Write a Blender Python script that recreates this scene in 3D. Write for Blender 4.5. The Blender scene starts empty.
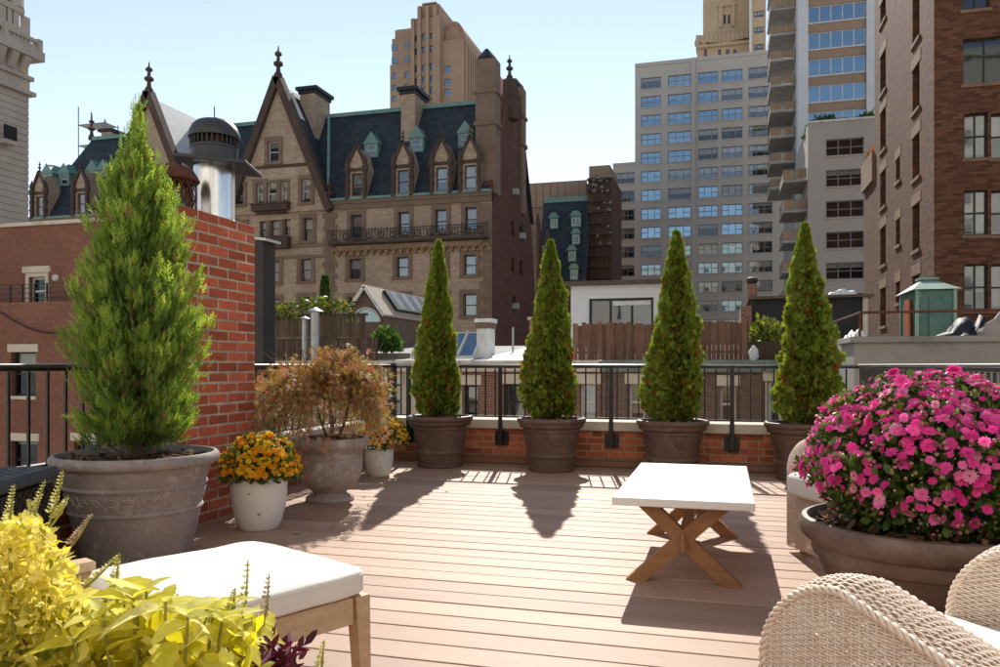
import bpy, bmesh, math, random
import numpy as np
from mathutils import Vector, Matrix

SC = bpy.context.scene
COL = SC.collection
R = math.radians
random.seed(7)
RG = np.random.default_rng(7)

# ---------------------------------------------------------------- camera
TH = R(15.8)                       # the camera looks 15.8 degrees left of the terrace axis
CT, ST = math.cos(TH), math.sin(TH)
FPX, HOR, EYE = 790.0, 365.0, 1.0
cam = bpy.data.cameras.new('camera')
cam.sensor_width = 36.0
cam.lens = 36.0 * FPX / 1000.0
cam.shift_y = (HOR - 333.5) / 1000.0
cam.clip_start = 0.05
cam.clip_end = 3000.0
camo = bpy.data.objects.new('camera', cam)
COL.objects.link(camo)
camo.location = (0, 0, EYE)
camo.rotation_euler = (R(90), 0, TH)
SC.camera = camo

# ---------------------------------------------------------------- sky, sun, exposure
SUN_EL, SUN_AZ = R(36.5), R(-11.7)          # azimuth clockwise from +Y
wd = bpy.data.worlds.new('World'); SC.world = wd; wd.use_nodes = True
nt = wd.node_tree
bg = nt.nodes['Background']
sky = nt.nodes.new('ShaderNodeTexSky'); sky.sky_type = 'NISHITA'
sky.sun_disc = False
sky.sun_elevation = SUN_EL
sky.sun_rotation = SUN_AZ
sky.air_density = 1.0; sky.dust_density = 0.0; sky.ozone_density = 1.0
hsv = nt.nodes.new('ShaderNodeHueSaturation'); hsv.inputs['Saturation'].default_value = 0.7   # white balance for a hazy pale sky
nt.links.new(sky.outputs[0], hsv.inputs['Color']); nt.links.new(hsv.outputs[0], bg.inputs[0])
bg.inputs[1].default_value = 0.061
sl = bpy.data.lights.new('sun', 'SUN'); sl.energy = 2.0; sl.angle = R(0.5); sl.color = (1.0, 0.94, 0.84)
so = bpy.data.objects.new('sun', sl); COL.objects.link(so)
SV = Vector((math.sin(SUN_AZ) * math.cos(SUN_EL), math.cos(SUN_AZ) * math.cos(SUN_EL), math.sin(SUN_EL)))
so.rotation_euler = SV.to_track_quat('Z', 'Y').to_euler()
so.location = (-10, 40, 60)
SC.view_settings.view_transform = 'Standard'
SC.view_settings.look = 'None'
SC.view_settings.gamma = 1.0
SC.view_settings.exposure = 1.6
SC.view_settings.use_curve_mapping = False
SC.render.engine = 'CYCLES'
SC.cycles.max_bounces = 8
SC.cycles.diffuse_bounces = 4
SC.cycles.glossy_bounces = 3
SC.cycles.transparent_max_bounces = 12
SC.cycles.use_denoising = True
SC.cycles.sample_clamp_indirect = 6.0

# ---------------------------------------------------------------- survey: photo rays onto real planes
def cw(X, D): return (X * CT - D * ST, X * ST + D * CT)
def onD(x, D): return cw((x - 500) / FPX * D, D)
def onG(x, y, z=0.0): return onD(x, FPX * (EYE - z) / (y - HOR))
def Dv(x, v): return v / (CT + (x - 500) / FPX * ST)
def onV(x, y, v):
    D = Dv(x, v)
    return onD(x, D)[0], EYE + (HOR - y) * D / FPX
def onU(x, y, u):
    D = u / ((x - 500) / FPX * CT - ST)
    return onD(x, D)[1], EYE + (HOR - y) * D / FPX
def rectV(x0, x1, y0, y1, v):
    """a photo rectangle (x0..x1, top y0..bottom y1) on the plane v: u0,u1,z0,z1"""
    y0, y1 = min(y0, y1), max(y0, y1)
    u0, _ = onV(x0, y0, v); u1, _ = onV(x1, y0, v)
    xm = (x0 + x1) / 2
    return u0, u1, onV(xm, y1, v)[1], onV(xm, y0, v)[1]
def rectU(x0, x1, y0, y1, u):
    y0, y1 = min(y0, y1), max(y0, y1)
    a, _ = onU(x0, y0, u); b, _ = onU(x1, y0, u)
    xm = (x0 + x1) / 2
    return min(a, b), max(a, b), onU(xm, y1, u)[1], onU(xm, y0, u)[1]

# ---------------------------------------------------------------- object helpers
def link(o, parent=None):
    COL.objects.link(o)
    if parent is not None: o.parent = parent
    return o
def tag(o, label=None, cat=None, group=None, kind=None):
    if label: o['label'] = label
    if cat: o['category'] = cat
    if group: o['group'] = group
    if kind: o['kind'] = kind
    return o
def thing(name, label, cat, loc=(0, 0, 0), rz=0.0, group=None):
    o = bpy.data.objects.new(name, None); link(o)
    o.location = loc; o.rotation_euler = (0, 0, rz); o.empty_display_size = 0.2
    return tag(o, label, cat, group)
def put(name, me, parent=None, loc=(0, 0, 0), rot=(0, 0, 0), sc=None):
    o = bpy.data.objects.new(name, me); link(o, parent)
    o.location = loc; o.rotation_euler = rot
    if sc: o.scale = sc
    return o
def copy_tree(o, parent=None):
    c = o.copy(); COL.objects.link(c)
    if parent is not None: c.parent = parent
    for ch in [q for q in COL.objects if q.parent == o]: copy_tree(ch, c)
    return c

class MB:
    def __init__(s): s.v = []; s.f = []; s.m = []
    def add(s, vs, fs, m=0):
        n = len(s.v); s.v += [tuple(p) for p in vs]
        s.f += [tuple(i + n for i in f) for f in fs]; s.m += [m] * len(fs)
        return s
    def box(s, x0, x1, y0, y1, z0, z1, m=0):
        return s.add([(x0, y0, z0), (x1, y0, z0), (x1, y1, z0), (x0, y1, z0), (x0, y0, z1), (x1, y0, z1), (x1, y1, z1), (x0, y1, z1)],
                     [(3, 2, 1, 0), (4, 5, 6, 7), (0, 1, 5, 4), (1, 2, 6, 5), (2, 3, 7, 6), (3, 0, 4, 7)], m)
    def cbox(s, x0, x1, y0, y1, z0, z1, b=0.004, m=0):
        """chamfered box"""
        bm = bmesh.new(); bmesh.ops.create_cube(bm, size=1)
        for q in bm.verts:
            q.co = Vector(((x0 + x1) / 2 + q.co.x * (x1 - x0), (y0 + y1) / 2 + q.co.y * (y1 - y0), (z0 + z1) / 2 + q.co.z * (z1 - z0)))
        bmesh.ops.bevel(bm, geom=bm.edges[:], offset=b, segments=1, affect='EDGES')
        bm.verts.index_update()
        s.add([q.co[:] for q in bm.verts], [[q.index for q in f.verts] for f in bm.faces], m); bm.free(); return s
    def quad(s, a, b, c, d, m=0): return s.add([a, b, c, d], [(0, 1, 2, 3)], m)
    def poly(s, pts, m=0): return s.add(pts, [tuple(range(len(pts)))], m)
    def prism(s, pts, axis, a, b, m=0):
        """extrude a 2D outline along axis: 'x' pts=(y,z), 'y' pts=(x,z), 'z' pts=(x,y)"""
        f = {'x': lambda p, t: (t, p[0], p[1]), 'y': lambda p, t: (p[0], t, p[1]), 'z': lambda p, t: (p[0], p[1], t)}[axis]
        n = len(pts)
        return s.add([f(p, a) for p in pts] + [f(p, b) for p in pts],
                     [tuple(range(n))[::-1], tuple(range(n, 2 * n))] + [(i, (i + 1) % n, n + (i + 1) % n, n + i) for i in range(n)], m)
    def lathe(s, prof, n=24, c=(0, 0, 0), m=0, wob=0.0, cap=True):
        vs = []; k = len(prof)
        for i in range(n):
            a = 2 * math.pi * i / n
            for (r, z) in prof: vs.append((c[0] + r * math.cos(a), c[1] + r * math.sin(a), c[2] + z))
        fs = []
        for i in range(n):
            j = (i + 1) % n
            for q in range(k - 1): fs.append((i * k + q, j * k + q, j * k + q + 1, i * k + q + 1))
        if cap:
            fs.append(tuple(i * k for i in range(n))[::-1]); fs.append(tuple(i * k + k - 1 for i in range(n)))
        return s.add(vs, fs, m)
    def tube(s, pts, r, n=6, m=0, closed=False):
        pts = [Vector(p) for p in pts]; k = len(pts); vs = []; prev = None
        for i, p in enumerate(pts):
            a = pts[(i - 1) % k] if (i > 0 or closed) else p
            b = pts[(i + 1) % k] if (i < k - 1 or closed) else p
            t = (b - a)
            t = t.normalized() if t.length > 1e-9 else Vector((0, 0, 1))
            if prev is None:
                x = t.orthogonal().normalized()
            else:
                x = prev - t * prev.dot(t)
                x = x.normalized() if x.length > 1e-6 else t.orthogonal().normalized()
            prev = x; y = t.cross(x); rr = r[i] if hasattr(r, '__len__') else r
            for j in range(n):
                an = 2 * math.pi * j / n
                vs.append(p + (x * math.cos(an) + y * math.sin(an)) * rr)
        fs = []
        for i in range(k if closed else k - 1):
            i2 = (i + 1) % k
            for j in range(n): fs.append((i * n + j, i * n + (j + 1) % n, i2 * n + (j + 1) % n, i2 * n + j))
        if not closed: fs += [tuple(range(n))[::-1], tuple((k - 1) * n + j for j in range(n))]
        return s.add(vs, fs, m)
    def bar(s, a, b, w, h, up=(0, 0, 1), m=0):
        a = Vector(a); b = Vector(b); t = (b - a).normalized(); u = Vector(up)
        x = t.cross(u).normalized(); y = x.cross(t)
        x = x * w / 2; y = y * h / 2
        return s.add([a - x - y, a + x - y, a + x + y, a - x + y, b - x - y, b + x - y, b + x + y, b - x + y],
                     [(3, 2, 1, 0), (4, 5, 6, 7), (0, 1, 5, 4), (1, 2, 6, 5), (2, 3, 7, 6), (3, 0, 4, 7)], m)
    def mesh(s, name, mats, smooth=False, off=(0, 0, 0)):
        me = bpy.data.meshes.new(name)
        me.from_pydata([(p[0] - off[0], p[1] - off[1], p[2] - off[2]) for p in s.v], [], s.f)
        for q in (mats if isinstance(mats, (list, tuple)) else [mats]): me.materials.append(q)
        if any(s.m): me.polygons.foreach_set('material_index', s.m)
        if smooth:
            me.polygons.foreach_set('use_smooth', [True] * len(me.polygons))
            if smooth != 'all':
                me.set_sharp_from_angle(angle=R(38 if smooth is True else smooth))
        me.validate(); me.update()
        return me
    def build(s, name, mats, parent=None, smooth=False, world=False):
        """world=True: the points are world coordinates, the parent chain is unrotated"""
        off = [0, 0, 0]
        if world and parent is not None:
            p = parent
            while p is not None:
                for i in range(3): off[i] += p.location[i]
                p = p.parent
        return put(name, s.mesh(name, mats, smooth, off), parent)

# ---------------------------------------------------------------- materials
def nodes(name):
    m = bpy.data.materials.new(name); m.use_nodes = True
    t = m.node_tree; return m, t, t.nodes['Principled BSDF'], t.nodes.new, t.links.new
def c4(c): return (c[0], c[1], c[2], 1.0)
def mixc(t, fac, a, b, mode='MIX'):
    n = t.nodes.new('ShaderNodeMix'); n.data_type = 'RGBA'; n.blend_type = mode
    for key, val in ((0, fac), (6, a), (7, b)):
        if isinstance(val, (int, float)): n.inputs[key].default_value = val
        elif isinstance(val, (tuple, list)): n.inputs[key].default_value = c4(val)
        else: t.links.new(val, n.inputs[key])
    return n.outputs[2]
def noise(t, scale, detail=4, vec=None, rough=0.6, stretch=None):
    n = t.nodes.new('ShaderNodeTexNoise'); n.inputs['Scale'].default_value = scale
    n.inputs['Detail'].default_value = detail; n.inputs['Roughness'].default_value = rough
    if vec is None:
        vec = t.nodes.new('ShaderNodeNewGeometry').outputs['Position']
    if stretch:
        mp = t.nodes.new('ShaderNodeMapping'); mp.inputs['Scale'].default_value = stretch
        t.links.new(vec, mp.inputs[0]); vec = mp.outputs[0]
    t.links.new(vec, n.inputs['Vector']); return n.outputs['Fac']
def ramp(t, fac, lo, hi, a=0.0, b=1.0):
    n = t.nodes.new('ShaderNodeMapRange'); n.inputs[1].default_value = lo; n.inputs[2].default_value = hi
    n.inputs[3].default_value = a; n.inputs[4].default_value = b
    t.links.new(fac, n.inputs[0]); return n.outputs[0]
def bumpn(t, bs, h, strength, dist=0.01):
    b = t.nodes.new('ShaderNodeBump'); b.inputs['Strength'].default_value = strength; b.inputs['Distance'].default_value = dist
    t.links.new(h, b.inputs['Height']); t.links.new(b.outputs[0], bs.inputs['Normal'])
def M(name, col, rough=0.6, col2=None, vs=3.0, var=0.35, bump=0.0, bs=40.0, bd=0.01, metal=0.0, rnd=0.0, stretch=None, spec=0.4, col3=None, vs3=1.0, fine=0.0):
    m, t, b, N, L = nodes(name)
    col2 = col2 or tuple(c * (1 - var) for c in col)
    f = ramp(t, noise(t, vs, 5, stretch=stretch), 0.3, 0.7)
    c = mixc(t, f, col, col2)
    if col3: c = mixc(t, ramp(t, noise(t, vs3, 6, rough=0.7), 0.55, 0.68), c, col3)
    if fine: c = mixc(t, fine, c, mixc(t, ramp(t, noise(t, 90, 2), 0.3, 0.7), (0.25, 0.25, 0.25), (1, 1, 1)), 'MULTIPLY')
    if rnd:
        oi = N('ShaderNodeObjectInfo'); mul = ramp(t, oi.outputs['Random'], 0, 1, 1 - rnd, 1 + rnd)
        hs = N('ShaderNodeHueSaturation'); L(mul, hs.inputs['Value']); L(c, hs.inputs['Color']); c = hs.outputs[0]
    L(c, b.inputs['Base Color'])
    b.inputs['Roughness'].default_value = rough; b.inputs['Metallic'].default_value = metal
    b.inputs['Specular IOR Level'].default_value = spec
    if bump: bumpn(t, b, noise(t, bs, 5, stretch=stretch), bump, bd)
    return m
def brickmat(name, c1, c2, mortar, w=0.213, h=0.068, ms=0.012, dirt=0.35, rough=0.85, bump=0.5, dscale=0.25, patch=None):
    m, t, b, N, L = nodes(name)
    g = N('ShaderNodeNewGeometry'); sp = N('ShaderNodeSeparateXYZ'); L(g.outputs['Position'], sp.inputs[0])
    ad = N('ShaderNodeMath'); L(sp.outputs[0], ad.inputs[0]); L(sp.outputs[1], ad.inputs[1])
    cb = N('ShaderNodeCombineXYZ'); L(ad.outputs[0], cb.inputs[0]); L(sp.outputs[2], cb.inputs[1])
    k = N('ShaderNodeTexBrick'); L(cb.outputs[0], k.inputs['Vector'])
    k.inputs['Scale'].default_value = 1.0; k.inputs['Brick Width'].default_value = w; k.inputs['Row Height'].default_value = h
    k.inputs['Mortar Size'].default_value = ms; k.inputs['Mortar Smooth'].default_value = 0.2; k.inputs['Bias'].default_value = -0.1
    k.inputs['Color1'].default_value = c4(c1); k.inputs['Color2'].default_value = c4(c2); k.inputs['Mortar'].default_value = c4(mortar)
    c = mixc(t, ramp(t, noise(t, dscale, 6, rough=0.65), 0.35, 0.7, 0, dirt), k.outputs['Color'], tuple(x * 0.45 for x in c1))
    if patch: c = mixc(t, ramp(t, noise(t, 0.9, 4), 0.55, 0.7, 0, 0.6), c, patch)
    c = mixc(t, 0.35, c, mixc(t, ramp(t, noise(t, 18, 3), 0.3, 0.7), (0.45, 0.45, 0.45), (1, 1, 1)), 'MULTIPLY')
    L(c, b.inputs['Base Color']); b.inputs['Roughness'].default_value = rough; b.inputs['Specular IOR Level'].default_value = 0.2
    iv = ramp(t, k.outputs['Fac'], 0, 1, 1, 0)
    bumpn(t, b, iv, bump, 0.02)
    return m
def leafmat(name, cols, trans=0.35, rough=0.5, tcol=None, spec=0.35):
    """cols: list of (position, colour) read by the per-leaf attribute 'tint'"""
    m, t, b, N, L = nodes(name)
    at = N('ShaderNodeAttribute'); at.attribute_name = 'tint'
    cr = N('ShaderNodeValToRGB'); e = cr.color_ramp.elements
    while len(e) < len(cols): e.new(0.5)
    for q, (p, c) in zip(e, cols): q.position = p; q.color = c4(c)
    L(at.outputs['Fac'], cr.inputs[0])
    L(cr.outputs[0], b.inputs['Base Color']); b.inputs['Roughness'].default_value = rough; b.inputs['Specular IOR Level'].default_value = spec
    tr = N('ShaderNodeBsdfTranslucent')
    br = N('ShaderNodeHueSaturation'); br.inputs['Value'].default_value = 1.35; br.inputs['Saturation'].default_value = 1.1
    L(cr.outputs[0], br.inputs['Color']); L(br.outputs[0], tr.inputs['Color'])
    mx = N('ShaderNodeMixShader'); mx.inputs[0].default_value = trans
    L(b.outputs[0], mx.inputs[1]); L(tr.outputs[0], mx.inputs[2])
    L(mx.outputs[0], t.nodes['Material Output'].inputs['Surface'])
    return m
def rndleaf(name, cols, trans=0.3, rough=0.5):
    """the same for leaves that are objects of their own: Object Info random picks the colour"""
    m, t, b, N, L = nodes(name)
    oi = N('ShaderNodeObjectInfo')
    cr = N('ShaderNodeValToRGB'); e = cr.color_ramp.elements
    while len(e) < len(cols): e.new(0.5)
    for q, (p, c) in zip(e, cols): q.position = p; q.color = c4(c)
    L(oi.outputs['Random'], cr.inputs[0])
    c = mixc(t, 0.35, cr.outputs[0], mixc(t, ramp(t, noise(t, 60, 3), 0.3, 0.7), (0.55, 0.6, 0.4), (1, 1, 1)), 'MULTIPLY')
    L(c, b.inputs['Base Color']); b.inputs['Roughness'].default_value = max(rough, .65); b.inputs['Specular IOR Level'].default_value = 0.2
    tr = N('ShaderNodeBsdfTranslucent'); L(c, tr.inputs['Color'])
    mx = N('ShaderNodeMixShader'); mx.inputs[0].default_value = trans
    L(b.outputs[0], mx.inputs[1]); L(tr.outputs[0], mx.inputs[2])
    L(mx.outputs[0], t.nodes['Material Output'].inputs['Surface'])
    return m
def glassmat(name, tint=(0.6, 0.75, 0.9), refl=0.35, rough=0.03, wav=0.03, through=0.65):
    m, t, b, N, L = nodes(name)
    t.nodes.remove(b)
    gl = N('ShaderNodeBsdfGlossy'); gl.inputs['Roughness'].default_value = rough; gl.inputs['Color'].default_value = c4(tint)
    tr = N('ShaderNodeBsdfTransparent'); tr.inputs['Color'].default_value = (through, through, through, 1)
    bu = N('ShaderNodeBump'); bu.inputs['Strength'].default_value = wav; bu.inputs['Distance'].default_value = 0.05
    L(noise(t, 1.2, 2), bu.inputs['Height']); L(bu.outputs[0], gl.inputs['Normal'])
    mx = N('ShaderNodeMixShader'); mx.inputs[0].default_value = refl
    L(tr.outputs[0], mx.inputs[1]); L(gl.outputs[0], mx.inputs[2])
    L(mx.outputs[0], t.nodes['Material Output'].inputs['Surface'])
    return m

MT = {}
MT['deck'] = M('deck_board', (0.475, 0.295, 0.20), 0.62, (0.41, 0.245, 0.16), vs=2.2, bump=0.14, bs=26, bd=0.003, rnd=0.16, stretch=(0.5, 9, 9), fine=0.25, col3=(0.40, 0.235, 0.16), vs3=2.6)
MT['deck_under'] = M('deck_joist', (0.05, 0.03, 0.02), 0.9)
MT['brick'] = M('red_brick', (0.56, 0.13, 0.055), 0.85, (0.44, 0.09, 0.04), vs=14, bump=0.35, bs=60, bd=0.004, rnd=0.32, col3=(0.30, 0.12, 0.08), vs3=7, fine=0.35)
MT['brick_dk'] = M('parapet_brick', (0.58, 0.165, 0.085), 0.85, (0.40, 0.105, 0.055), vs=14, bump=0.35, bs=60, bd=0.004, rnd=0.38, fine=0.25)
MT['mortar'] = M('mortar', (0.60, 0.49, 0.37), 0.95, vs=6, var=0.5, bump=0.4, bs=120, bd=0.003)
MT['mortar_dk'] = M('tan_mortar', (0.46, 0.33, 0.20), 0.95, vs=9, var=0.3, bump=0.4, bs=120, bd=0.003)
MT['coping'] = M('limestone_coping', (0.62, 0.55, 0.46), 0.8, (0.48, 0.41, 0.33), vs=5, bump=0.15, bs=50, col3=(0.38, 0.31, 0.24), vs3=2.5)
MT['iron'] = M('black_iron', (0.012, 0.012, 0.014), 0.38, vs=8, bump=0.08, bs=70, spec=0.5)
MT['base_board'] = M('base_board', (0.27, 0.13, 0.075), 0.55, (0.20, 0.09, 0.05), vs=3, stretch=(0.5, 6, 6), bump=0.1, bs=30)
MT['terrabrick'] = brickmat('house_brick', (0.34, 0.11, 0.065), (0.24, 0.075, 0.045), (0.36, 0.28, 0.21))
# ---------------------------------------------------------------- facades and windows
def P3(ax, o):
    if ax == 'v': return lambda a, z, d: (a, o + d, z)          # faces -v, towards the camera
    if ax == 'v+': return lambda a, z, d: (a, o - d, z)         # faces +v
    if ax == 'u+': return lambda a, z, d: (o - d, a, z)         # faces +u
    return lambda a, z, d: (o + d, a, z)                        # 'u-' faces -u
def facade(mb, ax, o, a0, a1, z0, z1, ops, dep=0.2, m=0, mr=None):
    """a wall sheet with real openings and reveals"""
    P = P3(ax, o); mr = m if mr is None else mr
    ops = [(max(q[0], a0), min(q[1], a1), max(q[2], z0), min(q[3], z1)) for q in ops]
    ops = [q for q in ops if q[1] - q[0] > 0.05 and q[3] - q[2] > 0.05]
    zs = sorted({z0, z1, *[q[2] for q in ops], *[q[3] for q in ops]})
    for i in range(len(zs) - 1):
        zl, zh = zs[i], zs[i + 1]
        if zh - zl < 1e-6: continue
        row = sorted([q for q in ops if q[2] <= zl + 1e-6 and q[3] >= zh - 1e-6])
        a = a0
        for q in row:
            if q[0] - a > 1e-6: mb.quad(P(a, zl, 0), P(q[0], zl, 0), P(q[0], zh, 0), P(a, zh, 0), m)
            a = max(a, q[1])
        if a1 - a > 1e-6: mb.quad(P(a, zl, 0), P(a1, zl, 0), P(a1, zh, 0), P(a, zh, 0), m)
    for (b0, b1, y0, y1) in ops:
        mb.quad(P(b0, y0, 0), P(b0, y0, dep), P(b0, y1, dep), P(b0, y1, 0), mr)
        mb.quad(P(b1, y0, 0), P(b1, y0, dep), P(b1, y1, dep), P(b1, y1, 0), mr)
        mb.quad(P(b0, y0, 0), P(b1, y0, 0), P(b1, y0, dep), P(b0, y0, dep), mr)
        mb.quad(P(b0, y1, 0), P(b1, y1, 0), P(b1, y1, dep), P(b0, y1, dep), mr)
def shell(mb, u0, u1, v0, v1, z0, z1, skip='', m=0, mtop=None):
    """the closed sides of a block; skip names the sheets built elsewhere: f front, l left, r right, t top"""
    if 'f' not in skip: mb.quad((u0, v0, z0), (u1, v0, z0), (u1, v0, z1), (u0, v0, z1), m)
    if 'r' not in skip: mb.quad((u1, v0, z0), (u1, v1, z0), (u1, v1, z1), (u1, v0, z1), m)
    if 'b' not in skip: mb.quad((u1, v1, z0), (u0, v1, z0), (u0, v1, z1), (u1, v1, z1), m)
    if 'l' not in skip: mb.quad((u0, v1, z0), (u0, v0, z0), (u0, v0, z1), (u0, v1, z1), m)
    if 't' not in skip: mb.quad((u0, v0, z1), (u1, v0, z1), (u1, v1, z1), (u0, v1, z1), m if mtop is None else mtop)

MT['glass_blue'] = glassmat('sky_blue_glass', (0.36, 0.52, 0.66), 0.45)
MT['glass'] = glassmat('window_glass', (0.75, 0.82, 0.88), 0.16)
MT['glass_dark'] = glassmat('dark_window_glass', (0.7, 0.78, 0.85), 0.08)
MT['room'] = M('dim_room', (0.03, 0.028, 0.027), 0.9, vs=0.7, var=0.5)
MT['blind'] = M('window_blind', (0.62, 0.60, 0.55), 0.8, (0.5, 0.48, 0.42), vs=2, rnd=0.25)
MT['fr_white'] = M('white_frame', (0.7, 0.68, 0.64), 0.5)
MT['fr_dark'] = M('dark_frame', (0.025, 0.022, 0.02), 0.5)
MT['fr_grey'] = M('aluminium_frame', (0.22, 0.23, 0.24), 0.4, metal=0.3)
MT['fr_brown'] = M('brown_frame', (0.10, 0.065, 0.045), 0.6)
_wc = {}
def window(parent, ax, o, a0, a1, z0, z1, dep=0.2, frame='fr_white', glass='glass', cols=1, rows=2, fw=0.06, blind=0.0, sides=False):
    """one window: sash bars, pane behind, a drawn blind, the dim room"""
    w, h = round(a1 - a0, 2), round(z1 - z0, 2)
    key = (w, h, frame, glass, cols, rows, fw, round(blind, 1), dep, sides)
    if key not in _wc:
        f = MB(); d = 0.07
        f.box(-w / 2, -w / 2 + fw, 0, d, 0, h); f.box(w / 2 - fw, w / 2, 0, d, 0, h)
        f.box(-w / 2 + fw, w / 2 - fw, 0, d, 0, fw); f.box(-w / 2 + fw, w / 2 - fw, 0, d, h - fw, h)
        for i in range(1, cols):
            x = -w / 2 + w * i / cols; f.box(x - fw / 2, x + fw / 2, 0.002, d - 0.002, fw, h - fw)
        for i in range(1, rows):
            z = h * i / rows
            for k in range(cols):
                if sides and 0 < k < cols - 1: continue
                xa = -w / 2 + w * k / cols + fw * (1 if k == 0 else 0.5); xb = -w / 2 + w * (k + 1) / cols - fw * (1 if k == cols - 1 else 0.5)
                f.box(xa, xb, 0.006, d - 0.006, z - fw / 2, z + fw / 2)
        p = MB().quad((-w / 2 + fw * .5, 0.035, fw * .5), (w / 2 - fw * .5, 0.035, fw * .5), (w / 2 - fw * .5, 0.035, h - fw * .5), (-w / 2 + fw * .5, 0.035, h - fw * .5))
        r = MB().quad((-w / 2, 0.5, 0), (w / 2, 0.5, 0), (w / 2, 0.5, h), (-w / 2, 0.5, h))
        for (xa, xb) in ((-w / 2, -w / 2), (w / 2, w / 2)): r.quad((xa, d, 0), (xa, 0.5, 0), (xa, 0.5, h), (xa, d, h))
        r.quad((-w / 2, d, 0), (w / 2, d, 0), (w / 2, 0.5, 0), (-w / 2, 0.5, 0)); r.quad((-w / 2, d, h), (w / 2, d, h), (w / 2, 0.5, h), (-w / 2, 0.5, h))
        b = None
        if blind > 0.05:
            b = MB().box(-w / 2 + fw, w / 2 - fw, 0.09, 0.11, h * (1 - blind), h - fw).mesh('blind', MT['blind'])
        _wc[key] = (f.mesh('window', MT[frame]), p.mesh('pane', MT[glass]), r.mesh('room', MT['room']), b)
    fm, pm, rm, bm_ = _wc[key]
    am = (a0 + a1) / 2; P = P3(ax, o)
    x, y, z = P(am, z0, dep)
    rz = {'v': 0, 'v+': R(180), 'u+': R(90), 'u-': R(-90)}[ax]
    q = parent
    off = [0, 0, 0]
    while q is not None:
        for i in range(3): off[i] += q.location[i]
        q = q.parent
    wo = put('window', fm, parent, (x - off[0], y - off[1], z - off[2]), (0, 0, rz))
    put('pane', pm, wo); put('room', rm, wo)
    if bm_: put('blind', bm_, wo)
    return wo
def trim(mb, ax, o, a0, a1, z0, z1, out, m=0, back=0.05):
    """a piece of stone trim standing out from a facade"""
    P = P3(ax, o); p = P(a0, z0, -out); q = P(a1, z1, back)
    mb.box(min(p[0], q[0]), max(p[0], q[0]), min(p[1], q[1]), max(p[1], q[1]), z0, z1, m)
_tc = {}
def trimpiece(parent, name, ax, o, a0, a1, z0, z1, out, mat, back=0.05):
    w, h = round(a1 - a0, 2), round(z1 - z0, 2); key = (name, w, h, out, mat, back)
    if key not in _tc: _tc[key] = MB().box(-w / 2, w / 2, -out, back, 0, h).mesh(name, MT[mat])
    return place(_tc[key], name, parent, ax, o, (a0 + a1) / 2, z0)
def place(me, name, parent, ax, o, a, z):
    x, y, zz = P3(ax, o)(a, z, 0); q = parent; off = [0, 0, 0]
    while q is not None:
        for i in range(3): off[i] += q.location[i]
        q = q.parent
    return put(name, me, parent, (x - off[0], y - off[1], zz - off[2]), (0, 0, {'v': 0, 'v+': R(180), 'u+': R(90), 'u-': R(-90)}[ax]))
def surround_obj(parent, ax, o, a0, a1, z0, z1, mat, w=.25, out=.08, sill=.18):
    W, H = round(a1 - a0, 2), round(z1 - z0, 2); key = ('sur', W, H, w, out, mat)
    if key not in _tc:
        A = [(-W / 2, 0), (-W / 2, H), (W / 2, H), (W / 2, 0)]; B = [(-W / 2 - w, 0), (-W / 2 - w, H + w * 1.1), (W / 2 + w, H + w * 1.1), (W / 2 + w, 0)]
        vs = [(p[0], y, p[1]) for y in (-out, .05) for p in A + B]; fs = []
        for i in range(3): fs += [(i, i + 1, i + 5, i + 4), (8 + i, 8 + i + 4, 8 + i + 5, 8 + i + 1), (i, 8 + i, 8 + i + 1, i + 1), (i + 4, i + 5, 8 + i + 5, 8 + i + 4)]
        fs += [(0, 4, 12, 8), (3, 11, 15, 7)]
        _tc[key] = MB().add(vs, fs).mesh('window_surround', MT[mat])
    place(_tc[key], 'window_surround', parent, ax, o, (a0 + a1) / 2, z0)
    if sill: trimpiece(parent, 'sill', ax, o, a0 - w - .05, a1 + w + .05, z0 - sill, z0 - .002, out + .08, mat)
def surround(mb, ax, o, a0, a1, z0, z1, w=0.25, out=0.08, sill=0.18, m=0):
    trim(mb, ax, o, a0 - w, a0, z0, z1, out, m); trim(mb, ax, o, a1, a1 + w, z0, z1, out, m)
    trim(mb, ax, o, a0 - w, a1 + w, z1 + .002, z1 + w * 1.1, out + .02, m)
    trim(mb, ax, o, a0 - w - .05, a1 + w + .05, z0 - sill, z0 - .002, out + .08, m)

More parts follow.
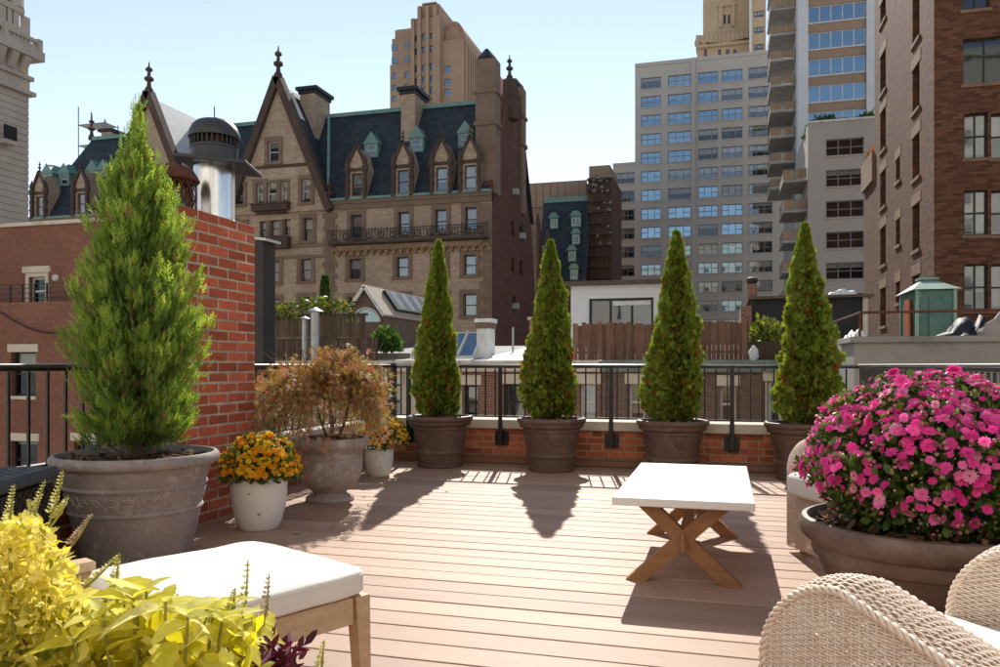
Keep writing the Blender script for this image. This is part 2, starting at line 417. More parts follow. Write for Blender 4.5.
# ---------------------------------------------------------------- scattering (foliage)
def frames(dirs, nrm=None, rg=RG):
    """rotation matrices whose y column is dirs and z column is near nrm (random when None)"""
    d = dirs / np.linalg.norm(dirs, axis=1, keepdims=True)
    if nrm is None: nrm = rg.normal(size=d.shape)
    x = np.cross(d, nrm); x /= np.linalg.norm(x, axis=1, keepdims=True) + 1e-9
    z = np.cross(x, d)
    return np.stack([x, d, z], axis=2)
def scatter(name, tv, tf, locs, rots, sizes, mat, parent=None, tint=None, kind='stuff', smooth=False):
    tv = np.asarray(tv, float); k = len(tv); n = len(locs); tf = np.asarray(tf, int); q = tf.shape[1]
    sz = np.asarray(sizes, float)
    if sz.ndim == 1: sz = np.repeat(sz[:, None], 3, 1)
    pts = np.einsum('nij,nkj->nki', rots, tv[None] * sz[:, None, :]) + np.asarray(locs)[:, None, :]
    fs = (tf[None] + (np.arange(n) * k)[:, None, None]).reshape(-1, q)
    me = bpy.data.meshes.new(name)
    me.vertices.add(n * k); me.vertices.foreach_set('co', pts.astype(np.float32).ravel())
    me.loops.add(fs.size); me.loops.foreach_set('vertex_index', fs.astype(np.int32).ravel())
    me.polygons.add(len(fs)); me.polygons.foreach_set('loop_start', np.arange(0, fs.size, q, dtype=np.int32))
    if smooth: me.polygons.foreach_set('use_smooth', np.ones(len(fs), bool))
    at = me.attributes.new('tint', 'FLOAT', 'POINT')
    if tint is None: tint = RG.random(n)
    at.data.foreach_set('value', np.repeat(np.asarray(tint, np.float32), k))
    me.materials.append(mat); me.update(calc_edges=True); me.validate()
    o = put(name, me, parent)
    if kind: o['kind'] = kind
    return o
def blades(spec):
    """flat leaf blades: list of (x,y,angle,length,width) -> diamond quads in the xy plane"""
    vs = []; fs = []
    for (x, y, a, l, w) in spec:
        dx, dy = math.sin(a), math.cos(a); n = len(vs); bend = 0.12 * l
        vs += [(x, y, 0), (x + dx * l * .45 + dy * w / 2, y + dy * l * .45 - dx * w / 2, bend * .6), (x + dx * l, y + dy * l, bend * .1),
               (x + dx * l * .45 - dy * w / 2, y + dy * l * .45 + dx * w / 2, bend * .6)]
        fs.append((n, n + 1, n + 2, n + 3))
    return vs, fs
SPRAY_FEATHER = blades([(0, 0, 0, 1, .10)] + [(0, .12 + .13 * i, (.62 - .05 * i) * (1 if i % 2 else -1), .42 - .035 * i, .085) for i in range(6)])
SPRAY_FAN = blades([(0, 0, a, 1 - .35 * abs(a), .24) for a in (-.95, -.5, 0, .5, .95)] + [(.0, .35, .75, .5, .2), (0, .35, -.75, .5, .2)])
LEAF2 = ([(0, 0, 0), (.28, .35, .05), (.22, .72, .02), (0, 1, -.08), (-.22, .72, .02), (-.28, .35, .05), (0, .45, -.04)],
         [(0, 1, 6, 5), (1, 2, 3, 6), (6, 3, 4, 5)])
MAPLE = blades([(0, 0, a, l, .13) for a, l in ((-1.15, .6), (-.6, .85), (0, 1), (.6, .85), (1.15, .6))])

def hemis(n, rg=RG):
    a = rg.random(n) * 2 * np.pi; z = rg.random(n); r = np.sqrt(1 - z * z)
    return np.stack([r * np.cos(a), r * np.sin(a), z], 1)
# ================================================================ THE SETTING
GZ = -17.0
MT['street'] = M('pale_bounce_concrete', (0.52, 0.49, 0.44), 0.9, (0.44, 0.41, 0.365), vs=0.08)  # hidden ground, kept pale so that it bounces sunlight upward
g = MB().quad((-1500, -1500, GZ), (1500, -1500, GZ), (1500, 1500, GZ), (-1500, 1500, GZ)).build('ground', MT['street'])
tag(g, kind='structure')

# the terrace: its own house below, the deck with every board
UL, UR, VN, VF = -3.40, 1.20, -1.6, 7.75
tb = thing('terrace_house', 'brick house under the roof terrace', 'building', (-1.1, 3.1, GZ))
MB().box(UL - .3, UR + .3, VN - 6, VF + .3, GZ, -.12).build('wall', MT['terrabrick'], tb, world=True)
MT['stucco_w'] = M('white_bounce_stucco', (0.80, 0.77, 0.71), 0.85, (0.76, 0.72, 0.65), vs=1.5, bump=.2, bs=40)
ph = MB(); phw = [(-2.6, -.6, .02, 2.2), (-.2, .9, .9, 2.2), (-2.4, -1.2, 3.9, 5.3), (-.4, .8, 3.9, 5.3)]  # unseen wall and its windows, added behind the camera to bounce sunlight
facade(ph, 'v+', VN - .02, UL - 4.3, UR + 4.3, -8, 7.2, phw, .15); shell(ph, UL - 4.3, UR + 4.3, VN - 6, VN - .021, -8, 7.2, 'b')
ph = ph.build('bounce_wall', MT['stucco_w'], tb, world=True)
for q in phw: window(tb, 'v+', VN - .02, *q, dep=.12, frame='fr_dark', glass='glass', cols=2, rows=1, fw=.07)
deck = MB().box(UL, UR, VN, VF, -.119, -.028).build('deck', MT['deck_under'])
tag(deck, kind='structure')
PITCH = 0.158
pm = MB().cbox(-(UR - UL) / 2, (UR - UL) / 2, 0, PITCH - .0075, -.026, 0, 0.003).mesh('plank', MT['deck'])
for i in range(int((VF - VN) / PITCH)):
    p = put('plank', pm, deck, ((UL + UR) / 2, VN + i * PITCH + random.uniform(-.0008, .0008), random.uniform(-.0012, .0008)))
    p.rotation_euler.z = random.uniform(-.0003, .0003)

# brick pieces shared by the parapet and the chimney
def brick_mesh(l, d, h, mat, s):
    random.seed(s); mb = MB().cbox(-l / 2, l / 2, -d / 2, d / 2, -h / 2, h / 2, 0.0035)
    mb.v = [(x + random.uniform(-.0012, .0012), y + random.uniform(-.0012, .0012), z + random.uniform(-.0012, .0012)) for x, y, z in mb.v]
    return mb.mesh('brick', mat)
def lay(parent, mesh, x, y, z, rz=0.0):
    o = put('brick', mesh, parent, (x, y, z), (random.uniform(-.012, .012), random.uniform(-.008, .008), rz + random.uniform(-.012, .012)))
    return o

# back parapet
CB, CTOP = 0.352, 0.444
par = thing('brick_parapet', 'low brick parapet with pale stone coping behind the four conifer pots', 'parapet', (-1.1, VF, 0))
MB().box(UL - .3, UR + .3, VF + .004, VF + .28, -.1, CB).build('mortar_core', MT['mortar_dk'], par, world=True)
rowh = (CB - .087) / 4
bs_ = [brick_mesh(.203, .09, rowh - .011, MT['brick_dk'], s) for s in (1, 2, 3)]
bh_ = [brick_mesh(.098, .09, rowh - .011, MT['brick_dk'], s) for s in (4, 5)]
random.seed(11)
for r in range(4):
    x = UL + (0.0 if r % 2 else -.155); k = 0
    while x < UR + .28:
        l = .203 if k % 2 == 0 else .098
        lay(par, random.choice(bs_ if k % 2 == 0 else bh_), x + l / 2 + 1.1, .045 + random.uniform(-.002, .002), .087 + rowh * (r + .5))
        x += l + .011; k += 1
for i in range(5):
    x0 = UL - .33 + i * 1.05; x1 = min(x0 + 1.046, UR + .33)
    MB().cbox(x0, x1, VF - .045, VF + .33, CB, CTOP, .008).build('coping_stone', MT['coping'], par, world=True)
MB().cbox(UL, UR, VF - .03, VF + .004, .002, .058, .004).cbox(UL, UR, VF - .018, VF + .004, .059, .085, .003).build('base_board', MT['base_board'], par, world=True)

def side_parapet(name, label, u0, u1, v0, v1):
    t = thing(name, label, 'parapet', ((u0 + u1) / 2, (v0 + v1) / 2, 0))
    MB().box(u0, u1, v0, v1, -.1, CB).build('wall', MT['terrabrick'], t, world=True)
    n = max(1, round((v1 - v0) / 1.05)); s = (v1 - v0) / n
    for i in range(n):
        MB().cbox(u0 - .04, u1 + .04, v0 + i * s, v0 + (i + 1) * s - .005, CB, CTOP, .008).build('coping_stone', MT['coping'], t, world=True)
    return t
side_parapet('brick_parapet', 'low brick parapet behind the bronze maple and the white pots', UL - .29, UL, 4.87, VF - .05)
side_parapet('brick_parapet', 'low brick parapet beside the dark storage box, at the left edge', UL - .29, UL, VN, 4.0)
side_parapet('brick_parapet', 'low brick parapet behind the pink chrysanthemums', UR, UR + .29, VN, VF - .05)

# iron railings: top rail, every picket, posts with fixing plates
def railing(label, ax, o, a0, a1, posts, inner, pitch=.103, cat='railing', ztop=1.0):
    mid = (a0 + a1) / 2
    t = thing('iron_railing', label, cat, (mid, o, 0) if ax == 'v' else (o, mid, 0))
    def bx(mb, s0, s1, w0, w1, z0, z1):
        return mb.box(s0, s1, w0, w1, z0, z1) if ax == 'v' else mb.box(w0, w1, s0, s1, z0, z1)
    rl = MB()
    if ax == 'v': rl.tube([(a0, o, ztop - .004), (a1, o, ztop - .004)], .0115, 12)
    else: rl.tube([(o, a0, ztop - .004), (o, a1, ztop - .004)], .0115, 12)
    rl.build('top_rail', MT['rail_cap'], t, smooth=True, world=True)
    bx(MB(), a0, a1, o - .011, o + .011, ztop - .031, ztop - .0155).build('flat_bar', MT['iron'], t, world=True)
    bx(MB(), a0, a1, o - .012, o + .012, .475, .487).build('bottom_rail', MT['iron'], t, world=True)
    pk = MB().box(-.0065, .0065, -.0065, .0065, .487, ztop - .033).mesh('picket', MT['iron'])
    n = int((a1 - a0) / pitch)
    for i in range(1, n):
        s = a0 + (a1 - a0) * i / n - mid
        put('picket', pk, t, (s, 0, 0) if ax == 'v' else (0, s, 0))
    for s in posts:
        w = inner; po = MB()
        # a flat post from its plate on the brick face straight up to the rail
        if ax == 'v': po.cbox(s - .02, s + .02, w - .075, w - .06, .2, ztop - .02, .002)
        else:
            sg = 1 if w > o else -1
            xa, xb = sorted((w + sg * .06, w + sg * .075)); po.cbox(xa, xb, s - .02, s + .02, .2, ztop - .02, .002)
        p_ = po.build('post', MT['iron'], t, world=True)
        pl = MB()
        if ax == 'v':
            pl.cbox(s - .07, s + .07, w - .012, w - .001, .185, .325, .003)
            pl.box(s - .025, s + .025, w - .06, w - .012, .205, .30)
            for dx in (-.05, .05):
                for dz in (.205, .305): pl.lathe([(.008, 0), (.006, .006)], 6, (s + dx, w - .018, dz - .003))
        else:
            sg = 1 if w > o else -1
            xa, xb = sorted((w + sg * .001, w + sg * .012)); pl.box(xa, xb, s - .07, s + .07, .185, .325)
            xa, xb = sorted((w + sg * .012, w + sg * .06)); pl.box(xa, xb, s - .025, s + .025, .205, .30)
        pl.build('plate', MT['iron'], p_, world=True)
    return t
MT['rail_cap'] = M('glint_metal_rail', (0.30, 0.30, 0.30), 0.32, vs=9, var=.2, metal=.85)  # lighter grey metal than the iron, chosen for the sun glint
vback = VF - .03
pb = [onV(x, 400, VF)[0] for x in (502, 612, 732)]
railing('long iron railing on the back parapet behind the conifer pots', 'v', vback, UL + .03, UR - .03, pb + [pb[0] - 1.0], VF)
railing('iron railing behind the bronze maple, between brick chimney and corner', 'u', UL + .03, 4.87, VF - .03, [5.6, 6.8], UL)
railing('iron railing left of the tall juniper, behind the storage box', 'u', UL + .03, VN, 4.0, [1.2, 2.2], UL, pitch=.115)
railing('iron railing with close pickets behind the pink chrysanthemums', 'u', UR - .03, VN, VF - .03, [3.0, 5.0], UR, pitch=.09)
cp = MB().cbox(UL - .01, UL + .07, VF - .07, VF + .01, CTOP, 1.02, .004).build('railing_post', MT['iron'])
tag(cp, 'thick iron corner post beside the leftmost slim conifer', 'post')

# the chimney: every brick of the two faces towards the deck
CU0, CU1, CV0, CV1, CH = -3.55, -3.15, 4.02, 4.85, 0.068
NC = 29
chim = thing('brick_chimney', 'tall red brick chimney stack beside the potted juniper', 'chimney', ((CU0 + CU1) / 2, (CV0 + CV1) / 2, 0))
co = chim.location
MB().box(CU0 + .004, CU1 - .004, CV0 + .004, CV1 - .004, -.03, NC * CH - .006).build('mortar_core', MT['mortar'], chim, world=True)
bst = [brick_mesh(.193, .095, CH - .014, MT['brick'], s) for s in (21, 22, 23, 24)]
bhd = [brick_mesh(.089, .095, CH - .014, MT['brick'], s) for s in (25, 26)]
random.seed(5)
st = (CV1 - CV0) / 4
for r in range(NC):
    z = CH * (r + .5)
    if r % 2 == 0: cells = [(CV0 + st * (i + .5), 1) for i in range(4)]
    else: cells = [(CV0 + st * .25, 0)] + [(CV0 + st * (i + 1), 1) for i in range(3)] + [(CV1 - st * .25, 0)]
    for (y, full) in cells:
        lay(chim, random.choice(bst if full else bhd), CU1 - .0475 - co.x + random.uniform(-.002, .002), y - co.y, z, R(90))
    xs = [(CU0 + .1, 1), (CU0 + .25, 0)] if r % 2 else [(CU0 + .05, 0), (CU0 + .2, 1)]
    for (x, full) in xs:
        lay(chim, random.choice(bst if full else bhd), x - co.x, CV0 + .0475 - co.y, z)
    # the two far faces, out of the photo's sight, as plain courses
rest = MB()
for r in range(NC):
    rest.box(CU0, CU0 + .05, CV0 + .1, CV1, r * CH + .005, (r + 1) * CH - .006); rest.box(CU0 + .06, CU1 - .1, CV1 - .05, CV1, r * CH + .005, (r + 1) * CH - .006)
o = rest.build('brickwork', MT['brick'], chim, world=True); o['kind'] = 'stuff'

# silver flue with its black exhaust fan, and the rusty spark cage
MT['steel'] = M('galvanised_flue', (0.72, 0.72, 0.73), 0.22, (0.5, 0.5, 0.52), vs=5, metal=1.0, stretch=(1, 1, .2), bump=0.12, bs=7, bd=0.01)
MT['fan_black'] = M('black_fan_paint', (0.035, 0.037, 0.042), 0.42, vs=6, bump=.05, bs=40)
MT['rust'] = M('rusty_steel', (0.13, 0.042, 0.022), 0.9, (0.07, 0.025, 0.015), vs=14, bump=.3, bs=60)
ztop = NC * CH
f = thing('exhaust_flue', 'silver metal flue with black domed exhaust fan on the brick chimney', 'flue', (-3.36, 4.68, ztop))
prof = [(.142, 0), (.142, .015), (.137, .02)] + [(.137, .02 + .36 * i / 6) for i in range(1, 7)]
MB().lathe(prof, 40).build('flue_pipe', MT['steel'], f, smooth=True)
MB().bar((.139, .02, .02), (.139, .02, .38), .02, .004, up=(0, 1, 0)).build('seam', MT['steel'], f)
pl = MB().cbox(-.235, .235, -.235, .235, .382, .408, .004); q = pl.build('flange', MT['fan_black'], f); q.rotation_euler = (R(2), R(5), R(20))
MB().lathe([(.15, .41), (.155, .45), (.155, .50), (.16, .503), (.16, .515), (.15, .52), (.15, .523)], 36).build('fan_drum', MT['fan_black'], f, smooth=True)
MB().lathe([(.125, .523), (.125, .575)], 24).build('motor_core', MT['rust'], f, smooth=True)
sl_ = MB().box(-.004, .004, -.012, .012, .523, .575).mesh('louvre', MT['fan_black'])
for i in range(30):
    a = 2 * math.pi * i / 30; put('louvre', sl_, f, (.146 * math.cos(a), .146 * math.sin(a), 0), (0, 0, a + R(90)))
MB().lathe([(.155, .575), (.17, .577), (.172, .59), (.165, .62), (.148, .66), (.118, .69), (.10, .697), (0.0, .70)], 40, cap=False).build('dome', MT['fan_black'], f, smooth=True)
MB().tube([(0, 0, .70), (.0, 0, .80)], .004).box(-.03, .02, -.004, .004, .70, .725).build('pin', MT['fan_black'], f)
k = thing('spark_cage', 'rusty round wire cage with conical cap on the chimney', 'chimney cap', (-3.39, 4.29, ztop))
w = MB()
for i in range(18):
    for sgn in (1, -1):
        pts = []
        for j in range(5):
            a = 2 * math.pi * i / 18 + sgn * j * .175; pts.append((.145 * math.cos(a), .145 * math.sin(a), .01 + .2 * j / 4))
        w.tube(pts, .0035, 4)
o = w.build('wire_mesh', MT['rust'], k); o['kind'] = 'stuff'
MB().lathe([(.15, .0), (.15, .02)], 28, cap=False).lathe([(.16, .2), (.165, .205), (.163, .215), (.16, .218)], 28, cap=False).build('hoop', MT['rust'], k, smooth=True)
MB().lathe([(.165, .212), (.15, .24), (.12, .285), (.08, .30), (0, .305)], 28, cap=False).build('cap', MT['rust'], k, smooth=True)
MT['green_plastic'] = M('green_plastic', (0.03, 0.25, 0.08), 0.4)
MB().lathe([(.0, .0), (.06, .0), (.055, .018), (.03, .022), (0, .023)], 20, cap=False).build('flue_lid', MT['green_plastic'], None, smooth=True)
o = COL.objects['flue_lid']; o.location = (-3.24, 4.12, ztop); tag(o, 'small round green lid on the chimney edge by the rusty cage', 'lid')
# ================================================================ BUILDINGS, far to near
MT['dak_wall'] = brickmat('buff_brick', (0.62, 0.465, 0.325), (0.42, 0.285, 0.185), (0.45, 0.345, 0.255), w=.5, h=.17, ms=.02, dirt=.55, dscale=.3, bump=.2, patch=(0.58, 0.45, 0.33))
MT['dak_stone'] = M('brownstone', (0.25, 0.17, 0.118), 0.85, (0.185, 0.12, 0.083), vs=.8, bump=.3, bs=6, bd=.05)
MT['dak_dark'] = M('sooty_brownstone', (0.105, 0.066, 0.047), 0.85, vs=1, bump=.3, bs=5, bd=.05)
MT['dak_side'] = brickmat('dark_red_brick', (0.19, 0.085, 0.062), (0.105, 0.044, 0.033), (0.14, 0.085, 0.066), w=.6, h=.2, ms=.02, dirt=.55, dscale=.25, bump=.2, patch=(0.17, 0.10, 0.075))
MT['slate'] = brickmat('roof_slate', (0.055, 0.07, 0.08), (0.028, 0.038, 0.046), (0.02, 0.027, 0.033), w=.45, h=.36, ms=.02, dirt=.4, dscale=.25, rough=.6, bump=.4)
MT['copper'] = M('green_copper', (0.20, 0.33, 0.28), 0.6, (0.12, 0.23, 0.20), vs=1.5)
MT['tarp'] = M('pale_roof_sheet', (0.72, 0.70, 0.66), 0.7, (0.6, 0.57, 0.52), vs=1.2)
MT['dak_iron'] = M('balcony_iron', (0.022, 0.02, 0.02), 0.5)

# ---- the gabled apartment house
VD = 70.0
def du(x): return onV(x, 200, VD)[0]
U_L, U_R = du(29), du(492)
EAVE = onV(410, 197, VD)[1]; RIDGE_V = VD + 5.6
dk = thing('gabled_apartment_house', 'tan brick apartment house with steep slate roof, gables and dormers', 'building', ((U_L + U_R) / 2, VD, GZ))
wins = []   # (x0,x1,y0,y1) in the photo, on the front
def wrect(xc, w, y0, y1): return rectV(xc - w / 2, xc + w / 2, y0, y1, VD)
main_w = []
for xc, dy in ((356.5, 0), (404, -3), (441, -5.5), (471, -7.5)): main_w.append(wrect(xc, 11.5, 215 + dy, 238 + dy))
for xc, dy in ((355, 0), (402.5, -2), (440, -3), (470, -4)): main_w.append(wrect(xc, 12, 259 + dy, 279 + dy))
for xc, dy in ((355, 0), (402.5, -1), (440, -2), (470, -3)): main_w.append(wrect(xc, 13, 297 + dy, 319 + dy))
PU = [(du(232), du(330)), (du(232) - 15.3, du(330) - 15.3)]     # the two gable pavilions
pav_w = []
pav_w.append(wrect(275.5, 11, 142, 163))
pav_w += [wrect(262, 7, 184, 205), wrect(274, 10, 183, 205), wrect(286, 7, 182, 204)]
pav_w += [wrect(308, 9, 180, 203), wrect(241, 9, 187, 205)]
pav_w += [wrect(263, 7, 221, 237), wrect(275, 10, 220, 236), wrect(287, 7, 219, 235), wrect(308, 10, 218, 241), wrect(241, 9, 224, 240)]
pav_w += [wrect(306, 11, 259, 281), wrect(274, 11, 261, 283), wrect(246, 11, 263, 284), wrect(306, 12, 297, 318), wrect(274, 12, 299, 320)]
wall = MB()
segs = [(U_L, PU[1][0]), (PU[1][1], PU[0][0]), (PU[0][1], U_R)]
facade(wall, 'v', VD, U_L, U_R, GZ, EAVE, main_w + [q for q in pav_w if q[3] < EAVE] + [(q[0] - 15.3, q[1] - 15.3, q[2], q[3]) for q in pav_w if q[3] < EAVE], .3)
shell(wall, U_L, U_R, VD, VD + 18, GZ, EAVE, 'frt')
wall.build('front_wall', MT['dak_wall'], dk, world=True)
rg2 = random.Random(3)
for q in main_w + [q for q in pav_w if q[3] < EAVE]:
    window(dk, 'v', VD, *q, dep=.3, frame='fr_brown', glass='glass', cols=1, rows=2, fw=.1, blind=rg2.choice([0, .5, .5, .9, .9]))
for q in main_w + pav_w[9:]: surround_obj(dk, 'v', VD, *q, 'dak_stone', w=.38, out=.12, sill=.25)
s_ = pav_w[1]; e_ = pav_w[3]
for (a, b) in ((pav_w[6], pav_w[7]), (pav_w[7], pav_w[8])): MB().box(a[1], b[0], VD - .10, VD + .05, a[2], a[3]).build('mullion', MT['dak_stone'], dk, world=True)
for (y, h) in ((245, .35), (256.5, .25)):
    z = onV(280, y, VD)[1]; MB().box(PU[0][0], PU[0][1] + .01, VD - .14, VD + .05, z - h, z).build('string_course', MT['dak_stone'], dk, world=True)
z4 = onV(410, 250, VD)[1]
MB().box(PU[0][1] + .02, U_R, VD - .10, VD + .05, z4 - .1, z4 + .12).build('string_course', MT['dak_stone'], dk, world=True)
for uu in (PU[0][0], PU[0][1], U_R - .4):
    z = -2.0; k = 0
    while z < EAVE - 1.4:
        wq = .75 if k % 2 else .5; trimpiece(dk, 'quoin', 'v', VD, uu - wq, uu + (wq if uu != U_R - .4 else .38), z, z + .52, .11, 'dak_stone'); z += .6; k += 1
# bay balconet under the triple window
by = MB(); zb = pav_w[1][2]
by.box(s_[0] - .3, e_[1] + .3, VD - .9, VD + .02, zb - .75, zb - .15); by.box(s_[0] - .4, e_[1] + .4, VD - 1.0, VD + .02, zb - .14, zb)
by.box(s_[0] + .1, e_[1] - .1, VD - .55, VD + .02, zb - 1.0, zb - .76)
by.build('bay_balcony', MT['dak_dark'], dk, world=True)
by = MB(); zb2 = pav_w[6][2]; by.box(s_[0] - .2, e_[1] + .2, VD - .8, VD + .02, zb2 - 1.3, zb2 - .1); by.build('window_box', MT['dak_dark'], dk, world=True)
# eaves cornice
for (a, b) in segs:
    MB().prism([(VD - .22, EAVE - .85), (VD - .22, EAVE - .36), (VD - .35, EAVE - .34), (VD - .35, EAVE), (VD + .3, EAVE), (VD + .3, EAVE - .85)], 'x', a, b).build('eaves_cornice', MT['dak_stone'], dk, world=True)
    MB().box(a, b, VD - .5, VD - .1, EAVE + .002, EAVE + .22).build('copper_gutter', MT['copper'], dk, world=True)
# main roof
RZ = onV(400, 111, RIDGE_V)[1]
rf = MB()
rf.poly([(U_L, VD - .2, EAVE + .1), (U_R - .3, VD - .2, EAVE + .1), (U_R - .3, RIDGE_V, RZ), (U_L + 3.2, RIDGE_V, RZ)])
rf.poly([(U_L, VD + 18, EAVE + .1), (U_L + 3.2, VD + 13, RZ), (U_R - .3, VD + 13, RZ), (U_R - .3, VD + 18, EAVE + .1)])
rf.poly([(U_L, VD - .2, EAVE + .1), (U_L + 3.2, RIDGE_V, RZ), (U_L + 3.2, VD + 13, RZ), (U_L, VD + 18, EAVE + .1)])
rf.poly([(U_L + 3.2, RIDGE_V, RZ), (U_R - .3, RIDGE_V, RZ), (U_R - .3, VD + 13, RZ), (U_L + 3.2, VD + 13, RZ)])
roof = rf.build('roof', MT['slate'], dk, world=True)
MB().box(U_L + 3.2, U_R - .5, RIDGE_V - .25, RIDGE_V + .25, RZ - .1, RZ + .3).build('ridge_copper', MT['copper'], roof, world=True)
def roof_v(z): return VD - .2 + (z - EAVE - .1) / (RZ - EAVE - .1) * (RIDGE_V - VD + .2)
# pavilions: gable wall, copings, roof, finial
def finial(mb, x, y, z, s=1.0, m=0):
    mb.lathe([(.45 * s, 0), (.45 * s, .5 * s), (.25 * s, .8 * s), (.2 * s, 1.3 * s), (.5 * s, 1.5 * s), (.5 * s, 1.75 * s), (.2 * s, 1.95 * s), (.16 * s, 2.4 * s), (.38 * s, 2.55 * s), (.38 * s, 2.75 * s), (.1 * s, 3.0 * s), (.05, 3.5 * s)], 8, (x, y, z), m)
APEX = onV(276, 84, VD)[1]
for k, (a, b) in enumerate(PU):
    c = (a + b) / 2; gz = EAVE - .2; off = -15.3 * k
    gw = MB(); vf = VD - .32
    ops = [(q[0] + off, q[1] + off, q[2], q[3]) for q in pav_w if q[3] >= EAVE]
    # gable sheet as stacked strips so that the attic window stays open
    zs = sorted({EAVE - .8, APEX, *[q[2] for q in ops], *[q[3] for q in ops], *np.linspace(EAVE, APEX, 9)})
    half = (b - a) / 2
    def hw(z): return half * min(1, max(0, (APEX - z) / (APEX - EAVE)))
    for i in range(len(zs) - 1):
        z0, z1 = zs[i], zs[i + 1]; row = [q for q in ops if q[2] <= z0 + 1e-6 and q[3] >= z1 - 1e-6]
        row.sort(); e0, e1 = c - hw(z0), c - hw(z1)
        for q in row: gw.poly([(e0, vf, z0), (q[0], vf, z0), (q[0], vf, z1), (e1, vf, z1)]); e0 = e1 = q[1]
        gw.poly([(e0, vf, z0), (c + hw(z0), vf, z0), (c + hw(z1), vf, z1), (e1, vf, z1)])
    for q in ops:
        for (x0, x1, z0, z1) in ((q[0], q[0], q[2], q[3]), (q[1], q[1], q[2], q[3])): gw.quad((x0, vf, z0), (x0, vf + .6, z0), (x0, vf + .6, z1), (x0, vf, z1))
        gw.quad((q[0], vf, q[2]), (q[1], vf, q[2]), (q[1], vf + .6, q[2]), (q[0], vf + .6, q[2])); gw.quad((q[0], vf, q[3]), (q[1], vf, q[3]), (q[1], vf + .6, q[3]), (q[0], vf + .6, q[3]))
        window(dk, 'v', vf, *q, dep=.25, frame='fr_white', rows=2, fw=.1, blind=rg2.choice([.3, .5, .8]))
    gw.build('gable_wall', MT['dak_wall'], dk, world=True)
    t2 = MB()
    for q in ops:
        if q[1] - q[0] > .75 or True: surround_obj(dk, 'v', vf, *q, 'dak_stone', w=.2 if abs((q[0] + q[1]) / 2 - c) < 1.6 and q[2] < EAVE + 2 else .38, out=.12, sill=.25)
    zz = onV(276, 164, VD)[1]; t2.box(c - hw(zz), c + hw(zz), vf - .1, vf + .02, zz - .5, zz - .2)
    for sg in (-1, 1):
        p0 = Vector((c + sg * (half + .25), vf, EAVE - .9)); p1 = Vector((c, vf, APEX + .45))
        t2.bar(p0, p1, 1.0, .75, up=(sg, 0, .3))
        finial(t2, c + sg * (half + .1), vf, EAVE - .6, .8)
    t2.build('gable_coping', MT['dak_dark'], dk, world=True)
    fn = MB(); finial(fn, c, vf, APEX + .3, .95); fn.build('finial', MT['dak_dark'], dk, world=True)
    rr = MB(); ve = VD + 9
    rr.poly([(c - half, vf + .2, EAVE), (c, vf + .2, APEX), (c, ve, APEX), (c - half, ve, EAVE)])
    r2 = MB().poly([(c + half, vf + .2, EAVE), (c + half, ve, EAVE), (c, ve, APEX), (c, vf + .2, APEX)])
    rr.build('gable_roof', MT['slate'], dk, world=True); r2.build('gable_roof', MT['tarp'] if k == 1 else MT['slate'], dk, world=True)
    if k == 0:
        MB().bar((c + half * .98, VD - .2, EAVE + .3), (c + half * .45, roof_v(RZ) - .1, RZ), .28, .2).build('valley_copper', MT['copper'], dk, world=True)
        MB().poly([(c + .15, vf + .5, APEX - .2), (c + 1.6, vf + .55, APEX - 3.3), (c + 1.6, vf + 2.4, APEX - 3.25), (c + .15, vf + 2.4, APEX - .15)]).build('roof_sheet', MT['tarp'], dk, world=True)
# stone dormers on the eaves, small copper dormers above
def stone_dormer(uc):
    zb = EAVE; w = 1.02; vf = VD - .25
    d = MB()
    o0 = (uc - .55, uc + .55, zb + .35, zb + 2.55)
    facade(d, 'v', vf, uc - w, uc + w, zb, zb + 3.0, [o0], .2)
    d.quad((uc - w, vf, zb), (uc - w, vf + 3, zb), (uc - w, vf + 3, zb + 3), (uc - w, vf, zb + 3)); d.quad((uc + w, vf, zb), (uc + w, vf + 3, zb), (uc + w, vf + 3, zb + 3), (uc + w, vf, zb + 3))
    d.poly([(uc - w, vf, zb + 3), (uc + w, vf, zb + 3), (uc + .1, vf, zb + 5.1), (uc - .1, vf, zb + 5.1)])
    for sg in (-1, 1): d.poly([(uc + sg * w, vf, zb + 3), (uc + sg * w, vf + 3, zb + 3), (uc, vf + 3, zb + 5.1), (uc, vf, zb + 5.1)])
    do = d.build('dormer', MT['dak_wall'], dk, world=True)
    e = MB()
    for sg in (-1, 1):
        e.lathe([(.28, 0), (.22, .1), (.22, 2.6), (.3, 2.7), (.3, 3.1), (.2, 3.2), (.26, 3.6), (.06, 4.1), (.03, 4.3)], 10, (uc + sg * (w - .1), vf - .15, zb + .05))
        for zz in (.9, 1.75): e.lathe([(.27, 0), (.27, .22)], 10, (uc + sg * (w - .1), vf - .15, zb + zz))
        e.bar((uc + sg * (w + .1), vf - .06, zb + 3.0), (uc, vf - .06, zb + 5.3), .3, .24, up=(sg, 0, .4))
    e.box(uc - w, uc + w, vf - .12, vf + .02, zb + 2.75, zb + 3.05); finial(e, uc, vf, zb + 5.1, .36)
    e.build('dormer_stonework', MT['dak_dark'], do, world=True)
    window(dk, 'v', vf, *o0, dep=.2, frame='fr_brown', rows=2, fw=.1, blind=rg2.choice([0, .5, .6, .9]))
for xc in (358, 404, 442.5, 471): stone_dormer(du(xc))
for xc in (41.5, 83): stone_dormer(du(xc))
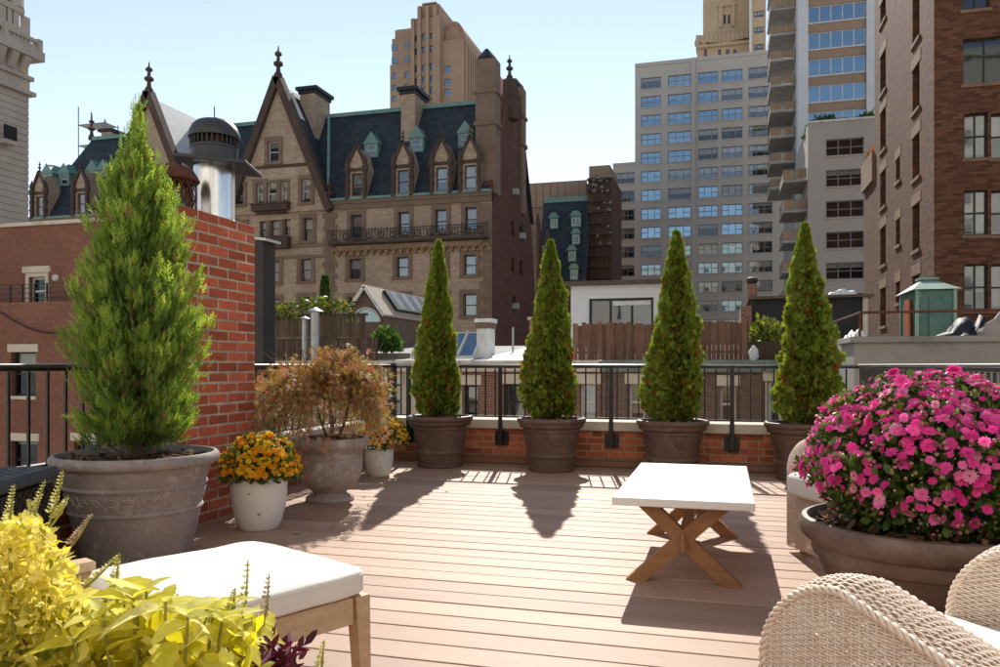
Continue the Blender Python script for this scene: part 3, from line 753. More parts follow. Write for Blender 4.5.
def copper_dormer(x, y):
    zb = onV(x, y, VD + 2)[1]; vv = roof_v(zb) - .15; uc = onV(x, y, vv)[0]; w = .72
    d = MB(); facade(d, 'v', vv, uc - w, uc + w, zb, zb + 1.45, [(uc - .48, uc + .48, zb + .2, zb + 1.3)], .1)
    for sg in (-1, 1): d.quad((uc + sg * w, vv, zb), (uc + sg * w, vv + 1.6, zb), (uc + sg * w, vv + 1.6, zb + 1.45), (uc + sg * w, vv, zb + 1.45))
    d.poly([(uc - w - .15, vv - .1, zb + 1.4), (uc + w + .15, vv - .1, zb + 1.4), (uc, vv - .1, zb + 2.6)])
    for sg in (-1, 1): d.quad((uc + sg * (w + .15), vv - .1, zb + 1.4), (uc + sg * (w + .15), vv + 2.2, zb + 1.4), (uc, vv + 2.2, zb + 2.6), (uc, vv - .1, zb + 2.6))
    d.build('copper_dormer', MT['copper'], dk, world=True)
    window(dk, 'v', vv, uc - .48, uc + .48, zb + .2, zb + 1.3, dep=.08, frame='fr_white', rows=2, fw=.08)
for (x, y) in ((371, 157), (416.5, 151), (465, 146), (47, 186), (64, 186), (92, 183), (103, 183)): copper_dormer(x, y)
# balcony with ironwork over an arcaded corbel table
ZB = onV(410, 240.5, VD)[1]; b0, b1 = PU[0][1] + .3, U_R - .2
MB().box(b0, b1, VD - 1.0, VD + .02, ZB - .22, ZB).build('balcony_slab', MT['dak_dark'], dk, world=True)
ba = MB(); ba.box(b0, b1, VD - .98, VD - .92, ZB + 1.05, ZB + 1.13); ba.box(b0, b1, VD - .98, VD - .92, ZB + .1, ZB + .16); ba.box(b0, b1, VD - .97, VD - .93, ZB + .85, ZB + .9)
n = 52
for i in range(n + 1):
    x = b0 + (b1 - b0) * i / n; ba.box(x - .025, x + .025, VD - .97, VD - .93, ZB + .16, ZB + (1.35 if i % 4 == 0 else 1.05))
    if i % 4 == 2: ba.tube([(x + .28 * math.cos(t), VD - .95, ZB + .5 + .28 * math.sin(t)) for t in np.linspace(0, 2 * math.pi, 9)[:-1]], .045, 4, closed=True)
ba = ba.build('balcony_railing', MT['dak_iron'], dk, world=True); ba['kind'] = 'stuff'
ar = MB(); na = 22; wA = (b1 - b0) / na
for i in range(na):
    x = b0 + wA * (i + .5); r0, r1 = wA * .28, wA * .48; pts = [(x + r1 * math.cos(t), ZB - .95 + r1 * math.sin(t)) for t in np.linspace(0, math.pi, 7)] + [(x + r0 * math.cos(t), ZB - .95 + r0 * math.sin(t)) for t in np.linspace(math.pi, 0, 7)]
    ar.prism(pts, 'y', VD - .35, VD + .02); ar.box(x + wA * .34, x + wA * .66, VD - .38, VD + .02, ZB - 1.25, ZB - .93)
MT['corbel'] = M('ochre_terracotta', (0.40, 0.25, 0.125), 0.85, vs=1)
ar = ar.build('corbel_arcade', MT['corbel'], dk, world=True); ar['kind'] = 'stuff'
# roof chimneys
for (x0, x1, y0, vv, zl) in ((401, 415, 85, RIDGE_V - 2.2, 6), (300, 315, 85, VD + 3.2, 8)):
    a, b, _, zt = rectV(x0, x1, y0 + 10, y0, vv); c_ = MB().box(a, b, vv, vv + 3.2, zt - zl - 3, zt - .55)
    c_ = c_.build('chimney', MT['dak_wall'], dk, world=True)
    MB().box(a - .35, b + .35, vv - .35, vv + 3.5, zt - .55, zt - .2).box(a - .15, b + .15, vv - .15, vv + 3.3, zt - .9, zt - .552).build('chimney_cap', MT['dak_iron'], c_, world=True)
a, b, _, zt = rectV(98, 108, 140, 127, RIDGE_V - .5); c_ = MB().box(a, b, RIDGE_V, RIDGE_V + 2.4, zt - 6, zt - .4).build('chimney', MT['dak_wall'], dk, world=True)
MB().box(a - .3, b + .3, RIDGE_V - .3, RIDGE_V + 2.7, zt - .4, zt - .1).build('chimney_cap', MT['dak_iron'], c_, world=True)
# the dark end wall facing right, its stacks and finials
ew = MB(); E = U_R
ewin = [rectU(x - 1.6, x + 1.6, y0, y1, E) for (x, y0, y1) in ((512.5, 144, 160), (508, 176, 192), (514, 180, 196), (513, 221, 236), (521, 225, 240), (513, 258, 272), (521, 260, 275), (514, 296, 310), (527, 150, 163))]
prof = [(VD, GZ), (VD + 18.4, GZ), (VD + 18.4, onU(537, 300, E)[1]), (VD + 15.5, onU(532, 175, E)[1]), (VD + 12.2, onU(524.5, 132, E)[1]), (VD + 12.2, RZ + .9), (VD + 6.5, RZ + 4.5), (VD + 5.2, RZ + .6), (VD, EAVE + .6)]
facade(ew, 'u+', E, VD, VD + 12.2, GZ, EAVE + .6, ewin, .2)
ew.poly([(E, VD, EAVE + .6), (E, VD + 12.2, EAVE + .6), (E, VD + 12.2, RZ + .9), (E, VD + 9.5, RZ + 2.6), (E, VD + 6.5, RZ + 2.6), (E, VD + 5.2, RZ + .6)])
ew.poly([(E, VD + 12.2, GZ), (E, VD + 18.4, GZ), (E, VD + 18.4, 4), (E, VD + 15.5, 16), (E, VD + 12.2, RZ - 6)])
ew.poly([(E - .8, VD, EAVE + .6), (E, VD, EAVE + .6), (E, VD + 5.2, RZ + .6), (E - .8, VD + 5.2, RZ + .6)])
ew.poly([(E - .8, VD + 12.2, EAVE + .6), (E - .8, VD, EAVE + .6), (E - .8, VD + 5.2, RZ + .6), (E - .8, VD + 12.2, RZ + .9)])
ew.build('end_wall', MT['dak_side'], dk, world=True)
for q in ewin[:8]: window(dk, 'u+', E, *q, dep=.2, frame='fr_brown', glass='glass_dark', rows=2, fw=.1)
for (y0, y1, zt, w) in ((VD + .3, VD + 2.0, onU(497, 63, E)[1], 1.7), (VD + 10.4, VD + 12.1, onU(521, 88, E)[1], 1.5)):
    c_ = MB().box(E - w, E + .25, y0, y1, EAVE, zt).box(E - w - .15, E + .4, y0 - .15, y1 + .15, zt - 3.2, zt - 2.9).box(E - w - .15, E + .4, y0 - .15, y1 + .15, zt - 6.2, zt - 5.8)
    c_ = c_.build('end_stack', MT['dak_stone'], dk, world=True)
    MB().lathe([(1.0, 0), (.9, .3), (.4, .9), (.15, 1.2)], 8, (E - w / 2, (y0 + y1) / 2, zt)).build('stack_cap', MT['dak_iron'], c_, world=True)
fn = MB(); finial(fn, E - .1, VD + 6.6, RZ + 2.4, .72); fn.lathe([(.9, -4), (.7, 0)], 8, (E - .1, VD + 6.6, RZ + 2.4)); fn.build('finial', MT['dak_dark'], dk, world=True)
fn = MB(); a = onV(55, 142, RIDGE_V)[0]; finial(fn, U_L + 3.2, RIDGE_V, RZ, .8); fn.build('finial', MT['dak_dark'], dk, world=True)
# window air conditioners on the end wall
MT['ac'] = M('air_conditioner', (0.5, 0.5, 0.48), 0.5)
for q in (ewin[2], ewin[7], ewin[4]): MB().box(E - .1, E + .5, q[0] + .1, q[0] + .85, q[2] + .1, q[2] + .65).build('air_conditioner', MT['ac'], dk, world=True)
# scaffold beside its left end
sf = thing('scaffold', 'grey pipe scaffold behind the slate roof at the left', 'scaffold', (U_L + .5, RIDGE_V + 2, EAVE))
MT['pipe'] = M('scaffold_pipe', (0.3, 0.3, 0.3), 0.5, metal=.5)
sm = MB()
xs = [U_L - 1.0, U_L + 1.0, U_L + 3.0]
for x in xs:
    for y in (VD + 8, VD + 10): sm.tube([(x, y, EAVE), (x, y, RZ + 4.5 - (x - U_L) * .5)], .07, 5)
for z in (EAVE + 3, EAVE + 5.5, EAVE + 8, EAVE + 10.5, EAVE + 13):
    for y in (VD + 8, VD + 10): sm.tube([(xs[0], y, z), (xs[2], y, z)], .06, 5)
    sm.box(xs[0], xs[2], VD + 8, VD + 10, z - .06, z)
o = sm.build('pipe_frame', MT['pipe'], sf, world=True); o['kind'] = 'stuff'

# ---- limestone tower at the left edge: we see the side that faces right
UT = onD(29, 60)[0]; VT1 = onD(29, 60)[1]; VT0 = VT1 - 16
MT['lime'] = M('grey_limestone', (0.50, 0.43, 0.36), 0.85, (0.40, 0.335, 0.275), vs=.6, bump=.25, bs=4, bd=.05)
ttw = thing('limestone_tower', 'grey limestone tower with heavy cornice at the left edge', 'building', (UT - 6, VT0 + 8, GZ))
def tz(x, y): return onU(x, y, UT)[1]
zc = tz(35, 99); zatt = tz(33, 14)
m_ = MB(); shell(m_, UT - 14, UT - .06, VT0, VT1 - .06, GZ, zc + 5); m_.build('core_wall', MT['lime'], ttw, world=True)
hb = .50; cm = MB().cbox(-14, 0, -16, 0, 0, hb - .05, .02).mesh('stone_course', MT['lime'])
for i in range(46): put('stone_course', cm, ttw, (6, 8, zc - (i + 1) * hb - GZ))
def tband(y0, y1, o_, name='cornice'): return MB().box(UT - 14, UT + o_, VT0, VT1 + o_, tz(36, y1), tz(36, y0)).build(name, MT['lime'], ttw, world=True)
tband(95, 99, .35); tband(80, 84, .25); tband(84.2, 94.8, .04, 'frieze'); tband(54, 63, .75)
bm_ = MB().prism([(0, -1.15), (.1, -1.15), (.62, -.2), (.62, 0), (0, 0)], 'y', -.28, .28).mesh('bracket', MT['lime'])
for i in range(15): put('bracket', bm_, ttw, (6 - .02, 8 - .6 - i * 1.05, tz(36, 63.2) - GZ))
tband(63.2, 79.8, -.03, 'frieze')
bz0, bz1 = tz(36, 54) + .02, tz(36, 43)
for (z0, z1) in ((bz0, bz0 + .25), (bz1 - .25, bz1)): MB().box(UT + .3, UT + .6, VT0, VT1 + .55, z0, z1).build('balustrade_rail', MT['lime'], ttw, world=True)
bal_ = MB().lathe([(.1, 0), (.13, .2), (.06, .6), (.1, .75)], 8).mesh('baluster', MT['lime'])
for i in range(40): put('baluster', bal_, ttw, (6.45, 8 + .3 - i * .34, bz0 + .25 - GZ), sc=(1, 1, (bz1 - bz0 - .5) / .75))
for i in range(5): MB().box(UT + .25, UT + .65, VT1 + .25 - i * 3.0, VT1 + .65 - i * 3.0, bz0, bz1 + .1).build('pedestal', MT['lime'], ttw, world=True)
up = MB(); wq = [rectU(x - 2, x + 2, 8, 32, UT - .6) for x in (1.5,)]
facade(up, 'u+', UT - .6, VT0, VT1 - .6, bz0 - .4, zatt, wq, .3); shell(up, UT - 13, UT - .6, VT0, VT1 - .6, bz0 - .4, zatt, 'r'); up.build('attic_wall', MT['lime'], ttw, world=True)
for q in wq: window(ttw, 'u+', UT - .6, *q, dep=.25, frame='fr_brown', glass='glass_dark', fw=.1)
for x in (7, 13, 19, 30): v_ = onU(x, 30, UT)[0]; MB().box(UT - .62, UT - .3, v_ - .3, v_ + .3, bz0, zatt - .3).build('pilaster', MT['lime'], ttw, world=True)
MB().box(UT - 13, UT - .2, VT0, VT1 - .2, zatt - .3, zatt + .15).build('attic_cornice', MT['lime'], ttw, world=True)
va = onU(22, 10, UT)[0]
MB().poly([(UT - .6, VT0, zatt + .15), (UT - .6, VT1 - .7, zatt + .15), (UT - 4, VT1 - 4.5, zatt + 7), (UT - 4, VT0, zatt + 7)]).poly([(UT - .6, VT1 - .7, zatt + .15), (UT - 13, VT1 - .7, zatt + .15), (UT - 9, VT1 - 4.5, zatt + 7), (UT - 4, VT1 - 4.5, zatt + 7)]).build('roof', MT['slate'], ttw, world=True)
MB().lathe([(.5, 0), (.5, .7), (.25, .9), (.55, 1.5), (.5, 1.9), (.2, 2.2), (.28, 2.5), (.05, 2.9)], 10, (UT - .55, VT1 - .6, zatt + .15)).build('urn_finial', MT['lime'], ttw, world=True)
q = rectU(-6, 6.5, 128, 141, UT); MB().box(UT, UT + 1.0, q[0], q[1], q[2] - .3, q[2]).build('balcony_slab', MT['lime'], ttw, world=True); bl = MB()
for i in range(12): y = q[0] + (q[1] - q[0]) * i / 11; bl.box(UT + .9, UT + .96, y - .03, y + .03, q[2], q[3])
bl.box(UT + .88, UT + .98, q[0], q[1], q[3], q[3] + .08); bl.build('balcony_railing', MT['dak_iron'], ttw, world=True)['kind'] = 'stuff'
# ---- tan art-deco tower behind the slate roof
VA = 190.0
MT['deco'] = brickmat('tan_deco_brick', (0.43, 0.295, 0.205), (0.36, 0.235, 0.155), (0.37, 0.26, 0.185), dirt=.4, dscale=.08, bump=.1)
MT['deco_red'] = M('red_brick_band', (0.40, 0.19, 0.12), 0.85, vs=.4)
def block(mb, x0, x1, ytop, v, depth, ops=(), zbot=GZ, dep=.3, ref=None, m=0):
    u0 = onV(x0, 300, v)[0]; u1 = onV(x1, 300, v)[0]; zt = onV(ref or (x0 + x1) / 2, ytop, v)[1]
    facade(mb, 'v', v, u0, u1, zbot, zt, list(ops), dep, m); shell(mb, u0, u1, v, v + depth, zbot, zt, 'f', m)
    return u0, u1, zt
ad = thing('deco_tower', 'tan brick stepped tower rising behind the slate roof', 'building', (onV(430, 300, VA)[0], VA, GZ))
dw = []
for (x, ys) in ((394, (47, 60, 76, 88, 99)), (406.5, (45, 58, 75, 87, 98)), (417, (40, 53, 70, 82, 93)), (425, (38, 51, 69, 81, 92)), (432.7, (37, 50, 67.5, 80, 91)), (447.5, (69, 82, 92))):
    for y in ys:
        w = 6.5 if x in (447.5,) else 4.0
        if x == 394 and y < 62: w = 6
        dw.append((x, rectV(x - w / 2, x + w / 2, y - 3.2, y + 3.2, VA)))
mb = MB()
block(mb, 390, 413, 64, VA, 30, [q for x, q in dw if x < 410], ref=400)
block(mb, 392, 413.2, 38, VA + .4, 28, [], ref=400, zbot=onV(400, 64.5, VA)[1]); block(mb, 395, 413.3, 29, VA + .8, 26, [], ref=404, zbot=onV(400, 38.5, VA)[1])
block(mb, 413, 441, 17, VA - .8, 26, [q for x, q in dw if 410 < x < 440], ref=428); block(mb, 418, 439, 5, VA - .4, 22, [], ref=428, zbot=onV(428, 17.2, VA)[1])
block(mb, 422, 436, 2.5, VA - .6, 20, [], ref=428, zbot=onV(428, 5.2, VA)[1])
block(mb, 441, 464, 40, VA, 30, [q for x, q in dw if x > 440], ref=452)
mb.build('tower_wall', MT['deco'], ad, world=True)
for x, q in dw: window(ad, 'v', VA - (.8 if 410 < x < 440 else 0), *q, dep=.3, frame='fr_grey', glass='glass_blue', rows=2, fw=.12, blind=random.choice([0, 0, .4]))
fl = MB()
for x in (414.5, 421, 429, 436.5, 440): a = onV(x, 300, VA)[0]; fl.box(a - .45, a + .45, VA - 1.4, VA - .75, GZ, onV(428, 8 if 418 < x < 438 else 19, VA)[1])
fl.build('pilasters', MT['deco'], ad, world=True)['kind'] = 'stuff'
# the curved drum on its right shoulder
uc, zt = onV(458, 40, VA + 6)[0], onV(455, 17, VA)[1]; dr = MB(); rr_ = 5.4
uL, uR = onV(441, 300, VA)[0], onV(464, 300, VA)[0]; z0 = onV(455, 40, VA)[1]
for k, (ri, mtl, dv) in enumerate(((1.0, 'deco', 0), (.86, 'deco_red', -.25), (.72, 'deco', -.4))):
    cx = (uL + uR) / 2 - .3; hw_ = (uR - uL) / 2 * ri; hz = (zt - z0) * ri
    pts = [(cx + hw_ * math.cos(t), z0 - .1 + hz * math.sin(t)) for t in np.linspace(0, math.pi, 17)]
    MB().prism(pts, 'y', VA + 2 + dv, VA + 26).build('drum_vault', MT[mtl], ad, world=True)
rb = MB()
for i in range(14): v = VA + 2 * i + .6; rb.box(uR - .1, uR + .55, v, v + .9, GZ, z0 - .5 - .1 * i)
rb.build('side_ribs', MT['deco'], ad, world=True)['kind'] = 'stuff'
mb = MB(); block(mb, 478, 492, 66, VA + 34, 20, ref=485); lw = mb.build('lower_wing', MT['deco_red'], ad, world=True)

# ---- beige tower behind the grey slab
VB = 200.0
MT['beige'] = M('beige_stone', (0.48, 0.36, 0.235), 0.85, (0.40, 0.29, 0.19), vs=.25, bump=.2, bs=1.5, bd=.1)
bt = thing('beige_tower', 'ornate beige stone tower top above the grey slab block', 'building', (onV(735, 300, VB)[0], VB, GZ))
bw = [rectV(x - 1.6, x + 1.6, 49.5, 57.5, VB) for x in (705.5, 719.5, 727.5, 735)] + [rectV(x - 1.2, x + 1.2, 12, 21, VB) for x in (724.7, 729)]
mb = MB(); block(mb, 697, 752, 45.5, VB, 28, bw[:4], ref=725); block(mb, 703, 750, -40, VB + 1.5, 25, bw[4:], ref=726, zbot=onV(725, 46, VB)[1])
mb.build('tower_wall', MT['beige'], bt, world=True)
for q in bw[:4]: window(bt, 'v', VB, *q, frame='fr_brown', glass='glass', fw=.12)
for q in bw[4:]: window(bt, 'v', VB + 1.5, *q, frame='fr_brown', glass='glass_dark', fw=.12)
mb = MB()
a, b, z0, z1 = rectV(696, 753, 43.5, 46.5, VB); mb.box(a, b, VB - .8, VB + 3, z0, z1)
for i in range(13): x = a + (b - a) * (i + .5) / 13; mb.box(x - .55, x + .55, VB - .1, VB + 1.2, z1 + .2 + abs(i - 6) * .12, z1 + 2.0 + abs(i - 6) * .12)
a, b, z0, z1 = rectV(703, 750, 32, 34, VB); mb.box(a, b, VB + .8, VB + 3, z0, z1)
a, b, z0, z1 = rectV(719, 735, 4, 25, VB); mb.box(a, a + .8, VB + 1.0, VB + 1.6, z0, z1); mb.box(b - .8, b, VB + 1.0, VB + 1.6, z0, z1); mb.prism([(a - .5, z1), (b + .5, z1), ((a + b) / 2, z1 + 2.8)], 'y', VB + .9, VB + 1.6)
for x in (697.5, 704): u_ = onV(x, 40, VB)[0]; z_ = onV(x, 45, VB)[1]; mb.lathe([(.7, 0), (.7, 1), (.3, 2), (.1, 2.6)], 6, (u_, VB + .5, z_))
mb.build('stone_ornament', MT['beige'], bt, world=True)['kind'] = 'stuff'
mb = MB(); u0, u1, zt = block(mb, 752, 766, -40, VB - 6, 20, [rectV(x, x + 10, y, y + 6, VB - 6) for x in (754,) for y in (11, 27, 44)], ref=758)
mb.build('side_wing', MT['beige'], bt, world=True)
MB().box(u0 - .6, u0, VB - 6.6, VB - 4, GZ, 110).build('white_pier', MT['fr_white'], bt, world=True)
for y in (11, 27, 44): window(bt, 'v', VB - 6, *rectV(754, 764, y, y + 6, VB - 6), frame='fr_brown', glass='glass', cols=3, rows=1, fw=.12, blind=.6)

# ---- the grey slab with its window grid
VS = 123.7
MT['slab'] = brickmat('pale_grey_brick', (0.54, 0.495, 0.44), (0.49, 0.445, 0.395), (0.51, 0.465, 0.415), dirt=.2, dscale=.06, bump=.05)
sb = thing('grey_apartment_slab', 'pale grey brick apartment slab with a grid of wide windows', 'building', (onV(700, 300, VS)[0], VS, GZ))
cols_ = [(624, 21, 5, 0), (651, 20, 0, 0), (679.5, 23, 0, 0), (708, 20, 0, 0), (732, 21, 0, 0), (760.5, 24, 0, 0)]
rz0 = onV(700, 79 + 5.0, VS)[1]; fl_h = (onV(700, 79, VS)[1] - onV(700, 308, VS)[1]) / 12.05; wh = 1.72
ops = []
for (x, w, k0, _) in cols_:
    a = onV(x - w / 2, 300, VS)[0]; b = onV(x + w / 2, 300, VS)[0]
    for k in range(k0, 16):
        ops.append((a, b, rz0 - k * fl_h, rz0 - k * fl_h + wh, x))
mb = MB()
u0 = onV(613, 300, VS)[0]; u1 = onV(635, 300, VS)[0]; u2 = onV(693.5, 300, VS)[0]; u3 = onV(792, 300, VS)[0]
ztl = onV(624, 163, VS)[1]; ztm = onV(700, 57.5, VS)[1]
facade(mb, 'v', VS, u0, u1, GZ, ztl, [q[:4] for q in ops if q[4] == 624], .25); shell(mb, u0, u1, VS, VS + 16, GZ, ztl, 'fr')
facade(mb, 'v', VS, u1, u3, GZ, ztm, [q[:4] for q in ops if q[4] != 624], .25); shell(mb, u1, u3, VS, VS + 16, GZ, ztm, 'f')
mb.build('wall', MT['slab'], sb, world=True)
tr = MB().box(u2 - .25, u2 + .25, VS - .25, VS + .02, GZ, ztm + .02); tr.box(u1, u3, VS - .12, VS + .02, ztm - .5, ztm + .03); tr.box(u0, u1, VS - .12, VS + .02, ztl - .4, ztl + .03)
for q in ops: tr.box(q[0] - .1, q[1] + .1, VS - .1, VS + .01, q[2] - .16, q[2] - .01); tr.box((q[0] + q[1]) / 2 + .3, (q[0] + q[1]) / 2 + 1.0, VS - .06, VS + .01, q[2] - .62, q[2] - .36)
tr.build('wall_trim', MT['slab'], sb, world=True)['kind'] = 'stuff'
rs = random.Random(5)
for q in ops:
    if q[2] < 6: continue
    rt = q[4] == 760.5
    window(sb, 'v', VS, *q[:4], dep=.2, frame='fr_grey', glass='glass' if rt else rs.choice(['glass_blue', 'glass_blue', 'glass_blue', 'glass', 'glass_dark']), cols=3, rows=2, fw=.1, blind=rs.choice([0, .3, .5, .5, .9]), sides=rs.random() < .75)

# ---- balcony tower, and the lower wing before it
VC = 92.7
MT['tan_band'] = brickmat('tan_brick_band', (0.40, 0.26, 0.175), (0.36, 0.225, 0.15), (0.36, 0.26, 0.19), dirt=.2, bump=.1)
MT['pier'] = M('white_glazed_pier', (0.60, 0.60, 0.60), 0.5, vs=.4, var=.12)
MT['bal'] = M('balcony_concrete', (0.42, 0.40, 0.37), 0.8, vs=1)
MT['bal_panel'] = M('tan_balcony_panel', (0.42, 0.28, 0.16), 0.7, vs=.8)
tw = thing('balcony_tower', 'tall tower with blue window bands, tan spandrels and balconies', 'building', (onV(838, 300, VC)[0], VC, GZ))
fh = 26.7 * Dv(838, VC) / FPX; zb = onV(838, 47, VC)[1]
c0 = onV(808, 300, VC)[0]; c1 = onV(866, 300, VC)[0]; p0 = onV(797.5, 300, VC)[0]; p1 = onV(874, 300, VC)[0]
ops = [(c0 + .02, c1 - .02, zb + (2 - k) * fh, zb + (2 - k) * fh + 1.85) for k in range(0, 7)]
mb = MB(); facade(mb, 'v', VC, c0, c1, GZ, zb + 3.4 * fh, ops, .2); shell(mb, p0 + .5, p1 - .5, VC + .1, VC + 20, GZ, zb + 3.4 * fh, 'f')
mb.build('spandrel_wall', MT['tan_band'], tw, world=True)
for (a, b) in ((p0, c0 - .01), (c1 + .01, p1)): MB().box(a, b, VC - .35, VC + 2, GZ, zb + 3.5 * fh).build('pier', MT['pier'], tw, world=True)
for q in ops:
    if q[2] > 18: window(tw, 'v', VC, *q, dep=.15, frame='fr_white', glass='glass_blue', cols=5, rows=1, fw=.09, blind=random.choice([0, 0, .3]))
for q in ops: MB().box(c0, c1, VC - .12, VC + .01, q[2] - .14, q[2] - .01).build('sill', MT['fr_white'], tw, world=True)
def balcony(t, u_in, u_out, v0, v1, z, ph=1.05):
    s = MB().cbox(u_out, u_in, v0, v1, z - .22, z, .02).build('balcony', MT['bal'], t, world=True)
    r = MB(); r.box(u_out + .02, u_in, v0 + .02, v0 + .06, z + ph - .06, z + ph); r.box(u_out + .02, u_out + .06, v0, v1, z + ph - .06, z + ph)
    for i in range(5): x = u_out + .04 + (u_in - u_out - .1) * i / 4; r.box(x - .02, x + .02, v0 + .02, v0 + .06, z, z + ph)
    r.build('balcony_rail', MT['fr_grey'], s, world=True)
    w = (u_in - u_out) / 2
    for i in range(2): MB().box(u_out + w * i + .1, u_out + w * (i + 1) - .08, v0 + .07, v0 + .1, z + .1, z + ph - .1).build('panel', MT['bal_panel'], s, world=True)
    for i in range(3): a = v0 + .3 + (v1 - v0 - .3) * i / 3; MB().box(u_out + .07, u_out + .1, a, a + (v1 - v0) / 3 - .2, z + .1, z + ph - .1).build('panel', MT['bal_panel'], s, world=True)
lf = MB().box(p0 - .02, p0 + .48, VC + 1.9, VC + 20, GZ, zb + 3.4 * fh); lf.build('side_wall', MT['bal'], tw, world=True)
for k in range(-2, 7):
    z = zb + (1.35 - k) * fh - .9
    balcony(tw, p0 - .03, p0 - 2.75, VC + 2.2, VC + 9, z)
VW = 79.9
MT['wing'] = brickmat('whitish_brick', (0.50, 0.435, 0.38), (0.45, 0.39, 0.335), (0.45, 0.40, 0.345), dirt=.25, dscale=.1, bump=.05)
wg = thing('pale_brick_wing', 'pale brick block with dark triple windows below the balcony tower', 'building', (onV(842, 300, VW)[0], VW, GZ))
w0 = onV(808, 300, VW)[0]; w1 = onV(884, 300, VW)[0]; zt = onV(842, 121, VW)[1]; fw_ = 31 * Dv(842, VW) / FPX; zb0 = onV(843, 155, VW)[1]
ops = []
for k in range(0, 7):
    a = onV(826, 300, VW)[0]; b = onV(864, 300, VW)[0]; z = zb0 - k * fw_
    ops.append((a, b, z, z + 1.55)); ops.append((b + 1.1, w1 - .05, z, z + 1.55))
mb = MB(); facade(mb, 'v', VW, w0, w1, GZ, zt, ops, .25); shell(mb, w0, w1, VW, VW + 12, GZ, zt - .8, 'f')
mb.quad((w0, VW, zt - .8), (w0, VW + 12, zt - .8), (w0, VW + 12, zt), (w0, VW, zt)); mb.build('wall', MT['wing'], wg, world=True)
MB().box(w0 - .05, w1, VW - .15, VW + .5, zt + .002, zt + .2).build('parapet_cap', MT['fr_white'], wg, world=True)
for q in ops:
    if q[2] > 4: window(wg, 'v', VW, *q, dep=.22, frame='fr_grey', glass='glass_dark', cols=3, rows=2, fw=.09, blind=random.choice([0, 0, .3, .5]))
for q in ops: MB().box(q[0] - .1, q[1] + .1, VW - .1, VW + .02, q[2] - .14, q[2] - .01).build('sill', MT['wing'], wg, world=True)
for k in range(0, 5): balcony(wg, w0 - .02, w0 - 2.2, VW + .6, VW + 6.5, zb0 - 1.9 - k * fw_)
# two shrubs on the wing's roof
def bush(name, label, c, r, n, mat, cat='shrub', leaf=.12, group=None, flat=1.0):
    t = thing(name, label, cat, (c[0], c[1], c[2]), group=group)
    d = hemis(n) * (RG.random(n)[:, None] ** .4) * np.array([r, r, r * 1.25 * flat]) * (0.85 + .3 * RG.random(n)[:, None])
    dirs = d / r + np.array([0, 0, .5]) + RG.normal(size=(n, 3)) * .5
    scatter('foliage', *LEAF2, d + np.array([0, 0, r * .12]), frames(dirs), leaf * (.6 + .8 * RG.random(n)), mat, t)
    st = MB()
    for i in range(5): a = i * 1.26; st.tube([(0, 0, 0), (r * .3 * math.cos(a), r * .3 * math.sin(a), r * .5), (r * .6 * math.cos(a), r * .6 * math.sin(a), r * .95 * flat)], [.03 * r + .01, .02 * r + .006, .004], 5)
    st.build('stem', MT['bark'], t)
    return t
MT['bark'] = M('bark', (0.16, 0.10, 0.065), 0.9, vs=12, bump=.5, bs=50)
MT['leaf_dark'] = leafmat('dark_foliage', [(0, (0.025, 0.05, 0.012)), (.6, (0.06, 0.11, 0.022)), (1, (0.12, 0.17, 0.04))])
bush('roof_shrub', 'dark feathery shrub on the pale brick roof, left of its pair', (onV(823, 300, VW + 3)[0], VW + 3, zt - .85), 1.5, 700, MT['leaf_dark'], leaf=.5)
bush('roof_shrub', 'dark feathery shrub on the pale brick roof, beside the brown house', (onV(873, 300, VW + 3)[0], VW + 3, zt - .85), 1.6, 700, MT['leaf_dark'], leaf=.5)

# ---- brown brick house at the right
UB, VBH = onV(934, 300, 37.3)[0], 37.3
MT['brown'] = brickmat('brown_brick', (0.205, 0.086, 0.045), (0.06, 0.025, 0.015), (0.115, 0.06, 0.037), w=.42, h=.125, ms=.018, dirt=.35, dscale=.3, bump=.35)
MT['brown_st'] = M('tan_lintel', (0.26, 0.145, 0.088), 0.85, vs=2)
bh = thing('brown_brick_house', 'tall brown brick apartment house at the right edge', 'building', (UB + 6, VBH + 8, GZ))
fo = []; pit = 3.21
for k, (y0, y1) in enumerate(((37, 83), (113, 158), (190, 235), (264, 310), (340, 386))):
    for (x0, x1) in (((963, 1008),) if k == 0 else ((964, 988), (991, 1016))): fo.append((rectV(x0, x1, y0, y1, VBH), k))
fo += [(rectV(962, 990, -12, 9, VBH), 0)]
so_ = []
for (x, w, ys) in ((883, 5.5, ((0, 22), (53, 92), (110, 150), (171, 207), (227, 265), (288, 326))), (916, 7, ((-10, 41), (66, 110), (135, 178), (204, 250), (275, 330))), (898, 4, ((158, 181), (219, 245), (282, 303)))):
    for (y0, y1) in ys: so_.append(rectU(x - w / 2, x + w / 2, y0, y1, UB))
mb = MB(); ZT = 40; v_back = onU(874.5, 100, UB)[0]; v_back2 = onU(864, 200, UB)[0]; z_step = onU(866, 165, UB)[1]
facade(mb, 'v', VBH, UB, UB + 16, GZ, ZT, [q for q, k in fo], .3)
facade(mb, 'u-', UB, VBH, v_back, GZ, ZT, so_, .3)
shell(mb, UB, UB + 16, VBH, v_back, GZ, ZT, 'fl'); shell(mb, UB + .02, UB + 16, v_back, v_back2, GZ, z_step, '')
mb.build('wall', MT['brown'], bh, world=True)
for q, k in fo: window(bh, 'v', VBH, *q, dep=.2, frame='fr_dark', glass='glass_dark' if k == 0 else 'glass', cols=2, rows=2 if k else 1, fw=.07, blind=(0 if k == 0 else random.choice([.5, .9, .6])))
for q in so_: window(bh, 'u-', UB, *q, dep=.25, frame='fr_dark', glass='glass_dark', cols=1, rows=2, fw=.07)
for q, k in fo: trimpiece(bh, 'sill', 'v', VBH, q[0] - .08, q[1] + .08, q[2] - .14, q[2] - .005, .08, 'brown_st')
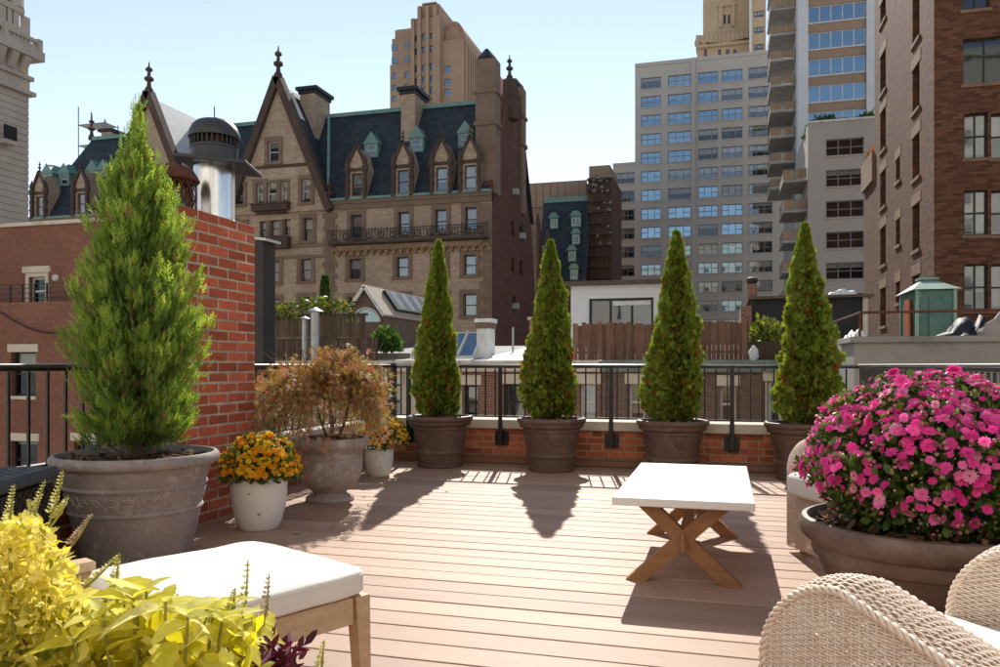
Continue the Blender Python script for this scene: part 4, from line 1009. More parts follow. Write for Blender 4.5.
for q in so_: trimpiece(bh, 'sill', 'u-', UB, q[0] - .15, q[1] + .15, q[2] - .16, q[2] - .005, .08, 'brown_st'); trimpiece(bh, 'lintel', 'u-', UB, q[0] - .25, q[1] + .25, q[3] + .005, q[3] + .5, .02, 'brown_st')
MB().box(UB - .15, UB + 2, v_back, v_back2 + .2, z_step - 1.6, z_step + .1).build('ledge', MT['brown_st'], bh, world=True)
MT['flower_red'] = leafmat('roof_flower', [(0, (0.5, 0.08, 0.03)), (1, (0.08, 0.14, 0.03))])
bush('roof_flower_bed', 'small orange flowering plants on the brown house ledge', (UB + .3, (v_back + v_back2) / 2, z_step + .1), .5, 200, MT['flower_red'], 'plant', leaf=.14)

# ---- slate-roofed house and the netted brown tower in the gap
VJ = 104.0
gj = thing('slate_roof_house', 'dark slate mansard with green copper dormers in the gap', 'building', (onV(560, 300, VJ)[0], VJ, GZ))
a, b, _, ze = rectV(536, 586, 300, 285, VJ); zr = onV(560, 199, VJ + 5)[1]; zt2 = onV(560, 184, VJ + 7)[1]
MB().box(a, b, VJ, VJ + 16, GZ, ze).build('wall', MT['dak_side'], gj, world=True)
MB().poly([(a, VJ, ze), (b, VJ, ze), (b, VJ + 5, zr), (a, VJ + 5, zr)]).poly([(a, VJ, ze), (a, VJ + 5, zr), (a, VJ + 16, zr), (a, VJ + 16, ze)]).poly([(a, VJ + 5, zr), (b, VJ + 5, zr), (b, VJ + 16, zr), (a, VJ + 16, zr)]).build('roof', MT['slate'], gj, world=True)
MB().box(a, b, VJ + 4.7, VJ + 5.2, zr - .5, zr + .2).build('ridge_copper', MT['copper'], gj, world=True)
mb = MB().box(onV(530, 300, VJ + 8)[0], b, VJ + 8, VJ + 14, ze, zt2)
for i in range(8): x = onV(533 + i * 7.2, 300, VJ + 8)[0]; mb.box(x - .5, x + .5, VJ + 7.6, VJ + 8.2, zt2 - 3.0, zt2 + .5)
mb.build('castellated_parapet', MT['deco'], gj, world=True)
for (x, y, w) in ((554, 221, 8), (576, 219, 10), (576, 238, 8), (545, 256, 9), (572, 256, 8), (574, 275, 8)):
    zc_ = onV(x, y, VJ + 2)[1]; vv = VJ + (zc_ - ze) / (zr - ze) * 5 - .6; uc = onV(x, y, vv)[0]; hw_ = w / 2 * Dv(x, vv) / FPX
    d = MB().box(uc - hw_, uc + hw_, vv, vv + 2, zc_ - .9, zc_ + .6); d.prism([(uc - hw_ - .2, zc_ + .6), (uc + hw_ + .2, zc_ + .6), (uc + hw_ * .5, zc_ + 1.3), (uc - hw_ * .5, zc_ + 1.3)], 'y', vv - .3, vv + 2.5)
    d = d.build('copper_dormer', MT['copper'], gj, world=True)
    window(gj, 'v', vv, uc - hw_ * .8, uc + hw_ * .8, zc_ - .7, zc_ + .4, dep=-.02, frame='fr_white', glass='glass', cols=2, rows=1, fw=.1, blind=.5)
st = MB(); x = onV(541, 300, VJ - 2)[0]
for (xx, y0) in ((536, 212), (546, 228)): u_, z_ = onV(xx, y0, VJ - 3); st.lathe([(.6, GZ - z_ + 18), (.6, -3), (.35, -2), (.4, -1.5), (.1, 0)], 6, (u_, VJ - 2, z_))
st.build('stone_pinnacles', MT['dak_dark'], gj, world=True)
VN_ = 108.0
nt_ = thing('netted_brown_tower', 'brown brick tower wrapped in builders netting left of the grey slab', 'building', (onV(599, 300, VN_)[0], VN_, GZ))
mb = MB(); u0, u1, zt = block(mb, 588, 612.5, 177, VN_, 10, ref=600); mb.build('wall', M('sooty_brick', (0.15, 0.085, 0.06), 0.9, (0.09, 0.05, 0.036), vs=.9, bump=.4, bs=4, bd=.1), nt_, world=True)
mb = MB(); block(mb, 589, 610, 165.5, VN_ + .5, 8, ref=600, zbot=zt); mb.build('top_box', MT['tan_band'], nt_, world=True)
mb = MB()
for i in range(6): x = u0 + (u1 - u0) * i / 5; mb.tube([(x, VN_ - .9, GZ), (x, VN_ - .9, zt - .3)], .05, 4)
for i in range(12): z = zt - .4 - i * 1.5; mb.tube([(u0, VN_ - .9, z), (u1, VN_ - .9, z)], .05, 4); mb.box(u0, u1, VN_ - .9, VN_ - .1, z - .1, z - .04)
mb.build('scaffold_frame', MT['fr_brown'], nt_, world=True)['kind'] = 'stuff'
mb = MB(); rr2 = random.Random(4)
for i in range(45):
    x = rr2.uniform(u0 + .8, u1); z = zt - rr2.random() ** 1.8 * 10 - .2; s = rr2.uniform(.06, .3)
    mb.poly([(x - s, VN_ - .95 - rr2.random() * .2, z), (x + s * .6, VN_ - 1.0, z - s * .5), (x + s, VN_ - .95, z + s), (x - s * .3, VN_ - 1.1, z + s * .8)])
mb.build('torn_netting', M('builders_netting', (0.30, 0.27, 0.25), 0.8, (0.16, 0.14, 0.13), vs=2), nt_, world=True)['kind'] = 'stuff'

# ---- lower brick house at the left, behind the juniper
VH = 24.0
MT['lbrick'] = brickmat('old_red_brick', (0.30, 0.115, 0.075), (0.20, 0.07, 0.048), (0.24, 0.15, 0.11), dirt=.45, dscale=.4, bump=.4)
MT['lime2'] = M('pale_window_stone', (0.60, 0.53, 0.43), 0.8, (0.5, 0.43, 0.34), vs=2)
lb = thing('old_brick_house', 'old red brick house with pale lintels behind the tall juniper', 'building', (onV(50, 300, VH)[0], VH, GZ))
hw1 = rectV(29.5, 46, 277, 305, VH); ls = [rectV(11, 36, 352, 396, VH - 1.2), rectV(11, 37, 441, 480, VH - 1.2), rectV(74, 96, 441, 480, VH - 1.2)]
u0 = onV(-60, 300, VH)[0]; u1 = onV(150, 300, VH)[0]; zt = onV(50, 225, VH)[1]; zs = onV(40, 305, VH)[1]
mb = MB(); facade(mb, 'v', VH, u0, u1, zs - .1, zt, [hw1], .2); shell(mb, u0, u1, VH, VH + 3, zs - .1, zt, 'f')
facade(mb, 'v', VH - 1.2, u0, u1 - .4, GZ, zs, ls, .2); shell(mb, u0, u1 - .4, VH - 1.2, VH + 3, GZ, zs, 'f'); mb.build('wall', MT['lbrick'], lb, world=True)
MB().box(u0, u1 + .1, VH - .12, VH + .4, zt + .002, zt + .14).build('wall_cap', MT['coping'], lb, world=True)
surround_obj(lb, 'v', VH, *hw1, 'lime2', w=.14, out=.05, sill=.05); trimpiece(lb, 'lintel', 'v', VH, hw1[0] - .25, hw1[1] + .25, hw1[3] + .16, hw1[3] + .4, .1, 'lime2')
for q in ls: trimpiece(lb, 'lintel', 'v', VH - 1.2, q[0] - .12, q[1] + .12, q[3] + .002, q[3] + .28, .05, 'lime2'); trimpiece(lb, 'sill', 'v', VH - 1.2, q[0] - .05, q[1] + .05, q[2] - .12, q[2] - .002, .08, 'lime2')
window(lb, 'v', VH, *hw1, dep=.15, frame='fr_white', rows=2, fw=.08, glass='glass_dark')
for q in ls: window(lb, 'v', VH - 1.2, *q, dep=.18, frame='fr_dark', glass='glass_dark', rows=2, fw=.06, blind=.4 if q == ls[0] else .1)
mb = MB(); za = zs + .02
for dz in (.12, .3, .48, .62): mb.box(u0, onV(72, 300, VH - 1.2)[0], VH - 1.15, VH - 1.12, za + dz, za + dz + .03)
for i in range(14): x = onV(72, 300, VH)[0] - i * .55; mb.box(x - .02, x + .02, VH - 1.16, VH - 1.11, za, za + .65)
mb.build('balcony_railing', MT['dak_iron'], lb, world=True)['kind'] = 'stuff'
q = onV(56, 278, VH); o = MB().lathe([(.14, 0), (.14, .05), (.1, .1), (0, .12)], 16, cap=False).build('wall_lamp', MT['fr_white'], lb); o.location = (q[0] - lb.location.x, VH - lb.location.y, q[1] - GZ); o.rotation_euler = (R(90), 0, 0)
cab = MB(); c0_, c1_ = onV(0, 312, VH - 1.3), onV(72, 332, VH - 1.3); cab.tube([(c0_[0] + (c1_[0] - c0_[0]) * t, VH - 1.3, c0_[1] + (c1_[1] - c0_[1]) * t - .3 * math.sin(math.pi * t)) for t in np.linspace(0, 1, 9)], .03, 5); cab.build('cable', MT['dak_iron'], lb, world=True)

# ---- unseen row added behind the camera: sunlit fronts bounce fill, seen in window reflections
MT['row'] = brickmat('cream_bounce_brick', (0.76, 0.70, 0.60), (0.72, 0.65, 0.55), (0.72, 0.66, 0.57), dirt=.12, dscale=.08, bump=.1)
for (uc, wd_, vv, ht, lab) in ((-34, 30, -26, 34, 'unseen cream block added behind the camera to bounce sunlight, left of the middle'), (-3, 31.5, -30, 42, 'tall unseen cream block added straight behind the camera to bounce sunlight'), (29, 31.5, -26, 36, 'unseen cream block added behind the camera to bounce sunlight, right of the middle')):
    t = thing('bounce_block', lab, 'building', (uc, vv - 8, GZ)); ops = []
    for k in range(2, int((ht - GZ - 2) / 3.3)):
        for j in range(6): x = uc - wd_ / 2 + wd_ * (j + .5) / 6; ops.append((x - .8, x + .8, GZ + k * 3.3, GZ + k * 3.3 + 1.8))
    mb = MB(); facade(mb, 'v+', vv, uc - wd_ / 2, uc + wd_ / 2, GZ, ht, ops, .25); shell(mb, uc - wd_ / 2, uc + wd_ / 2, vv - 16, vv, GZ, ht, 'b'); mb.build('wall', MT['row'], t, world=True)
    for q in ops:
        if q[2] > 0: window(t, 'v+', vv, *q, dep=.2, frame='fr_grey', glass='glass_dark', rows=2, fw=.08, blind=.4)
    MB().box(uc - wd_ / 2, uc + wd_ / 2, vv - .3, vv + .5, ht, ht + .8).build('cornice', MT['row'], t, world=True)
# ================================================================ THE ROOFS ACROSS THE YARD
VY = 20.0
MT['th_a'] = M('stucco', (0.50, 0.43, 0.35), 0.85, (0.42, 0.35, 0.27), vs=.8)
MT['th_b'] = brickmat('yard_brick', (0.28, 0.125, 0.085), (0.19, 0.08, 0.055), (0.30, 0.22, 0.17), dirt=.4, dscale=.5, bump=.4)
MT['th_c'] = brickmat('brown_yard_brick', (0.225, 0.14, 0.105), (0.15, 0.09, 0.068), (0.22, 0.17, 0.13), dirt=.4, dscale=.5, bump=.4)
MT['silver'] = M('silver_roof_coating', (0.78, 0.78, 0.77), 0.6, (0.62, 0.61, 0.59), vs=1.0, col3=(0.5, 0.48, 0.45), vs3=.8)
MT['roofing'] = M('grey_roofing', (0.30, 0.29, 0.28), 0.85, (0.22, 0.21, 0.20), vs=1)
MT['cornice_g'] = M('green_grey_cornice', (0.20, 0.25, 0.22), 0.7, vs=2)
def townhouse(label, x0, x1, wins, wmat, rmat, cmat, zt=None, lift=.75, sill='lime2'):
    t = thing('townhouse', label, 'building', (onV((x0 + x1) / 2, 300, VY)[0], VY, GZ))
    a = onV(x0, 300, VY)[0]; b = onV(x1, 300, VY)[0]; zt = zt or 1.05
    ops = [rectV(q[0], q[1], q[2], q[3], VY) for q in wins]
    mb = MB(); facade(mb, 'v', VY, a, b, GZ, zt, ops, .2); shell(mb, a, b, VY, VY + 12, GZ, zt, 'ft'); mb.build('wall', MT[wmat], t, world=True)
    MB().poly([(a, VY, zt), (b, VY, zt), (b, VY + 12, zt + lift), (a, VY + 12, zt + lift)]).poly([(a, VY + 12, zt), (a, VY, zt), (a, VY + 12, zt + lift)]).poly([(b, VY, zt), (b, VY + 12, zt), (b, VY + 12, zt + lift)]).build('roof', MT[rmat], t, world=True)
    MB().box(a + .01, b - .01, VY - .25, VY + .02, zt - .02, zt + .07).box(a + .01, b - .01, VY - .14, VY + .02, zt - .22, zt - .03).build('cornice', MT[cmat], t, world=True)
    for q in ops: trimpiece(t, 'lintel', 'v', VY, q[0] - .1, q[1] + .1, q[3] + .003, q[3] + .26, .05, sill); trimpiece(t, 'sill', 'v', VY, q[0] - .1, q[1] + .1, q[2] - .12, q[2] - .003, .07, sill)
    for q in ops: window(t, 'v', VY, *q, dep=.16, frame=random.choice(['fr_white', 'fr_dark']), glass='glass', rows=2, fw=.06, blind=random.choice([0, .4, .8]))
    return t
townhouse('pale stucco townhouse across the yard, behind the bronze maple', 200, 462, [(262, 280, 384, 420), (300, 318, 384, 420), (340, 358, 384, 420), (383, 400, 384, 420), (425, 443, 384, 420)], 'th_a', 'roofing', 'coping')
townhouse('red brick townhouse with white roof across the yard', 463, 601, [(464, 478, 385, 420), (503.5, 525, 384, 420), (545, 562, 384, 420), (580, 597, 384, 420)], 'th_b', 'silver', 'coping', lift=.95)
townhouse('brown brick townhouse across the yard below the reed fence', 602, 764, [(629, 645, 384, 421), (675, 692, 384, 421), (720, 736, 386, 423)], 'th_c', 'roofing', 'cornice_g')
townhouse('stucco townhouse across the yard left of the concrete wall', 765, 900, [(767, 782, 381, 424), (812, 830, 381, 424)], 'th_a', 'roofing', 'cornice_g')

def roofz(v, lift=.75): return 1.05 + lift * (v - VY) / 12
# white clapboard penthouse
VP = 30.0
pt = thing('clapboard_penthouse', 'white clapboard rooftop room with dark sliding window', 'building', (onV(615, 300, VP)[0], VP, 1.2))
a, b, z0, z1 = rectV(571, 664, 345, 285, VP); wq = rectV(589, 653.5, 298, 332, VP)
MT['clap'] = M('white_clapboard', (0.66, 0.65, 0.64), 0.6, vs=2, var=.08)
mb = MB(); facade(mb, 'v', VP, a, b, 1.2, z1, [wq], .15); shell(mb, a, b, VP, VP + 6, 1.2, z1, 'f'); mb.build('wall', MT['clap'], pt, world=True)
n = int((z1 - 1.6) / .13)
for i in range(n):
    z = 1.6 + i * .13
    for (s0, s1) in ((((a, wq[0] - .06), (wq[1] + .06, b)) if wq[2] - .1 < z < wq[3] + .06 else ((a, b),))):
        MB().prism([(VP - .035, z), (VP - .002, z), (VP - .002, z + .13), (VP - .012, z + .13)], 'x', s0, s1).build('clapboard', MT['clap'], pt, world=True)
MB().box(a - .2, b + .2, VP - .3, VP + 6.2, z1 + .002, z1 + .16).build('roof_slab', MT['fr_brown'], pt, world=True)
window(pt, 'v', VP, *wq, dep=.1, frame='fr_dark', glass='glass', cols=3, rows=1, fw=.09)
MB().box(wq[0] + .9, wq[1] - .12, VP + .04, VP + .09, wq[3] - .28, wq[3] - .12).build('roller_blind', MT['fr_white'], pt, world=True)
# reed fence: every slat
VR = 20.6
MT['reed'] = M('reed_slat', (0.19, 0.098, 0.062), 0.85, (0.11, 0.055, 0.037), vs=5, stretch=(3, 3, .4), bump=.4, bs=30, rnd=.35)
rf_ = thing('reed_fence', 'brown reed screen fence on the brown townhouse roof', 'fence', (onV(660, 300, VR)[0], VR, 1.05))
a, b, z0, z1 = rectV(574, 747, 361, 324, VR); n = int((b - a) / .105)
ms = [MB().box(-.051, .051, -.012 - .004 * k, .012, .06, z1 - 1.05 + .03 * k).mesh('slat', MT['reed']) for k in range(3)]
for i in range(n): put('slat', random.choice(ms), rf_, (a + (b - a) * (i + .5) / n - rf_.location.x, random.uniform(-.012, .012), random.uniform(-.02, .02)))
for dz in (.25, z1 - 1.05 - .18): MB().box(a - rf_.location.x, b - rf_.location.x, .03, .07, dz, dz + .06).build('fence_rail', MT['fr_brown'], rf_)
for k in range(5): x = a + (b - a) * k / 4 - rf_.location.x; MB().box(x - .04, x + .04, .072, .15, 0, z1 - 1.0).build('fence_post', MT['fr_brown'], rf_)
# weathered board fence with lattice, in two tiers
VFN = 21.2
MT['oldwood'] = M('weathered_board', (0.115, 0.078, 0.05), 0.9, (0.07, 0.046, 0.03), vs=4, stretch=(4, 4, .5), bump=.4, bs=30, rnd=.3, col3=(0.10, 0.11, 0.045), vs3=1.2)
wf = thing('board_fence', 'weathered two-tier board fence on the roof beyond the maple', 'fence', (onV(310, 300, VFN)[0], VFN, 1.0))
a, b, z0, zm = rectV(238, 378, 360, 338, VFN); _, _, _, z1 = rectV(238, 372, 330, 314, VFN); n = int((b - a) / .11); lx = wf.location.x
m1 = MB().box(-.048, .048, -.01, .01, 0.05, zm - 1.02).mesh('board', MT['oldwood']); m2 = MB().box(-.048, .048, -.01, .01, 0.02, z1 - zm - .02).mesh('board', MT['oldwood'])
for i in range(n):
    x = a + (b - a) * (i + .5) / n - lx
    put('board', m1, wf, (x, random.uniform(-.01, .01), 0))
    if x + lx < b - .4: put('board', m2, wf, (x, .12 + random.uniform(-.01, .01), zm - 1.0))
MB().box(a - lx, b - lx, .02, .08, zm - 1.08, zm - 1.0).build('fence_rail', MT['oldwood'], wf); MB().box(a - lx, b - lx - .4, .14, .2, z1 - 1.06, z1 - 1.0).build('fence_rail', MT['oldwood'], wf)
la = MB(); lh = .32
k = 0; x = a
while x < b - .75:
    la.bar((x - lx, .12, z1 - 1.0), (x + lh - lx, .12, z1 - 1.0 + lh), .01, .03, up=(0, 1, 0)); la.bar((x + lh - lx, .14, z1 - 1.0), (x - lx, .14, z1 - 1.0 + lh), .01, .03, up=(0, 1, 0)); x += .16
la.box(a - lx, b - .42 - lx, .1, .16, z1 - 1.0 + lh, z1 - .96 + lh)
la.build('lattice', MT['oldwood'], wf)['kind'] = 'stuff'
MT['vine'] = leafmat('vine_leaf', [(0, (0.05, 0.09, 0.015)), (.6, (0.17, 0.20, 0.03)), (1, (0.35, 0.33, 0.06))])
vn = thing('climbing_vine', 'yellow-green vine over the lattice of the board fence', 'vine', (onV(300, 300, VFN)[0], VFN, z1))
N_ = 700; lx2 = vn.location.x
px = a - lx2 + RG.random(N_) ** 1.3 * (b - a - .8); pz = RG.normal(size=N_) * .12 + .18 + .12 * np.sin(px * 2.3); 
scatter('foliage', *LEAF2, np.stack([px, RG.normal(size=N_) * .12, pz], 1), frames(RG.normal(size=(N_, 3)) + np.array([0, -.5, .2])), .10 + .07 * RG.random(N_), MT['vine'], vn)
MB().tube([(a - lx2 + i * .4, .03 * math.sin(i * 2), .12 + .08 * math.sin(i * 1.7)) for i in range(int((b - a - .8) / .4))], .015, 5).build('stem', MT['bark'], vn)
# dim bulkhead beside the chimney
VK = 14.0
bk = thing('roof_bulkhead', 'dark brown rooftop bulkhead with pale edge beside the chimney', 'bulkhead', (onV(262, 300, VK)[0], VK, 0))
a, b, z0, z1 = rectV(225, 263, 300, 241, VK); MB().box(a, b, VK, VK + .45, -6, z1).build('wall', M('dark_render', (0.055, 0.045, 0.042), 0.8, vs=1), bk, world=True)
MB().prism([(a - .05, z1 + .12), (b + .1, z1 - .02), (b + .1, z1 + .03), (a - .05, z1 + .17)], 'y', VK - .05, VK + .5).build('roof_edge', MT['fr_white'], bk, world=True)
# gabled conservatory with roof lights, shrub, small cypress
VG = 29.0
gc = thing('gabled_conservatory', 'small gabled rooftop room with four roof lights', 'building', (onV(366, 300, VG)[0], VG, .6))
MT['gab_roof'] = M('sandy_roofing', (0.46, 0.38, 0.30), 0.85, (0.38, 0.30, 0.23), vs=2, bump=.4, bs=15)
ub, zb_ = onV(366.5, 287, VG); ue, ze_ = onV(384, 313, VG); hwG = ue - ub; vend = onU(424, 300, ub)[0]
wl = MB(); wl.poly([(ub - hwG, VG, .6), (ue, VG, .6), (ue, VG, ze_), (ub, VG, zb_ - .06), (ub - hwG, VG, ze_)]); wl.quad((ue, VG, .6), (ue, vend, .6), (ue, vend, ze_), (ue, VG, ze_)); wl.quad((ub - hwG, VG, .6), (ub - hwG, vend, .6), (ub - hwG, vend, ze_), (ub - hwG, VG, ze_))
wl.poly([(ub - hwG, vend, .6), (ue, vend, .6), (ue, vend, ze_), (ub, vend, zb_ - .06), (ub - hwG, vend, ze_)])
wl.build('wall', MT['th_c'], gc, world=True)
sl2 = Vector((hwG, 0, ze_ - zb_)); ov = 1.12
for sg in (-1, 1):
    a3 = Vector((ub, VG - .2, zb_)); b3 = Vector((ub + sg * hwG * ov, VG - .2, zb_ + (ze_ - zb_) * ov)); dv = Vector((0, vend - VG + .4, 0)); up_ = Vector((0, 0, .07))
    MB().add([a3, b3, b3 + dv, a3 + dv, a3 + up_, b3 + up_, b3 + dv + up_, a3 + dv + up_], [(0, 1, 2, 3), (4, 5, 6, 7), (0, 1, 5, 4), (1, 2, 6, 5), (2, 3, 7, 6)]).build('roof_slope', MT['gab_roof'], gc, world=True)
    MB().bar((ub, VG - .24, zb_ + .02), (ub + sg * hwG * ov, VG - .24, zb_ + (ze_ - zb_) * ov + .02), .06, .14).build('barge_board', MT['fr_white'], gc, world=True)
ca = [(ub + .55 * math.cos(t), ze_ - .35 + .5 * math.sin(t)) for t in np.linspace(0, math.pi, 11)]
MB().prism(ca, 'y', VG - .06, VG - .01).build('arched_window', MT['glass_blue'], gc, world=True)
MB().tube([(ub + .6 * math.cos(t), VG - .07, ze_ - .35 + .55 * math.sin(t)) for t in np.linspace(0, math.pi, 13)], .05, 5).build('arch_frame', MT['fr_white'], gc, world=True)
MT['rl_glass'] = M('roof_light_glass', (0.35, 0.38, 0.42), .2, spec=.8)
nn = Vector((-(ze_ - zb_), 0, hwG)).normalized()
for i, x in enumerate((383, 394, 404.5, 414.5)):
    v0 = onU(x, 300, ub + .2 * hwG)[0]; wv2 = 1.15
    P0 = Vector((ub, v0, zb_ + .07)) + sl2 * .14; P1 = Vector((ub, v0, zb_ + .07)) + sl2 * .92; dv = Vector((0, wv2, 0)); hN = nn * .14
    fr = MB().add([P0, P1, P1 + dv, P0 + dv, P0 + hN, P1 + hN, P1 + dv + hN, P0 + dv + hN], [(4, 5, 6, 7), (0, 1, 5, 4), (1, 2, 6, 5), (2, 3, 7, 6), (3, 0, 4, 7)]).build('roof_light', MT['fr_dark'], gc, world=True)
    i0 = P0 + sl2 * .04 + dv * .38 + hN * 1.05; i1 = P1 - sl2 * .04 + dv * .38 + hN * 1.05; dd = dv * .5
    MB().quad(i0, i1, i1 + dd, i0 + dd).build('pane', MT['rl_glass'], fr, world=True)
MT['leaf_mid'] = leafmat('mid_foliage', [(0, (0.03, 0.07, 0.012)), (.6, (0.07, 0.15, 0.025)), (1, (0.15, 0.24, 0.05))])
ub_, _ = onV(386, 338, 22.4); bush('rooftop_shrub', 'rounded green shrub between board fence and skylight', (ub_, 22.4, 1.35), .5, 1400, MT['leaf_mid'], leaf=.11, flat=1.15)
pl = MB().box(-.62, .62, -.2, .2, -.25, .0).build('planter_trough', M('grey_planter', (0.25, 0.22, 0.18), .9, vs=3)); pl.location = (ub_ + .1, 22.4, 1.36); tag(pl, 'weathered grey trough below the rounded green shrub', 'planter')
uc_, _ = onV(325, 300, 26); cy = thing('small_cypress', 'small dark cypress standing above the board fence', 'tree', (uc_, 26, 1.4)); n = 900
hh = RG.random(n); rr_ = .28 * (1 - hh) ** .7 * np.sqrt(RG.random(n)) + .02; aa = RG.random(n) * 6.283; zt_ = onV(325, 278, 26)[1] - 1.4
lo = np.stack([rr_ * np.cos(aa), rr_ * np.sin(aa), .2 + hh * (zt_ - .2)], 1)
scatter('crown', *SPRAY_FAN, lo, frames(np.stack([np.cos(aa), np.sin(aa), np.full(n, 2.0)], 1)), .16 + .08 * RG.random(n), MT['leaf_dark'], cy); MB().tube([(0, 0, 0), (0, 0, zt_ * .9)], [.05, .01], 6).build('trunk', MT['bark'], cy)
# vent pipes with caps before the board fence
MT['zinc'] = M('zinc_pipe', (0.42, 0.43, 0.44), 0.4, (0.3, 0.3, 0.31), vs=4, metal=.6)
def ventpipe(label, x, ytop, w, v, zbase, cap=1.9):
    u_, zt = onV(x, ytop, v); r = w / 2 * Dv(x, v) / FPX
    t = thing('vent_pipe', label, 'vent pipe', (u_, v, zbase)); h = zt - zbase
    MB().lathe([(r, 0), (r, h - r * 1.2)], 16).build('pipe', MT['zinc'], t, smooth=True)
    MB().lathe([(r * cap, h - r), (r * cap * .9, h - r * .9), (r * .3, h - .1 * r), (0, h)], 16, cap=False).build('cap', MT['zinc'], t, smooth=True)
    MB().lathe([(r * 1.5, 0), (r * 1.5, .05), (r * 1.02, .12)], 16, cap=False).build('flashing', MT['silver'], t, smooth=True)
ventpipe('wide zinc vent pipe with conical cap before the board fence', 315, 307, 8.5, 18.6, -1)
ventpipe('slim zinc vent pipe left of the wide one', 304.5, 316, 5, 18.6, -1, 2.2)
ventpipe('short white vent pipe on the white roof, beside the white chimney block', 492.5, 327, 3.4, 23.5, 1.25, 1.1)
ventpipe('slender vent pipe in the middle of the white roof', 513, 327, 2.2, 24.5, 1.3, 1.2)
# skylight with blue glass, white chimney block, brick stub
VSK = 22.3
skl = thing('sloped_skylight', 'white skylight box with sloping blue glass behind the leftmost slim conifer', 'skylight', (onV(440, 300, VSK)[0], VSK, 1.1))
a, _ = onV(411, 345, VSK); b, _ = onV(473, 345, VSK); zt = onV(440, 331, VSK)[1]; zl = onV(440, 359, VSK)[1]
MB().prism([(VSK, 1.05), (VSK + 1.3, 1.05), (VSK + 1.3, zt), (VSK + 1.1, zt), (VSK, zl + .05)], 'x', a, b).build('box', MT['silver'], skl, world=True)
n = 4
for i in range(n):
    x0 = a + (b - a) * i / n + .05; x1 = a + (b - a) * (i + 1) / n - .05
    e = Vector((0, 1.1, zt - zl - .05)); nrm = Vector((0, -(zt - zl), 1.1)).normalized() * .025
    q0 = Vector((x0, VSK, zl + .05)) + e * .06 + nrm; q1 = Vector((x1, VSK, zl + .05)) + e * .06 + nrm
    MB().quad(q0, q1, q1 + e * .88, q0 + e * .88).build('pane', M('skylight_glass', (0.05, 0.13, 0.25), .08, spec=.9), skl, world=True)
    MB().bar(Vector((x0 - .05, VSK, zl + .05)) + nrm * 2, Vector((x0 - .05, VSK, zl + .05)) + e + nrm * 2, .05, .05).build('glazing_bar', MT['fr_white'], skl, world=True)
wc = thing('white_chimney_block', 'white painted chimney block with flat cap on the white roof', 'chimney', (onV(482, 300, 22.8)[0], 22.8, 1.2))
a, b, _, zt = rectV(476.5, 489.5, 330, 318.5, 22.8); MB().cbox(a, b, 22.8, 23.4, 1.15, zt - .12, .01).build('stack', MT['silver'], wc, world=True)
MB().box(a - .03, b + .03, 22.77, 23.43, zt - .3, zt - .121).build('cap_course', MT['th_c'], wc, world=True); MB().cbox(a - .06, b + .06, 22.74, 23.46, zt - .12, zt, .01).build('cap', MT['silver'], wc, world=True)
sb_ = MB(); a, b, _, zt = rectV(529, 542, 340, 317, 23); sb_.box(a, b, 23, 23.4, 1.1, zt - .08); st_ = thing('brick_stub_wall', 'short brick stub wall behind the second slim conifer', 'wall', ((a + b) / 2, 23.2, 1.1)); sb_.build('wall', MT['th_b'], st_, world=True); MB().box(a - .04, b + .04, 22.96, 23.44, zt - .08, zt).build('cap', MT['coping'], st_, world=True)
# black rooftop shed with chimney pot
VBK = 23.5
MT['tar'] = M('black_tar_felt', (0.018, 0.018, 0.02), 0.7, vs=2, bump=.2, bs=8)
bs = thing('black_shed', 'black tarred rooftop shed with brick edge beside the rightmost conifer', 'shed', (onV(800, 300, VBK)[0], VBK, 1.1))
a, b, z0, z1 = rectV(741, 868, 350, 296, VBK); dq = rectV(786, 793, 306, 345, VBK)
MB().box(a + .3, b - .15, VBK, VBK + 3, 1.1, z1 - .08).build('wall', MT['tar'], bs, world=True); MB().box(a, a + .29, VBK - .06, VBK + 3, 1.1, z1 - .25).build('brick_edge', MT['th_b'], bs, world=True)
MB().box(a + .2, b + .12, VBK - .25, VBK + 3.2, z1 - .075, z1).build('roof_slab', MT['fr_brown'], bs, world=True); MB().box(b - .14, b - .02, VBK - .1, VBK + 2.9, 1.1, z1 - .08).build('corner_board', MT['coping'], bs, world=True)
MB().box(dq[0], dq[1], VBK - .05, VBK - .004, 1.2, dq[3]).build('door', M('grey_door', (0.3, 0.28, 0.27), .6), bs, world=True)
cpot = thing('chimney_pot', 'orange brick chimney stub with dark cowl beside the black shed', 'chimney', (onV(752, 300, 24.2)[0], 24.2, z1)); zz = onV(750, 284, 24.2)[1] - z1
MB().box(-.14, .14, -.12, .16, 0, zz).build('stack', MT['th_b'], cpot); MB().lathe([(.1, zz), (.16, zz + .05), (.15, zz + .16), (.08, zz + .2), (0, zz + .21)], 12, cap=False).build('cowl', MT['tar'], cpot, smooth=True)
MT['tarp2'] = M('white_plastic_sheet', (0.75, 0.75, 0.74), .5, vs=4)
def lump(name, label, cat, c, sx, sy, sz, mat, seed):
    rg = np.random.default_rng(seed); bm = bmesh.new(); bmesh.ops.create_icosphere(bm, subdivisions=3, radius=1)
    ph = rg.random((6, 3)) * 6; kk = rg.normal(size=(6, 3)) * 4.2
    for q in bm.verts:
        d = 1 + sum(.13 * math.sin(float(kk[i] @ np.array(q.co[:])) + ph[i, 0]) for i in range(6))
        q.co = Vector((q.co.x * sx * d, q.co.y * sy * d, max(-.35, q.co.z) * sz * d + .35 * sz))
    me = bpy.data.meshes.new(name); bm.to_mesh(me); bm.free(); me.materials.append(mat); me.polygons.foreach_set('use_smooth', [True] * len(me.polygons))
    o = put(name, me, None, c); tag(o, label, cat); return o
lump('plastic_sheet', 'crumpled white plastic sheet on the black shed roof', 'sheet', (onV(841, 300, 24.5)[0], 24.5, z1 + .01), .36, .25, .17, MT['tarp2'], 3)
